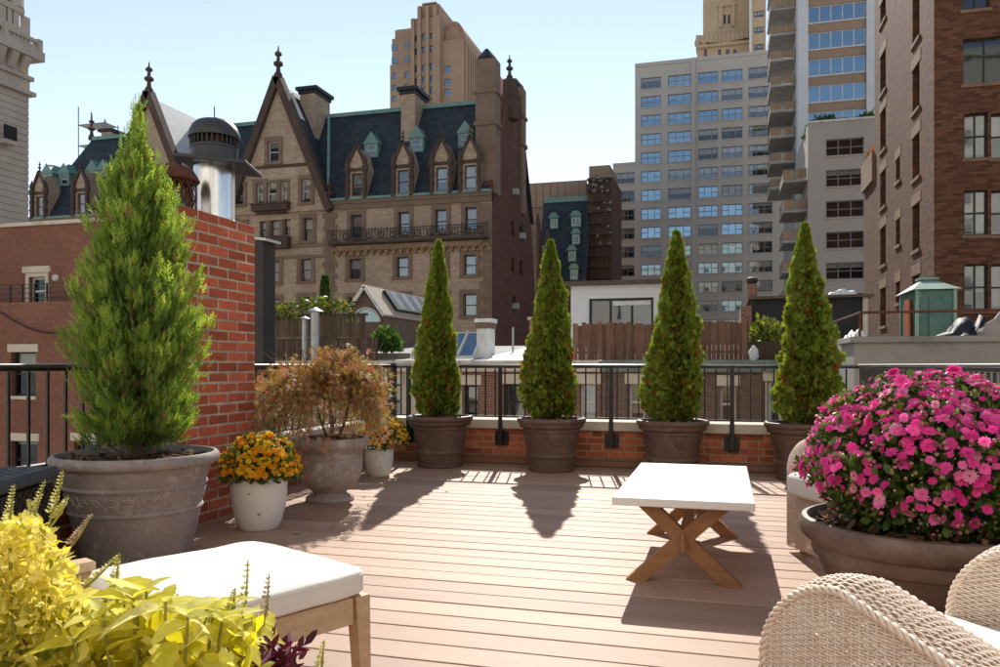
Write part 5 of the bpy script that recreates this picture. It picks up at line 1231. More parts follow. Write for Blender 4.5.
u_, _ = onV(765, 330, 21.5); bush('rooftop_plant', 'pale straggly bush in a box right of the reed fence', (u_, 21.5, 1.55), .45, 500, MT['vine'], 'plant', leaf=.13)
bx_ = MB().cbox(-.7, .7, -.22, .22, -.5, .05, .01).build('planter_box', MT['oldwood']); bx_.location = (u_ + .15, 21.5, 1.55); tag(bx_, 'old wooden planter box right of the reed fence', 'planter')
lump('paint_bucket', 'pale bundle at the right end of the reed fence', 'bundle', (onV(753, 330, 20.7)[0], 20.7, 1.12), .12, .12, .24, MT['tarp2'], 8)

# concrete neighbour at the right
VCW = 11.0
MT['conc'] = M('grey_concrete', (0.27, 0.255, 0.235), 0.85, (0.21, 0.195, 0.18), vs=1.2, bump=.15, bs=20, col3=(0.16, 0.15, 0.14), vs3=.7)
cw_ = thing('concrete_wall_building', 'grey concrete parapet wall beyond the right railing', 'wall', (onV(930, 300, VCW)[0], VCW, GZ)); u0 = onV(854, 300, VCW)[0]; zt = onV(930, 336, VCW)[1]; zroof = .98
MB().box(u0, u0 + 26, VCW, VCW + .3, GZ, zt - .08).box(u0, u0 + .3, VCW + .302, 36, GZ, zt - .08).box(u0 + .302, u0 + 26, VCW + .302, 36, GZ, zroof).build('wall', MT['conc'], cw_, world=True)
MB().cbox(u0 - .05, u0 + 26, VCW - .06, VCW + .36, zt - .079, zt, .01).cbox(u0 - .05, u0 + .36, VCW + .362, 36, zt - .079, zt, .01).build('coping', MT['conc'], cw_, world=True)
pr = thing('pipe_handrail', 'dark pipe handrail on top of the concrete wall', 'handrail', (u0 + .1, VCW + .2, zt)); h_ = onV(900, 311, VCW)[1] - zt
MB().tube([(-2.0 * .2, 6, .2), (0, 0, h_), (26, 0, h_)], .018, 8).build('rail', MT['rust'], pr)
pmh = MB().tube([(0, 0, 0), (0, 0, h_)], .016, 6).mesh('post', MT['rust'])
for i in range(8): put('post', pmh, pr, (i * 3.2, 0, 0))
# green metal hut
VHU = 24.0
MT['hut'] = M('oxidised_green_metal', (0.10, 0.20, 0.16), 0.6, (0.06, 0.13, 0.105), vs=2.5, col3=(0.17, 0.28, 0.23), vs3=1.5)
MT['hut_trim'] = M('pale_green_trim', (0.30, 0.42, 0.35), 0.6, vs=3)
hu = thing('green_metal_hut', 'green copper rooftop hut with pyramid roof behind the concrete wall', 'hut', (onV(926, 300, VHU)[0], VHU, zroof)); a, b, _, ze = rectV(917, 955, 320, 290, VHU); c_ = -hu.location.x
d_ = 2.0; zz = ze - zroof; za = onV(926, 278, VHU)[1] - zroof
MB().box(a + c_, b + c_, 0, d_, 0, zz).build('body', MT['hut'], hu)
for x in (a, b): 
    for y in (0, d_): MB().box(x + c_ - .04, x + c_ + .04, y - .04, y + .04, 0, zz).build('corner_post', MT['hut_trim'], hu)
for i in range(1, 3): x = a + c_ + (b - a) * i / 3; MB().box(x - .02, x + .02, -.03, -.002, .1, zz - .15).build('panel_rib', MT['hut'], hu)
MB().box(a + c_ + .3, b + c_ - .3, -.05, -.031, .3, zz - .3).build('panel', MT['hut'], hu)
mx, my = (a + b) / 2 + c_, d_ / 2; e = .14
rp = MB(); A = (a + c_ - e, -e, zz + .02); B = (b + c_ + e, -e, zz + .02); C_ = (b + c_ + e, d_ + e, zz + .02); D_ = (a + c_ - e, d_ + e, zz + .02); T = [(mx - .2, my - .2, za), (mx + .2, my - .2, za), (mx + .2, my + .2, za), (mx - .2, my + .2, za)]
rp.quad(A, B, T[1], T[0]).quad(B, C_, T[2], T[1]).quad(C_, D_, T[3], T[2]).quad(D_, A, T[0], T[3]).quad(*T).quad(A, B, C_, D_); rp.build('roof', MT['hut_trim'], hu)
MB().box(mx - .25, mx + .25, my - .25, my + .25, za + .03, za + .09).box(mx - .15, mx + .15, my - .15, my + .15, za - .02, za + .03).build('roof_vent', MT['hut_trim'], hu)
MT['orange'] = M('orange_paint', (0.5, 0.12, 0.03), .6)
MB().box(a + c_ - .1, a + c_ - .045, .5, 1.1, .2, zz - .2).build('side_panel', MT['orange'], hu)
MT['bag'] = M('black_bin_bag', (0.015, 0.017, 0.025), 0.6, vs=5, bump=.5, bs=9, bd=.05)
u_ = onV(957, 330, 13.5)[0]; lump('rubbish_bag', 'black rubbish bag behind the concrete wall beside the green hut', 'bag', (u_, 13.5, zroof), .36, .3, .5, MT['bag'], 5)
u_ = onV(975, 330, 13.2)[0]; lump('rubbish_bag', 'black rubbish bag right of the other, behind the concrete wall', 'bag', (u_, 13.2, zroof), .3, .3, .48, MT['bag'], 6)
u_ = onV(997, 330, 13.0)[0]; lump('rubble_sack', 'grey brown rubble sack at the right edge above the concrete wall', 'sack', (u_, 13.0, zroof), .24, .22, .5, M('grey_sack', (0.35, 0.3, 0.27), .9, vs=4), 9)
u_ = onV(857, 330, 12.0)[0]; lump('plastic_sheet', 'small pile of white plastic at the corner of the concrete wall', 'sheet', (u_, 12.2, zroof + .15), .17, .15, .27, MT['tarp2'], 12)
# ================================================================ POTS
MT['resin'] = M('brown_resin_pot', (0.15, 0.092, 0.066), 0.5, (0.108, 0.064, 0.046), vs=5, bump=.1, bs=40, fine=.25, col3=(0.21, 0.145, 0.115), vs3=3)
MT['grey_pot'] = M('mottled_grey_pot', (0.39, 0.335, 0.305), 0.65, (0.23, 0.185, 0.165), vs=5, bump=.2, bs=50, col3=(0.52, 0.45, 0.41), vs3=5, fine=.4)
MT['urn'] = M('weathered_stone_urn', (0.50, 0.42, 0.38), 0.9, (0.35, 0.275, 0.24), vs=7, bump=.5, bs=45, col3=(0.62, 0.55, 0.50), vs3=8, fine=.5)
MT['white_pot'] = M('white_glazed_pot', (0.80, 0.77, 0.71), 0.35, (0.74, 0.70, 0.62), vs=6, spec=.5, fine=.08)
MT['soil'] = M('mulch_soil', (0.075, 0.045, 0.03), 0.95, (0.04, 0.024, 0.016), vs=30, bump=.9, bs=70, bd=.02)
MT['chip'] = leafmat('mulch_chip', [(0, (0.06, 0.035, 0.02)), (.7, (0.16, 0.09, 0.05)), (1, (0.26, 0.16, 0.09))], trans=0, rough=.95, spec=.05)
def soil(t, r, z, n=220):
    m = MB(); rings = 6; seg = 28; vs = [(0, 0, z + .015)]
    for i in range(1, rings + 1):
        for j in range(seg): a = 2 * math.pi * j / seg; vs.append((r * i / rings * math.cos(a), r * i / rings * math.sin(a), z + random.uniform(-.006, .012) + .015 * (1 - i / rings)))
    fs = [(0, 1 + j, 1 + (j + 1) % seg) for j in range(seg)]
    for i in range(rings - 1):
        for j in range(seg): a = 1 + i * seg + j; b = 1 + i * seg + (j + 1) % seg; fs.append((a, a + seg, b + seg, b))
    m.add(vs, fs); so = m.build('soil', MT['soil'], t, smooth='all')
    if n:
        rr = np.sqrt(RG.random(n)) * r * .97; aa = RG.random(n) * 6.283
        lo = np.stack([rr * np.cos(aa), rr * np.sin(aa), z + .014 + .012 * RG.random(n)], 1)
        d = RG.normal(size=(n, 3)) * np.array([1, 1, .25])
        scatter('mulch', [(-.25, 0, 0), (.25, 0, 0), (.2, 1, .05), (-.2, 1, .05)], [(0, 1, 2, 3)], lo, frames(d, np.tile([[0, 0, 1.0]], (n, 1)) + RG.normal(size=(n, 3)) * .3), .02 + .025 * RG.random(n), MT['chip'], t)
def swag(mb, r_of, zc, a0, a1, dip, rad=.006):
    mb.tube([(r_of(zc - dip * math.sin(math.pi * t)) * math.cos(a0 + (a1 - a0) * t), r_of(zc - dip * math.sin(math.pi * t)) * math.sin(a0 + (a1 - a0) * t), zc - dip * math.sin(math.pi * t)) for t in np.linspace(0, 1, 9)], rad, 5)
def scroll(mb, r_of, zc, a, s, sg, rad=.004):
    pts = []
    for t in np.linspace(0, 1, 14):
        th = t * 5.2; q = s * (1 - .75 * t); z = zc + q * math.sin(th) * .9; an = a + sg * (q * math.cos(th)) / r_of(zc); pts.append((r_of(z) * math.cos(an), r_of(z) * math.sin(an), z))
    mb.tube(pts, rad, 5)
# four conifer pots
VPOT = 7.36
def conifer_pot(label, x):
    D = Dv(x, VPOT); u_, v_ = onD(x, D); t = thing('resin_pot', label, 'pot', (u_, v_, 0), group='brown pots of the slim conifers')
    prof = [(0.18, 0.0), (.215, 0), (.222, .008), (.222, .03), (.214, .038), (.224, .13), (.236, .135), (.24, .15), (.236, .165), (.229, .17), (.262, .365), (.268, .37), (.272, .385), (.268, .40), (.283, .405), (.300, .415), (.306, .43), (.306, .448), (.318, .455), (.327, .47), (.327, .487), (.318, .499), (.302, .502), (.29, .495), (.284, .45), (.27, .40)]
    MB().lathe(prof, 48, cap=False).build('pot_body', MT['resin'], t, smooth=40)
    rof = lambda z: .229 + (z - .17) / .195 * .033 + .001
    s = MB()
    for i in range(8):
        a = i * math.pi / 4; swag(s, rof, .33, a + .08, a + math.pi / 4 - .08, .07, .008); scroll(s, rof, .30, a + math.pi / 8, .028, 1); scroll(s, rof, .33, a, .022, -1)
    s.build('garland_relief', MT['resin'], t, smooth='all')['kind'] = 'stuff'
    soil(t, .284, .452, 120); return t
XP = (440, 551.5, 672.5, 803)
for x, l in zip(XP, ('brown garlanded pot under the leftmost slim conifer', 'brown garlanded pot under the second slim conifer from the left', 'brown garlanded pot behind the white table', 'brown garlanded pot under the rightmost slim conifer')): conifer_pot(l, x)
# big grey pot of the juniper
PJ = onD(137, 4.16); gp = thing('grey_frieze_pot', 'large mottled grey pot with scroll frieze beside the chimney', 'pot', (PJ[0], PJ[1], 0))
prof = [(.2, 0), (.262, 0), (.27, .012), (.318, .243), (.326, .246), (.330, .256), (.326, .266), (.322, .268), (.342, .368), (.348, .370), (.352, .38), (.348, .39), (.344, .393), (.372, .478), (.392, .482), (.406, .492), (.412, .51), (.410, .528), (.398, .541), (.384, .542), (.375, .53), (.37, .49), (.35, .42)]
MB().lathe(prof, 64, cap=False).build('pot_body', MT['grey_pot'], gp, smooth=40)
rof = lambda z: .322 + (z - .268) / .1 * .02 + .001
s = MB()
for i in range(26): a = i * 2 * math.pi / 26; scroll(s, rof, .318, a, .034, 1 if i % 2 else -1, .0042); scroll(s, rof, .34 if i % 2 else .296, a + .12, .018, -1, .0035); swag(s, rof, .352, a - .1, a + .1, .03, .003)
s.build('frieze_relief', MT['urn'], gp, smooth='all')['kind'] = 'stuff'  # relief in lighter stone, its highlights put into the colour
soil(gp, .372, .49, 420)
# pink chrysanthemum pot
PP = onD(925, 2.76); pp = thing('wide_resin_pot', 'wide brown ringed pot of the pink chrysanthemums', 'pot', (PP[0], PP[1], 0))
prof = [(.2, 0), (.27, 0), (.275, .01), (.318, .24), (.326, .244), (.352, .32), (.365, .327), (.372, .345), (.368, .37), (.385, .378), (.405, .395), (.412, .42), (.412, .44), (.402, .457), (.386, .46), (.376, .45), (.368, .40), (.35, .34)]
MB().lathe(prof, 72, cap=False).build('pot_body', MT['resin'], pp, smooth=40)
rof = lambda z: .275 + (z - .01) / .23 * .043 + .001
s = MB()
for i in range(14): a = i * 2 * math.pi / 14; scroll(s, rof, .19, a, .035, 1 if i % 2 else -1, .005); scroll(s, rof, .16, a + .2, .025, -1, .004)
s.build('scroll_relief', MT['resin'], pp, smooth='all')['kind'] = 'stuff'
soil(pp, .372, .42, 700)
# stone urn
PU_ = onD(330, 5.85); ur = thing('stone_urn', 'weathered grey stone urn of the bronze maple', 'urn', (PU_[0], PU_[1], 0))
prof = [(.1, 0), (.172, 0), (.178, .012), (.172, .03), (.15, .042), (.125, .05), (.118, .062), (.135, .078), (.19, .12), (.225, .18), (.238, .25), (.24, .31), (.236, .315), (.24, .322), (.24, .328), (.236, .333), (.24, .34), (.24, .346), (.236, .352), (.245, .365), (.262, .385), (.282, .40), (.288, .42), (.288, .448), (.278, .466), (.258, .468), (.248, .455), (.24, .41), (.22, .36)]
MB().lathe(prof, 48, cap=False).build('urn_body', MT['urn'], ur, smooth=40)
soil(ur, .245, .43, 260)
# white pots
def white_pot(label, x, D, s):
    p = onD(x, D); t = thing('white_pot', label, 'pot', (p[0], p[1], 0))
    prof = [(.08, 0), (.113, 0), (.120, .008), (.140, .06), (.158, .13), (.167, .2), (.170, .27), (.168, .31), (.162, .316), (.155, .312), (.152, .28), (.148, .24)]
    MB().lathe([(r * s, z * s) for r, z in prof], 40, cap=False).build('pot_body', MT['white_pot'], t, smooth=50)
    h = MB()
    for (an, z) in ((-1.62, .235), (-1.28, .11)):
        r = (.162 if z > .2 else .153) * s; an += TH
        h.lathe([(.006 * s, -.003), (.011 * s, 0), (.008 * s, .004), (.0, .003)], 8, (r * math.cos(an), r * math.sin(an), z * s), cap=False)
    h.build('drip_mark', MT['soil'], t)
    soil(t, .15 * s, .285 * s, 0); return t
WP = [white_pot('white glazed pot of orange chrysanthemums beside the brick chimney', 259, 4.85, 1.0), white_pot('small white pot of orange chrysanthemums right of the stone urn', 379, 7.15, .78)]

# ================================================================ PLANTS
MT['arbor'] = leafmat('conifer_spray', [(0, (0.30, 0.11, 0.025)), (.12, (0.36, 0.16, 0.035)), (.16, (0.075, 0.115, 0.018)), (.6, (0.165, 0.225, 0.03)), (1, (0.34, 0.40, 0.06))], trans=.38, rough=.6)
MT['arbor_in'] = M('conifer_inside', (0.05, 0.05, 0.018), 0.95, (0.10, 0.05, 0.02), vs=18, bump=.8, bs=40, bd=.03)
def radius(prof, h): return np.interp(h, [p[0] for p in prof], [p[1] for p in prof])
AP = [(0, .15), (.05, .205), (.13, .225), (.28, .205), (.5, .155), (.7, .10), (.86, .052), (.95, .02), (1, .003)]
def arborvitae(label, x, ytop, wpx, seed, n=7500):
    rg = np.random.default_rng(seed); D = Dv(x, VPOT); u_, v_ = onD(x, D); z0 = .46; H = EYE + (HOR - ytop) * D / FPX - z0 - .03; k = wpx / 2 * D / FPX / .247 * .96
    t = thing('slim_conifer', label, 'tree', (u_, v_, z0), group='four slim conifers along the parapet')
    h = rg.random(int(n * 1.6)) ** .85; keep = rg.random(len(h)) < (radius(AP, h) / .25 + .12); h = h[keep][:n]; n = len(h)
    a = rg.random(n) * 6.283
    lob = 1 + .10 * np.sin(a * 3 + h * 9 + seed) + .09 * np.sin(a * 7 - h * 23 + seed * 2) + .13 * np.sin(h * (27 + 5 * seed) + a * 2 + 1.5 * np.sin(a * 5 + seed)) + .10 * np.sin(a + seed * 1.7 + h * 4) + (rg.random(n) < .05) * .10
    r = radius(AP, h) * k * lob * (.72 + .33 * rg.random(n) ** .5)
    lo = np.stack([r * np.cos(a), r * np.sin(a), .04 + h * H], 1)
    out = np.stack([np.cos(a), np.sin(a), np.zeros(n)], 1)
    d = out * (.55 + .4 * rg.random(n))[:, None] + np.array([0, 0, .85]) + rg.normal(size=(n, 3)) * .3
    tang = np.stack([-np.sin(a), np.cos(a), np.zeros(n)], 1)
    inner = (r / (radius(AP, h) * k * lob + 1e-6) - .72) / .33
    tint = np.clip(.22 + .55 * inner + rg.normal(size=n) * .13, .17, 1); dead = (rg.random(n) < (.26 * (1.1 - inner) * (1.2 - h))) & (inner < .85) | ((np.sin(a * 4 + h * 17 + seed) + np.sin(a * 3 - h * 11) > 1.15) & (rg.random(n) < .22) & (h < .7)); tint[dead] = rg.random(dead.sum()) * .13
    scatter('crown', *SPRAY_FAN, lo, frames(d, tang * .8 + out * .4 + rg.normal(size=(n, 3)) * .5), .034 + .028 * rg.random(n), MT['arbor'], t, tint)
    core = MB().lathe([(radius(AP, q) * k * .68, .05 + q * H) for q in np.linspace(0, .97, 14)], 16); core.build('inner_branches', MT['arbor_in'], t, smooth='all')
    MB().tube([(0, 0, -.03), (0.004, 0, .1), (0, 0, H * .8)], [.03, .024, .006], 8).build('trunk', MT['bark'], t)
    t.rotation_euler = (R((.6, -.9, .4, -.5)[seed - 1]), R((.9, -.5, 1.1, -.8)[seed - 1]), 0)
for (x, xt, yt, w, s, l) in ((436.5, 437, 244, 44, 1, 'slim conifer, leftmost of the four along the parapet'), (551.5, 553, 242, 52, 2, 'slim conifer, second from the left along the parapet'), (673, 674, 234, 57, 3, 'slim conifer behind the white table'), (808, 808, 226, 60, 4, 'slim conifer, rightmost, before the concrete wall')): arborvitae(l, x, yt, w, s)

# the tall feathery juniper
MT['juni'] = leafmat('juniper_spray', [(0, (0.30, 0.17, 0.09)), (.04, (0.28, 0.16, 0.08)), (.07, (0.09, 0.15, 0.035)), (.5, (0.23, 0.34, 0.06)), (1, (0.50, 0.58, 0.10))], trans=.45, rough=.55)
def juniper():
    rg = np.random.default_rng(12); t = thing('tall_juniper', 'tall feathery green juniper in the large grey pot', 'tree', (PJ[0], PJ[1], .49)); H = 1.88
    JP = [(0, .16), (.05, .225), (.12, .265), (.25, .275), (.42, .25), (.6, .205), (.75, .15), (.86, .09), (.94, .04), (1, .006)]
    # limbs fan upward from the trunk; sprays clothe their outer half
    pts = []; dirs = []; ins = []; tb = MB(); tb.tube([(0, 0, -.03), (.01, .005, .5), (-.01, 0, 1.1), (.0, 0, 1.85)], [.03, .026, .015, .004], 8)
    limbs = MB()
    for i in range(430):
        h0 = rg.random() ** 1.15 * .88; a = rg.random() * 6.283; R_ = radius(JP, min(1, h0 + .13)) * (.72 + .5 * rg.random() ** 1.5)
        z0 = h0 * H * .95; p0 = np.array([0, 0, z0]); tip = np.array([R_ * math.cos(a), R_ * math.sin(a), min(H, z0 + R_ * ((.05 if h0 < .1 else .55) + .9 * rg.random()) + .07)])
        if i < 130: limbs.tube([p0, p0 * .5 + tip * .5 + np.array([0, 0, -.02]), tip], [.006, .004, .0015], 4)
        m = int(20 + 30 * R_ / .3); s = .25 + .75 * rg.random(m) ** .7
        base = p0 + (tip - p0) * s[:, None] + rg.normal(size=(m, 3)) * .022
        ax = (tip - p0) / np.linalg.norm(tip - p0); d = ax * .7 + np.array([0, 0, .75]) + rg.normal(size=(m, 3)) * .33
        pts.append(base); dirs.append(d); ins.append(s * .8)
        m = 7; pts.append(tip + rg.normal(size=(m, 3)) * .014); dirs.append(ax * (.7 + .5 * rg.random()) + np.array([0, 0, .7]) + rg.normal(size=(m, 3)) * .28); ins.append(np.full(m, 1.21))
    # leader shoots
    for i in range(26):
        z = H * (.86 + .14 * rg.random()); a = rg.random() * 6.283; r = radius(JP, z / H) * rg.random(); m = 7; pts.append(np.array([r * math.cos(a), r * math.sin(a), z]) + rg.normal(size=(m, 3)) * .012); dirs.append(np.array([.12 * math.cos(a), .12 * math.sin(a), 1]) + rg.normal(size=(m, 3)) * .15); ins.append(np.ones(m))
    pts = np.concatenate(pts); dirs = np.concatenate(dirs); ins = np.concatenate(ins); n = len(pts)
    tint = np.clip(-.04 + .56 * ins + .12 * (pts[:, 2] / H - .4) + rg.normal(size=n) * .15, .08, 1); br = rg.random(n) < .03; tint[br] = .03  # crown shade put into the tint: darker inside and low, brighter tips
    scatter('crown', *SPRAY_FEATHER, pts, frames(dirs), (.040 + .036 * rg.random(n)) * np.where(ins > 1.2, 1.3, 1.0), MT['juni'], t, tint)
    tb.build('trunk', MT['bark'], t, smooth='all'); limbs.build('limbs', MT['bark'], t)['kind'] = 'stuff'
juniper()

# bronze maple
MT['maple'] = leafmat('bronze_maple_leaf', [(0, (0.18, 0.085, 0.04)), (.3, (0.34, 0.17, 0.06)), (.55, (0.46, 0.28, 0.08)), (.75, (0.30, 0.29, 0.07)), (.92, (0.60, 0.50, 0.38)), (1, (0.55, 0.10, 0.06))], trans=.35, rough=.6)
def maple():
    rg = np.random.default_rng(31); t = thing('bronze_maple', 'weeping bronze cutleaf maple in the stone urn', 'shrub', (PU_[0], PU_[1], .43))
    tw_ = MB(); pts = []; dirs = []
    tw_.tube([(0, 0, -.02), (.015, .01, .15), (-.01, .0, .32), (.01, 0, .42)], [.018, .015, .011, .007], 7); tw_.tube([(.03, .02, -.02), (.09, .04, .12), (.13, .06, .3), (.16, .07, .45)], [.013, .011, .008, .005], 6); tw_.tube([(-.02, .03, -.02), (-.08, .02, .14), (-.12, -.02, .34)], [.012, .009, .006], 6)
    for i in range(190):
        a = rg.random() * 6.283; reach = (.18 + .44 * rg.random() ** .8) * (1 - .20 * math.cos(a - TH)); top = .50 + .34 * rg.random() * (1 - .45 * (reach / .64)); end = max(top - .12 - .80 * rg.random() * (reach / .5), -.02 if math.cos(a - TH) > .2 else -.3)
        c = np.array([math.cos(a), math.sin(a)]); q = []
        for s in np.linspace(0, 1, 10):
            r = reach * (s ** .8); z = (1 - s) ** 2 * .3 + 2 * s * (1 - s) * (top * 1.15) + s * s * end; w = .02 * math.sin(s * 9 + i)
            q.append(np.array([c[0] * r - c[1] * w, c[1] * r + c[0] * w, z]))
        if i < 85: tw_.tube(q, [.007 - .0055 * s for s in np.linspace(0, 1, 10)], 4)
        q = np.array(q); m = 52; s = .25 + .75 * rg.random(m); k = s * 9; i0 = np.minimum(k.astype(int), 8); f = (k - i0)[:, None]
        pts.append(q[i0] * (1 - f) + q[i0 + 1] * f + rg.normal(size=(m, 3)) * .028); dirs.append(np.stack([np.full(m, c[0]) * .6, np.full(m, c[1]) * .6, np.full(m, -.55)], 1) + rg.normal(size=(m, 3)) * .5)
    pts = np.concatenate(pts); dirs = np.concatenate(dirs); n = len(pts)
    ok = ~((pts[:, 2] < .06) & (np.hypot(pts[:, 0], pts[:, 1]) < .31)); pts = pts[ok]; dirs = dirs[ok]; n = len(pts)
    scatter('foliage', *MAPLE, pts, frames(dirs), .030 + .024 * rg.random(n), MT['maple'], t, np.clip(.80 - .36 * np.clip(pts[:, 2] / .55, 0, 1) + rg.normal(0, .17, n) + (rg.random(n) < .2) * .5, 0, .97) + (rg.random(n) < .006) * .5)
    for i in range(46):
        a = rg.random() * 6.283; r0 = .1 + .38 * rg.random(); z0 = .50 + .2 * rg.random() * (1 - r0); p = np.array([r0 * math.cos(a), r0 * math.sin(a), z0]); e = p + np.array([.10 * math.cos(a + .5), .10 * math.sin(a + .5), .05 + .09 * rg.random()]); tw_.tube([p, (p + e) / 2 + np.array([0, 0, .015]), e], [.003, .002, .001], 4)
    tw_.build('branches', MT['bark'], t, smooth='all')['kind'] = 'stuff'
maple()

# chrysanthemums
def flower_mesh(name, mats, petals=((15, .98, .27, .12), (13, .78, .25, .40), (10, .52, .22, .8)), disc=.15):
    m = MB()
    for (n, l, w, tilt) in petals:
        for i in range(n):
            a = 2 * math.pi * (i + random.uniform(-.25, .25)) / n; c, s = math.cos(a), math.sin(a); l_ = l * random.uniform(.85, 1.1); t_ = tilt + random.uniform(-.12, .12)
            def q(r, o, lift=0): return (c * r * math.cos(t_) - s * o, s * r * math.cos(t_) + c * o, r * math.sin(t_) * .7 + lift)
            m.add([q(.08, -w * .35), q(.08, w * .35), q(l_ * .7, w * .62, .02), q(l_, w * .2, -.02), q(l_, -w * .2, -.02), q(l_ * .7, -w * .62, .02)], [(0, 1, 2, 5), (5, 2, 3, 4)], 0)
    m.lathe([(0.0, .02), (disc, .10), (disc * .9, .2), (disc * .4, .27), (0, .28)], 8, m=1, cap=False)
    me = m.mesh(name, mats, smooth='all'); return me
MT['pink'] = rndleaf('pink_petal', [(0, (0.78, 0.035, 0.32)), (.5, (0.94, 0.10, 0.46)), (.85, (0.97, 0.24, 0.60)), (1, (0.88, 0.38, 0.55))], trans=.35)
MT['pink_c'] = M('pink_centre', (0.42, 0.02, 0.08), .7, (0.55, 0.2, 0.08), vs=80)
MT['orng'] = rndleaf('orange_petal', [(0, (0.92, 0.34, 0.008)), (.5, (0.96, 0.52, 0.015)), (1, (0.98, 0.70, 0.05))], trans=.35)
MT['orng_c'] = M('orange_centre', (0.55, 0.16, 0.01), .7, (0.75, 0.4, 0.02), vs=80)
MT['mumleaf'] = leafmat('chrysanthemum_leaf', [(0, (0.045, 0.085, 0.018)), (.6, (0.12, 0.19, 0.04)), (1, (0.27, 0.34, 0.10))], trans=.32)
MT['budmat'] = leafmat('flower_bud', [(0, (0.35, 0.02, 0.08)), (.5, (0.25, 0.28, 0.08)), (1, (0.6, 0.1, 0.25))], trans=.1)
MT['budor'] = leafmat('orange_bud', [(0, (0.45, 0.08, 0.01)), (.5, (0.28, 0.26, 0.05)), (1, (0.7, 0.25, 0.02))], trans=.1)
BUD = ([(-.5, -.5, 0), (.5, -.5, 0), (.5, .5, 0), (-.5, .5, 0), (-.35, -.35, .8), (.35, -.35, .8), (.35, .35, .8), (-.35, .35, .8)], [(4, 5, 6, 7), (0, 1, 5, 4), (1, 2, 6, 5), (2, 3, 7, 6), (3, 0, 4, 7)])
def mum(name, label, base, rx, rz, zc, nfl, fs, pmat, cmat, budm, nleaf, leaf, seed, low=-.35, nvar=4, topbias=1.0, nbud=0, rest=0, zmin=.0, wbase=.3, pack=.66, taper=1.0, massm=None):
    rg = np.random.default_rng(seed); random.seed(seed); t = thing(name, label, 'plant', base)
    ms = [flower_mesh('flower', [MT[pmat], MT[cmat]]) for _ in range(nvar)]
    def surf(n, lo_, rmin=1.0, rmax=1.0):
        z = lo_ + (1 - lo_) * rg.random(n) ** topbias; a = rg.random(n) * 6.283; r = np.sqrt(1 - z * z); lump_ = 1 + .05 * np.sin(a * 5 + z * 7) + .04 * np.sin(a * 9 - z * 11)
        nrm = np.stack([r * np.cos(a), r * np.sin(a), z], 1); k = (rmin + (rmax - rmin) * rg.random(n)) * lump_
        q = nrm * np.array([rx, rx, rz]) * k[:, None] + np.array([0, 0, zc]); tp = taper + (1 - taper) * np.clip(q[:, 2] / zc, 0, 1); q[:, :2] *= tp[:, None]
        return q, nrm
    pos = []; nor = []
    P, Nn = surf(9000, low, .97, 1.05)
    clus = np.sin(P[:, 0] * 17 + 1) + np.sin(P[:, 1] * 19 + 2) + np.sin(P[:, 2] * 23 + P[:, 0] * 9)   # flowers open in clusters
    wgt = np.clip(wbase + 1.35 * Nn[:, 2] + .28 * clus, .05, 1.6)
    for p, q, w in zip(P, Nn, wgt):
        if rg.random() > w or p[2] < zmin + .02: continue
        if all((p[0] - o[0]) ** 2 + (p[1] - o[1]) ** 2 + (p[2] - o[2]) ** 2 > (fs * pack) ** 2 for o in pos): pos.append(p); nor.append(q)
        if len(pos) >= nfl + rest: break
    camv = np.array([-base[0], -base[1], EYE - base[2]])
    order = np.argsort([(0 if float(q @ (camv - p)) / np.linalg.norm(camv - p) > -.22 else 2) + rg.random() for p, q in zip(pos, nor)])     # those that face the photo first
    for c, i in enumerate(order[:nfl]):
        d = Vector(nor[i] + rg.normal(size=3) * .42 + np.array([0, 0, .2])).normalized()
        o = put('flower', ms[c % nvar], t, tuple(pos[i])); o.rotation_euler = (d.to_track_quat('Z', 'Y') @ Matrix.Rotation(rg.random() * 6.28, 3, 'Z').to_quaternion()).to_euler(); o.scale = (fs * .5 * rg.uniform(.6, 1.25),) * 3
    if len(order) > nfl and massm:      # the flowers past the limit, joined
        me = ms[0]; tv = [q.co[:] for q in me.vertices]; tf = [tuple(q.vertices) for q in me.polygons if len(q.vertices) == 4]
        ii = list(order[nfl:]); dd = np.array([nor[i] for i in ii]) + rg.normal(size=(len(ii), 3)) * .4 + np.array([0, 0, .2]); dd /= np.linalg.norm(dd, axis=1, keepdims=True)
        yy = np.cross(dd, rg.normal(size=dd.shape)); scatter('flower_mass', tv, tf, np.array([pos[i] for i in ii]), frames(yy, dd), fs * .5 * rg.uniform(.6, 1.2, len(ii)), MT[massm], t, smooth=True)
    P, Nn = surf(nleaf, low - .25, .55, .99); P = P[P[:, 2] > zmin]; n = len(P); Nn = (P - np.array([0, 0, zc])) / np.array([rx, rx, rz])
    scatter('leaves', *LEAF2, P, frames(Nn + rg.normal(size=(n, 3)) * .6 + np.array([0, 0, .3])), leaf * (.6 + .8 * rg.random(n)), MT['mumleaf'], t, np.clip(.35 + rg.normal(size=n) * .25, 0, 1))
    if nbud:
        P, Nn = surf(nbud, low - .2, .98, 1.05); ok = P[:, 2] > zmin; P, Nn = P[ok], Nn[ok]
        scatter('buds', *BUD, P, frames(RG.normal(size=P.shape), Nn + .01), fs * .2 * (.6 + .8 * rg.random(len(P))), MT[budm], t)
    st = MB()
    for i in range(26):
        a = rg.random() * 6.283; e = rg.random() ** .6; st.tube([(.03 * math.cos(a), .03 * math.sin(a), 0), (rx * .55 * e * math.cos(a), rx * .55 * e * math.sin(a), zc * .6 + .05), (rx * .85 * e * math.cos(a), rx * .85 * e * math.sin(a), zc + rz * .6 * (1 - e * .6))], [.006, .005, .003], 5)
    st.build('stems', MT['mumstem'], t)['kind'] = 'stuff'
MT['pink_mass'] = leafmat('pink_petal_mass', [(0, (0.78, 0.035, 0.32)), (.5, (0.94, 0.10, 0.46)), (1, (0.97, 0.24, 0.60))], trans=.35)
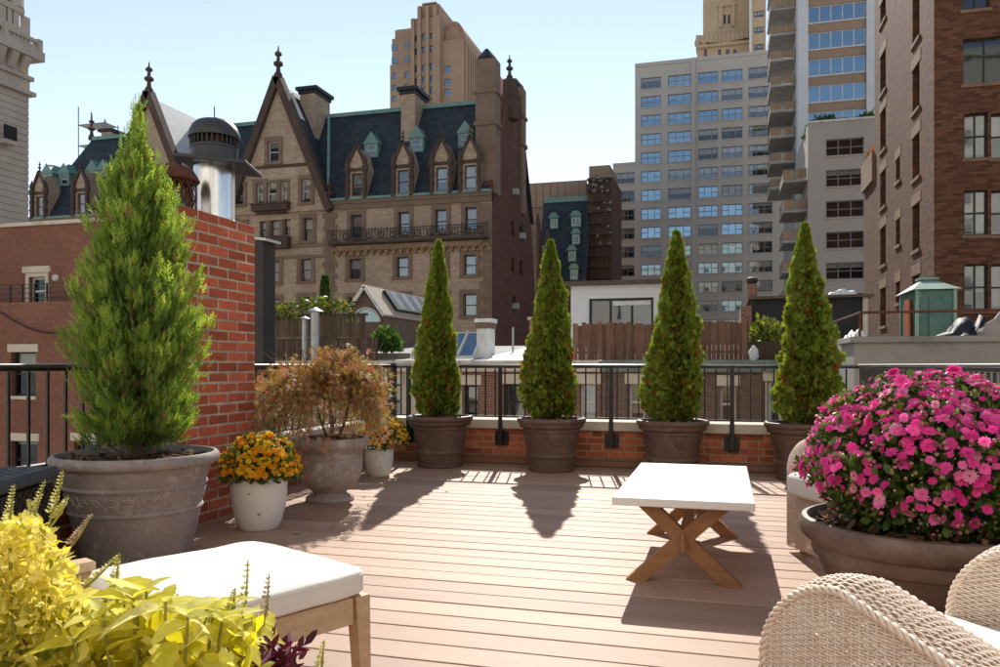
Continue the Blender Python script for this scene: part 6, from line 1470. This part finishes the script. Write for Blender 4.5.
MT['orng_mass'] = leafmat('orange_petal_mass', [(0, (0.92, 0.34, 0.008)), (.5, (0.96, 0.52, 0.015)), (1, (0.98, 0.70, 0.05))], trans=.35)
MT['mumstem'] = M('green_stem', (0.08, 0.11, 0.03), .7, vs=10)
mum('pink_chrysanthemum', 'big dome of pink chrysanthemums in the wide brown pot', (PP[0] + .02, PP[1] + .01, .42), .41, .345, .185, 300, .044, 'pink', 'pink_c', 'budmat', 9000, .036, 41, low=-.3, nbud=1300, rest=520, zmin=.04, wbase=.15, pack=.52, taper=.62, massm='pink_mass')
mum('orange_chrysanthemum', 'orange chrysanthemums in the white pot beside the chimney', (*onD(260, 4.85), .285), .225, .20, .075, 170, .052, 'orng', 'orng_c', 'budor', 2800, .034, 42, low=-.1, nbud=140, rest=160, zmin=.0, wbase=.9, pack=.45, massm='orng_mass')
mum('orange_chrysanthemum', 'orange chrysanthemums in the small white pot by the urn', (*onD(382, 7.15), .225), .225, .21, .10, 150, .046, 'orng', 'orng_c', 'budor', 2000, .032, 43, low=-.1, nbud=200, rest=160, zmin=.0, wbase=.55, pack=.58)
# ================================================================ FURNITURE
MT['table_top'] = M('white_table_top', (0.80, 0.79, 0.76), 0.45, (0.76, 0.74, 0.71), vs=3, bump=.03, bs=60)
MT['teak'] = M('oiled_teak', (0.40, 0.205, 0.09), 0.5, (0.28, 0.13, 0.052), vs=5, stretch=(1, 6, 6), bump=.12, bs=25, fine=.25)
MT['pale_teak'] = M('pale_teak', (0.63, 0.45, 0.28), 0.6, (0.53, 0.36, 0.21), vs=6, stretch=(2, 2, 9), bump=.12, bs=25, fine=.2)
MT['canvas'] = M('cream_canvas', (0.76, 0.72, 0.65), 0.9, (0.70, 0.655, 0.58), vs=3, bump=.12, bs=300, bd=.002, spec=.1)
tb_ = thing('coffee_table', 'white topped coffee table on crossed wooden trestles', 'table', (-.178, 4.25, 0)); TZ = .40
MB().cbox(-.31, .31, -.66, .66, TZ - .036, TZ, .003).build('table_top', MT['table_top'], tb_)
for s in (-1, 1):
    y = s * .52
    MB().prism([(-.262, 0), (-.168, 0), (.222, TZ - .037), (.128, TZ - .037)], 'y', y - .028, y + .028).build('leg', MT['teak'], tb_)
    MB().prism([(.262, 0), (.168, 0), (-.222, TZ - .037), (-.128, TZ - .037)], 'y', y - .0255, y + .0305).build('leg', MT['teak'], tb_)
    MB().cbox(-.2, .2, y - .04, y + .04, TZ - .056, TZ - .0375, .002).build('cleat', MT['teak'], tb_)
    MB().cbox(-.018, .018, y + s * .028 - (.022 if s < 0 else 0), y + s * .028 + (.022 if s > 0 else 0), .165, .205, .004).cbox(-.008, .008, y + s * .05 - .008, y + s * .05 + .008, .15, .235, .002).build('peg', MT['teak'], tb_)
MB().cbox(-.025, .025, -.49, .49, .15, .215, .004).build('stretcher', MT['teak'], tb_)

def cushion(name, w, d, h, mat, parent, loc=(0, 0, 0), seed=1, p=8.0, puff=.012, rot=(0, 0, 0), piping=True):
    n = 14; bm = bmesh.new(); bmesh.ops.create_cube(bm, size=2); bmesh.ops.subdivide_edges(bm, edges=bm.edges[:], cuts=n, use_grid_fill=True)
    rg = np.random.default_rng(seed); kk = rg.normal(size=(7, 3)) * 4.0; ph = rg.random(7) * 6
    for q in bm.verts:
        c = np.array(q.co[:]); r = (abs(c[0]) ** p + abs(c[1]) ** p + abs(c[2]) ** 3.2) ** (1 / 4.6)
        c = c / max(np.abs(c).max(), 1e-6); nn = (abs(c[0]) ** p + abs(c[1]) ** p + abs(c[2]) ** p) ** (1 / p); c = c / nn
        x, y, z = c[0] * w / 2, c[1] * d / 2, c[2] * h / 2
        bul = puff * (1 - c[0] ** 2) * (1 - c[1] ** 2) * np.sign(c[2]) * abs(c[2])
        wr = .0007 * sum(math.sin(float(kk[i] @ np.array([x * 3, y * 3, z * 2])) + ph[i]) for i in range(7))
        q.co = Vector((x, y, z + bul + wr))
    me = bpy.data.meshes.new(name); bm.to_mesh(me); bm.free(); me.materials.append(mat); me.polygons.foreach_set('use_smooth', [True] * len(me.polygons))
    o = put(name, me, parent, loc, rot)
    if piping:
        pts = [(w / 2 * .995 * np.sign(math.cos(t)) * abs(math.cos(t)) ** (2 / p), d / 2 * .995 * np.sign(math.sin(t)) * abs(math.sin(t)) ** (2 / p), h * .30) for t in np.linspace(0, 2 * math.pi, 73)[:-1]]
        MB().tube(pts, .0028, 6, closed=True).build('piping', mat, o, smooth='all')
    return o
def camdir(X, D): u_, v_ = cw(X, D); return math.atan2(v_, u_)
# ottoman
oc = cw(-.735, 2.13); ot = thing('ottoman', 'cream cushioned ottoman with pale wooden frame in the foreground', 'ottoman', (oc[0], oc[1], 0), camdir(.66, .75)); ot.scale = (.94, .94, 1)
cushion('seat_cushion', .555, .615, .068, MT['canvas'], ot, (0, 0, .416), 3, puff=.006, p=11, piping=True)
for (x0, x1, y0, y1) in ((-.22, .22, -.297, -.272), (-.22, .22, .272, .297)): MB().cbox(x0, x1, y0, y1, .31, .381, .003).build('apron', MT['pale_teak'], ot)
for (x0, x1, y0, y1) in ((-.267, -.242, -.25, .25), (.242, .267, -.25, .25)): MB().cbox(x0, x1, y0, y1, .31, .381, .003).build('apron', MT['pale_teak'], ot)
for i in range(6): y = -.22 + i * .088; MB().box(-.24, .24, y - .025, y + .025, .355, .37).build('slat', MT['pale_teak'], ot)
for sx in (-1, 1):
    for sy in (-1, 1):
        x, y = sx * .25, sy * .278; m = MB(); a, b = .024, .015
        m.add([(x - b + sx * .015, y - b + sy * .01, 0), (x + b + sx * .015, y - b + sy * .01, 0), (x + b + sx * .015, y + b + sy * .01, 0), (x - b + sx * .015, y + b + sy * .01, 0), (x - a, y - a, .381), (x + a, y - a, .381), (x + a, y + a, .381), (x - a, y + a, .381)], [(3, 2, 1, 0), (4, 5, 6, 7), (0, 1, 5, 4), (1, 2, 6, 5), (2, 3, 7, 6), (3, 0, 4, 7)])
        m.build('leg', MT['pale_teak'], ot)
# lounge chair behind the yellow plants
lc = cw(-1.09, 1.70); lo = thing('lounge_chair', 'pale wooden lounge chair with white cushion behind the yellow plants', 'chair', (lc[0], lc[1], 0), camdir(.66, .75))
cushion('seat_cushion', .58, .56, .12, MT['canvas'], lo, (.02, 0, .35), 5)
cushion('back_cushion', .14, .54, .42, MT['canvas'], lo, (-.29, 0, .60), 6, rot=(0, R(-14), 0), piping=False)
for s in (-1, 1):
    MB().cbox(-.36, .33, s * .33 - .032, s * .33 + .032, .44, .468, .004).build('armrest', MT['pale_teak'], lo)
    for x in (-.32, .30): MB().cbox(x - .025, x + .025, s * .33 - .022, s * .33 + .022, 0, .4395, .003).build('leg', MT['pale_teak'], lo)
    MB().cbox(-.294, .274, s * .33 - .014, s * .33 + .014, .215, .275, .003).build('side_rail', MT['pale_teak'], lo)
for x in (-.3, .28): MB().cbox(x - .014, x + .014, -.307, .307, .22, .285, .003).build('cross_rail', MT['pale_teak'], lo)
for i in range(6): MB().box(-.28 + i * .1, -.22 + i * .1, -.31, .31, .276, .288).build('slat', MT['pale_teak'], lo)
MB().bar((-.36, 0, .3), (-.47, 0, .80), .6, .02, up=(1, 0, 0)).build('backrest', MT['pale_teak'], lo)

# dark woven storage box
MT['boxweave'] = M('dark_resin_weave', (0.045, 0.032, 0.026), 0.45, (0.03, 0.02, 0.016), vs=20)
MT['lidtop'] = M('grey_resin_lid', (0.075, 0.082, 0.09), 0.45, vs=20, bump=.5, bs=120, bd=.003)
k_ = camdir(.995, .10); sx_ = cw(-2.05, 3.68); sbx = thing('storage_box', 'dark woven deck storage box with grey lid at the left edge', 'box', (sx_[0], sx_[1], 0), k_)
MB().box(-.40, -.02, -.93, -.02, .02, .46).build('box_body', MT['boxweave'], sbx)
wv = MB(); nz, ny = 14, 30
for j in range(nz):
    for i in range(ny):
        y = -.92 + .9 * (i + .5) / ny; z = .035 + .42 * (j + .5) / nz; s = .011
        if (i + j) % 2: wv.bar((-.0165, y - s, z - s), (-.0165, y + s, z + s), .012, .006, up=(1, 0, 0))
        else: wv.bar((-.0165, y + s, z - s), (-.0165, y - s, z + s), .012, .006, up=(1, 0, 0))
for j in range(nz):
    for i in range(13):
        x = -.40 + .38 * (i + .5) / 13; z = .035 + .42 * (j + .5) / nz; s = .011 * (1 if (i + j) % 2 else -1)
        wv.bar((x - s, -.9335, z - .011), (x + s, -.9335, z + .011), .012, .006, up=(0, 1, 0))
wv.build('woven_face', MT['boxweave'], sbx)['kind'] = 'stuff'
MB().cbox(-.425, 0, -.955, 0, .475, .53, .012).build('lid', MT['lidtop'], sbx)
lw_ = MB()
for i in range(30):
    for j in range(13):
        y = -.93 + .9 * i / 29; x = -.40 + .375 * j / 12
        if (i + j) % 2: lw_.box(x - .012, x + .012, y - .009, y + .009, .5302, .533)
lw_.build('lid_weave', MT['lidtop'], sbx)['kind'] = 'stuff'

# ---- wicker armchairs: the weave is real, stake by stake
MT['wicker'] = M('natural_wicker', (0.83, 0.70, 0.59), 0.6, (0.71, 0.555, 0.44), vs=35, bump=.15, bs=200, bd=.001, col3=(0.80, 0.70, 0.58), vs3=14)
class Weave:
    def __init__(s): s.v = []; s.f = []; s.n = 0
    def strand(s, pos, tn, nr, hw, hn):
        """pos (k,3) centre line, tn (k,3) cross direction, nr (k,3) outward"""
        k = len(pos)
        if k < 2: return
        ring = np.stack([pos + tn * hw, pos + nr * hn, pos - tn * hw, pos - nr * hn], 1).reshape(-1, 3)
        i = np.arange(k - 1)[:, None] * 4; j = np.arange(4)[None]; j2 = (j + 1) % 4
        s.f.append((np.stack([i + j, i + j2, i + 4 + j2, i + 4 + j], 2).reshape(-1, 4)) + s.n); s.v.append(ring); s.n += k * 4
    def panel(s, P, rows, stake=.0155, amp=.0024, hw=.0026, hn=.0016, seed=0):
        """P(s,t)->pos,normal,cross ; rows: list of (t,s0,s1)"""
        rg = np.random.default_rng(seed)
        for r, (t, s0, s1) in enumerate(rows):
            if s1 - s0 < stake: continue
            i0 = math.ceil(s0 / (stake / 2)); i1 = math.floor(s1 / (stake / 2))
            ss = np.concatenate([[s0], np.arange(i0, i1 + 1) * stake / 2, [s1]])
            pos, nr, cr = P(ss, np.full(len(ss), t) + rg.normal(size=len(ss)) * .0003)
            w = np.cos(np.pi * ss / stake + np.pi * r)
            s.strand(pos + nr * (amp * w)[:, None], cr, nr, hw * rg.uniform(.85, 1.1), hn)
    def stakes(s, P, cols, hw=.0032, hn=.0022):
        for (ss, t0, t1) in cols:
            if t1 - t0 < .02: continue
            t = np.linspace(t0, t1, max(3, int((t1 - t0) / .04))); pos, nr, cr = P(np.full(len(t), ss), t); al = np.cross(nr, cr); s.strand(pos, al, nr, hw, hn)
    def build(s, name, mat, parent):
        V = np.concatenate(s.v).astype(np.float32); Fc = np.concatenate(s.f).astype(np.int32); me = bpy.data.meshes.new(name)
        me.vertices.add(len(V)); me.vertices.foreach_set('co', V.ravel()); me.loops.add(Fc.size); me.loops.foreach_set('vertex_index', Fc.ravel())
        me.polygons.add(len(Fc)); me.polygons.foreach_set('loop_start', np.arange(0, Fc.size, 4, dtype=np.int32)); me.polygons.foreach_set('use_smooth', np.ones(len(Fc), bool))
        me.materials.append(mat); me.update(calc_edges=True); o = put(name, me, parent); o['kind'] = 'stuff'; return o
def braid(path, r=.0064, turns=60, m=None):
    m = m or MB(); path = [Vector(p) for p in path]
    # dense resample
    L = [0]
    for a, b in zip(path, path[1:]): L.append(L[-1] + (b - a).length)
    n = int(L[-1] / .005); q = []
    for i in range(n + 1):
        d = L[-1] * i / n; k = min(len(L) - 2, max(0, int(np.searchsorted(L, d)) - 1)); f = (d - L[k]) / max(1e-6, L[k + 1] - L[k]); q.append(path[k].lerp(path[k + 1], f))
    for st in range(3):
        pts = []
        for i, p in enumerate(q):
            t = (q[min(n, i + 1)] - q[max(0, i - 1)]).normalized(); x = t.cross(Vector((.31, .2, .93))).normalized(); y = t.cross(x); a = i * .005 / .0075 + st * 2.094; pts.append(p + (x * math.cos(a) + y * math.sin(a)) * r * .75)
        m.tube(pts, r * .62, 5)
    return m
AF, AB, ZF, ZBK, RC, AT = .30, -.36, .62, .465, .17, .115
def yfront(t): return AF if t < ZF - RC else AF - RC + math.sqrt(max(0, RC * RC - (t - ZF + RC) ** 2))
def ytop(t): return AB if t < ZBK else (AF - RC) - (ZF - t) / (ZF - ZBK) * (AF - RC - AB)
def wicker_chair(label, loc, rz):
    t = thing('wicker_armchair', label, 'armchair', loc, rz, group='natural wicker armchairs')
    prof = [(AF, .03 + .41 * i / 12) for i in range(13)] + [(AF - RC + RC * math.cos(a), ZF - RC + RC * math.sin(a)) for a in np.linspace(0, math.pi / 2, 12)[1:]] + [(AF - RC - (AF - RC - AB) * k / 14, ZF - (ZF - ZBK) * k / 14) for k in range(1, 15)]
    prof = np.array(prof); seg = np.r_[0, np.cumsum(np.hypot(*np.diff(prof, axis=0).T))]
    for sg in (-1, 1):
        xo = sg * .34; xi = sg * (.34 - AT)
        w = Weave(); row = .0052
        def side(x, nx): return lambda s, tt: (np.stack([np.full(len(s), x), s, tt], 1), np.tile([[nx, 0, 0]], (len(s), 1)).astype(float), np.tile([[0, 0, 1.0]], (len(s), 1)))
        rows = [(z, ytop(z), yfront(z)) for z in np.arange(.04, ZF - .008, row)]
        w.panel(side(xo, sg), rows, seed=1); w.stakes(side(xo, sg), [(y, .03, min(ZF, (ZF if y > AF - RC else ZF - (AF - RC - y) / (AF - RC - AB) * (ZF - ZBK)) if y <= AF - RC else ZF - RC + math.sqrt(max(0, RC * RC - (y - AF + RC) ** 2)))) for y in np.arange(math.ceil(AB / .0155) * .0155, AF - .005, .0155)])
        rows = [(z, ytop(z), yfront(z)) for z in np.arange(.27, ZF - .008, row)]
        w.panel(side(xi, -sg), rows, seed=2)
        def wrap(s, tt):
            y = np.interp(s, seg, prof[:, 0]); z = np.interp(s, seg, prof[:, 1]); e = .004
            ty = np.interp(s + e, seg, prof[:, 0]) - np.interp(s - e, seg, prof[:, 0]); tz = np.interp(s + e, seg, prof[:, 1]) - np.interp(s - e, seg, prof[:, 1]); l = np.hypot(ty, tz) + 1e-9
            ny, nz = tz / l, -ty / l; ny, nz = np.where(ny * 1 + nz * 1 < 0, -ny, ny), np.where(ny + nz < 0, -nz, nz)
            b = .016 * (1 - (2 * tt / AT - 1) ** 2); x = xi + sg * tt
            return np.stack([x, y + ny * b, z + nz * b], 1), np.stack([np.zeros(len(s)), ny, nz], 1), np.tile([[1.0, 0, 0]], (len(s), 1))
        w.panel(wrap, [(q, 0, seg[-1]) for q in np.linspace(.006, AT - .006, 20)], seed=3); w.stakes(wrap, [(q, .0, AT) for q in np.arange(.01, seg[-1], .034)])
        a = w.build('arm_weave', MT['wicker'], t)
        bm = braid([(xo, p[0], p[1]) for p in prof]); braid([(xi, p[0], p[1]) for p in prof], m=bm); bm.build('arm_braid', MT['wicker'], a, smooth='all')
    # backrest and front apron
    w = Weave(); BH = .86
    def btop(x): return BH - .22 * (abs(x) / .34) ** 3
    for (y, ny) in ((AB - .02, -1), (AB + .07, 1)):
        f = lambda s, tt, y=y, ny=ny: (np.stack([s, np.full(len(s), y) - .06 * np.clip(tt - .3, 0, 1), tt], 1), np.tile([[0, ny, 0]], (len(s), 1)).astype(float), np.tile([[0, 0, 1.0]], (len(s), 1)))
        rows = []
        for z in np.arange(.04 if ny < 0 else .3, BH - .01, .0052):
            h = .34 if z < btop(.34) else .34 * max(0, (BH - z) / .22) ** (1 / 3); rows.append((z, -h, h))
        w.panel(f, rows, seed=4); w.stakes(f, [(x, .03, btop(x)) for x in np.arange(-21, 22) * .0155])
    f = lambda s, tt: (np.stack([s, np.full(len(s), AF + .03), tt], 1), np.tile([[0, 1.0, 0]], (len(s), 1)), np.tile([[0, 0, 1.0]], (len(s), 1)))
    w.panel(f, [(z, -.225, .225) for z in np.arange(.04, .33, .0052)], seed=5)
    bk_ = w.build('backrest_weave', MT['wicker'], t)
    arc = [(x, AB - .035 + .05, btop(x)) for x in np.linspace(-.34, .34, 25)]; bm = braid([(x, AB - .055, z) for x, _, z in arc]); braid([(x, AB + .035, z) for x, _, z in arc], m=bm); bm.build('backrest_braid', MT['wicker'], bk_, smooth='all')
    MB().box(-.222, .222, AB + .08, AF + .02, .27, .33).build('seat_deck', MT['wicker'], t)
    cushion('seat_cushion', .445, .70, .13, MT['canvas'], t, (0, .06, .395), 8, puff=.02)
    cushion('back_cushion', .44, .15, .40, MT['canvas'], t, (0, AB + .14, .57), 9, rot=(R(8), 0, 0), piping=False)
    for sx in (-1, 1):
        for y in (AB + .03, AF - .06): MB().lathe([(.018, 0), (.02, .03), (.02, .06)], 10, (sx * .285, y, 0)).build('foot', MT['wicker'], t)
    return t
w1 = cw(.93, 1.366); fx, fy = cw(-.47, .88)
chair1 = wicker_chair('wicker armchair in the near right corner, seen from behind', (w1[0], w1[1], 0), math.atan2(-fx, fy))
chair2 = copy_tree(chair1); chair2['label'] = 'wicker armchair behind the pink chrysanthemums, facing the white table'
chair2.location = (.73, 4.38, 0); chair2.rotation_euler = (0, 0, R(118)); chair2.scale = (.93, .93, .97)

# ================================================================ FOREGROUND PLANTS
pc = cw(-.50, 1.02)
MT['trough'] = M('dark_planter', (0.06, 0.05, 0.045), .6, vs=6)
tr_ = thing('planter_trough', 'dark trough of the yellow foreground plants', 'planter', (pc[0], pc[1], 0), TH)
for (x0, x1, y0, y1) in ((-.42, .42, -.16, -.14), (-.42, .42, .14, .16), (-.42, -.4, -.1395, .1395), (.4, .42, -.1395, .1395)): MB().cbox(x0, x1, y0, y1, 0, .42, .003).build('side_board', MT['trough'], tr_)
MB().box(-.3995, .3995, -.1395, .1395, .02, .39).build('soil', MT['soil'], tr_)
# leaf meshes: ovate, toothed, folded on the midrib
def ovate(name, mat, w=.62, droop=.25, teeth=True, seed=0):
    rg = random.Random(seed); m = MB(); n = 8; vs = []; fs = []
    for i in range(n + 1):
        t = i / n; hw_ = w * .5 * math.sin(math.pi * t ** .75) ** .85 if 0 < t < 1 else .004
        z = -droop * t * t; k = 1 + (.12 * (1 if i % 2 else -1) if teeth and 0 < i < n else 0); cup = .16 * hw_ * 2
        wv_ = rg.uniform(-.02, .02)
        vs += [(-hw_ * k, t + .02 * k, z + cup + wv_), (-hw_ * .5, t, z + cup * .35), (0, t, z), (hw_ * .5, t, z + cup * .35), (hw_ * k, t + .02 * k, z + cup - wv_)]
    for i in range(n):
        for j in range(4): a = i * 5 + j; fs.append((a, a + 1, a + 6, a + 5))
    return m.add(vs, fs).mesh(name, mat, smooth='all')
MT['lime_leaf'] = rndleaf('golden_leaf', [(0, (0.74, 0.66, 0.06)), (.5, (0.90, 0.82, 0.13)), (.8, (0.92, 0.88, 0.40)), (1, (0.66, 0.62, 0.06))], trans=.5, rough=.45)
MT['stem_y'] = M('yellow_green_stem', (0.35, 0.33, 0.08), .6, vs=20)
LEAVES = [ovate('leaf', MT['lime_leaf'], .62, .25 + .12 * i, True, i) for i in range(4)]
def cpos(x, y, D): X = (x - 500) / FPX * D; u_, v_ = cw(X, D); return np.array([u_, v_, EYE + (HOR - y) * D / FPX])
def leafy(name, label, xs, n_st, D0, D1, ytop_f, leaf, rg, lim=280, base_x=None):
    bx, by = onD(base_x, (D0 + D1) / 2); t = thing(name, label, 'plant', (bx, by, .39)); st = MB(); cnt = 0; B = np.array([bx, by, .39])
    for s in range(n_st):
        x = xs[0] + (xs[1] - xs[0]) * (s + rg.random()) / n_st; D = D0 + (D1 - D0) * rg.random(); tip = cpos(x, ytop_f(x) + 26 * rg.random() ** 1.5, D); root = np.array([bx + (tip[0] - bx) * .55, by + (tip[1] - by) * .55, .39])
        pts = [root, root * .45 + tip * .55 + np.array([0, 0, .01]), tip]; st.tube([p - B for p in pts], [.0026, .0022, .0018], 6)
        ang = rg.random() * 3
        for k, f in enumerate((1.0, .97, .84, .68, .50)):
            p = root + (tip - root) * f; ang += math.pi / 2; L_ = leaf * (.45 if f == 1 else .75 + .35 * (1 - abs(f - .8) * 1.5)) * rg.uniform(.8, 1.2)
            for q in (0, math.pi):
                if cnt >= lim: break
                a = ang + q + rg.normal() * .4; el = .75 if f == 1 else .28 - .5 * (1 - f) + rg.normal() * .32
                d = Vector((math.cos(a) * math.cos(el), math.sin(a) * math.cos(el), math.sin(el))); nr = Vector((0, 0, 1)) - d * d.z; nr.normalize(); x_ = d.cross(nr)
                o = put('leaf', LEAVES[cnt % 4], t, tuple(p - B)); o.rotation_euler = Matrix((x_, d, nr)).transposed().to_euler(); o.scale = (L_,) * 3; cnt += 1
    st.build('stems', MT['stem_y'], t)['kind'] = 'stuff'; return t, B
rgp = np.random.default_rng(77)
golden, GB = leafy('golden_leaf_plant', 'bright yellow broad-leaved plant before the cream ottoman', (62, 258), 24, .96, 1.22, lambda x: 594 + 34 * abs((x - 170) / 110) ** 1.5 - 16 * math.cos((x - 120) / 22), .062, rgp, base_x=160)
MT['lime_fill'] = leafmat('golden_small_leaf', [(0, (0.45, 0.42, 0.05)), (.5, (0.75, 0.68, 0.08)), (1, (0.90, 0.85, 0.3))], trans=.5)
n = 520; q = np.array([cpos(rgp.uniform(64, 262), 626 + 66 * rgp.random(), rgp.uniform(.97, 1.22)) - GB for _ in range(n)])
scatter('small_leaves', *LEAF2, q, frames(rgp.normal(size=(n, 3)) + np.array([0, 0, .4])), .022 + .02 * rgp.random(n), MT['lime_fill'], golden)
# flower spikes
def spike(parent, B, p0, p1, mat, stem, whorls=9, s=.008):
    p0, p1 = np.array(p0), np.array(p1); sp = MB().tube([p0 - B, (p0 + p1) / 2 - B + np.array([.004, 0, 0]), p1 - B], [.0018, .0015, .0008], 5).build('flower_spike', stem, parent)
    lo_ = []; d_ = []; rg = np.random.default_rng(int(abs(p1[0]) * 9999) % 1000)
    for i in range(whorls):
        f = .35 + .65 * i / whorls
        for k in range(5): a = k * 1.257 + i; lo_.append(p0 + (p1 - p0) * f - B); d_.append([math.cos(a), math.sin(a), .5])
    n = len(lo_); f = np.repeat(1.25 - .75 * np.arange(whorls) / whorls, 5); scatter('florets', *LEAF2, np.array(lo_), frames(np.array(d_)), s * f, mat, sp)
MT['floret'] = leafmat('pale_floret', [(0, (0.45, 0.42, 0.12)), (1, (0.62, 0.58, 0.25))], trans=.3)
MT['floret_p'] = leafmat('dusky_floret', [(0, (0.30, 0.15, 0.16)), (1, (0.5, 0.40, 0.25))], trans=.3)
for (x, y0, y1, m) in ((245, 640, 560, 'floret'), (266, 640, 574, 'floret_p'), (116, 600, 553, 'floret'), (321, 690, 640, 'floret'), (232, 625, 588, 'floret'), (205, 640, 596, 'floret')): spike(golden, GB, cpos(x - 6, y0, 1.1), cpos(x + 3, y1, 1.1), MT[m], MT['stem_y'])
# small-leaved coleus at the left edge
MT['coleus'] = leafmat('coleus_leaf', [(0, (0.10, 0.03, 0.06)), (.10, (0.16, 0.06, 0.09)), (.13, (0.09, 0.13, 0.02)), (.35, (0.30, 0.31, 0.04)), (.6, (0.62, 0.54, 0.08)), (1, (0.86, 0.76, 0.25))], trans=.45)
cb = onD(30, 1.12); cl = thing('coleus_plant', 'bushy yellow-green and purple coleus with flower spikes at the left edge', 'plant', (cb[0], cb[1], .39)); CB_ = np.array([cb[0], cb[1], .39])
n = 6000; q = []
while len(q) < n:
    x = rgp.uniform(-40, 92); y = 505 + 190 * rgp.random() ** 1.1; D = rgp.uniform(.98, 1.26)
    if y < 518 + .022 * (x - 22) ** 2: continue
    q.append(cpos(x, y, D) - CB_)
q = np.array(q); q = q[q[:, 2] > .04]; n = len(q); depth = rgp.random(n)
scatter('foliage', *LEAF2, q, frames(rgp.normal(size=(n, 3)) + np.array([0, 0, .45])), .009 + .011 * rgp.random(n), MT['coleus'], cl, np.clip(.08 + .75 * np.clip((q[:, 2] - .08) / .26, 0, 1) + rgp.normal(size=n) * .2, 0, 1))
st = MB()
for i in range(40): e = q[rgp.integers(n)]; st.tube([(e[0] * .3, e[1] * .3, 0), (e[0] * .7, e[1] * .7, e[2] * .5), e], [.004, .003, .002], 4)
st.build('stems', MT['stem_y'], cl)['kind'] = 'stuff'
for (x0, y0, x1, y1, m) in ((2, 545, 14, 484, 'floret'), (22, 540, 45, 480, 'floret'), (40, 535, 28, 499, 'floret'), (45, 535, 63, 470, 'floret'), (48, 530, 68, 497, 'floret'), (60, 560, 92, 514, 'floret_p'), (70, 600, 118, 556, 'floret'), (95, 620, 112, 585, 'floret')): spike(cl, CB_, cpos(x0, y0, 1.1), cpos(x1, y1, 1.1), MT[m], MT['stem_y'], whorls=12, s=.0075)
# burgundy plant
MT['burg'] = leafmat('burgundy_leaf', [(0, (0.05, 0.008, 0.015)), (1, (0.16, 0.02, 0.04))], trans=.25)
bb = onD(272, 1.08); bp = thing('burgundy_plant', 'dark burgundy leaved plant right of the yellow leaves', 'plant', (bb[0], bb[1], .39)); BB = np.array([bb[0], bb[1], .39]); n = 210
q = np.array([cpos(rgp.normal(276, 9), 646 + 50 * rgp.random(), rgp.uniform(1.02, 1.14)) - BB for _ in range(n)])
scatter('foliage', *LEAF2, q, frames(rgp.normal(size=(n, 3)) + np.array([0, 0, .2])), np.stack([.012 + .01 * rgp.random(n), .022 + .018 * rgp.random(n), .02 * np.ones(n)], 1), MT['burg'], bp)
st = MB()
for i in range(14): e = q[rgp.integers(n)]; st.tube([(e[0] * .3, e[1] * .3, 0), e], [.004, .002], 4)
st.build('stems', MT['burg'], bp)['kind'] = 'stuff'

# a few maple leaves fallen on the boards
MT['fallen'] = rndleaf('fallen_leaf', [(0, (0.30, 0.13, 0.05)), (.5, (0.46, 0.27, 0.08)), (1, (0.55, 0.20, 0.08))], trans=.1)
fm = MB().add(*MAPLE).mesh('fallen_leaf', MT['fallen'])
for (x, y) in ((352, 486), (341, 512), (366, 497), (312, 520), (388, 487), (372, 512), (296, 534), (402, 478), (330, 527), (420, 505), (285, 545), (448, 492)):
    p = onG(x, y); o = put('fallen_leaf', fm, None, (p[0], p[1], .004), (random.uniform(-.15, .15), random.uniform(-.15, .15), random.uniform(0, 6.28)), (.045, .045, .045))
    tag(o, 'small brown maple leaf fallen on the deck near the stone urn', 'leaf', 'maple leaves fallen on the deck')
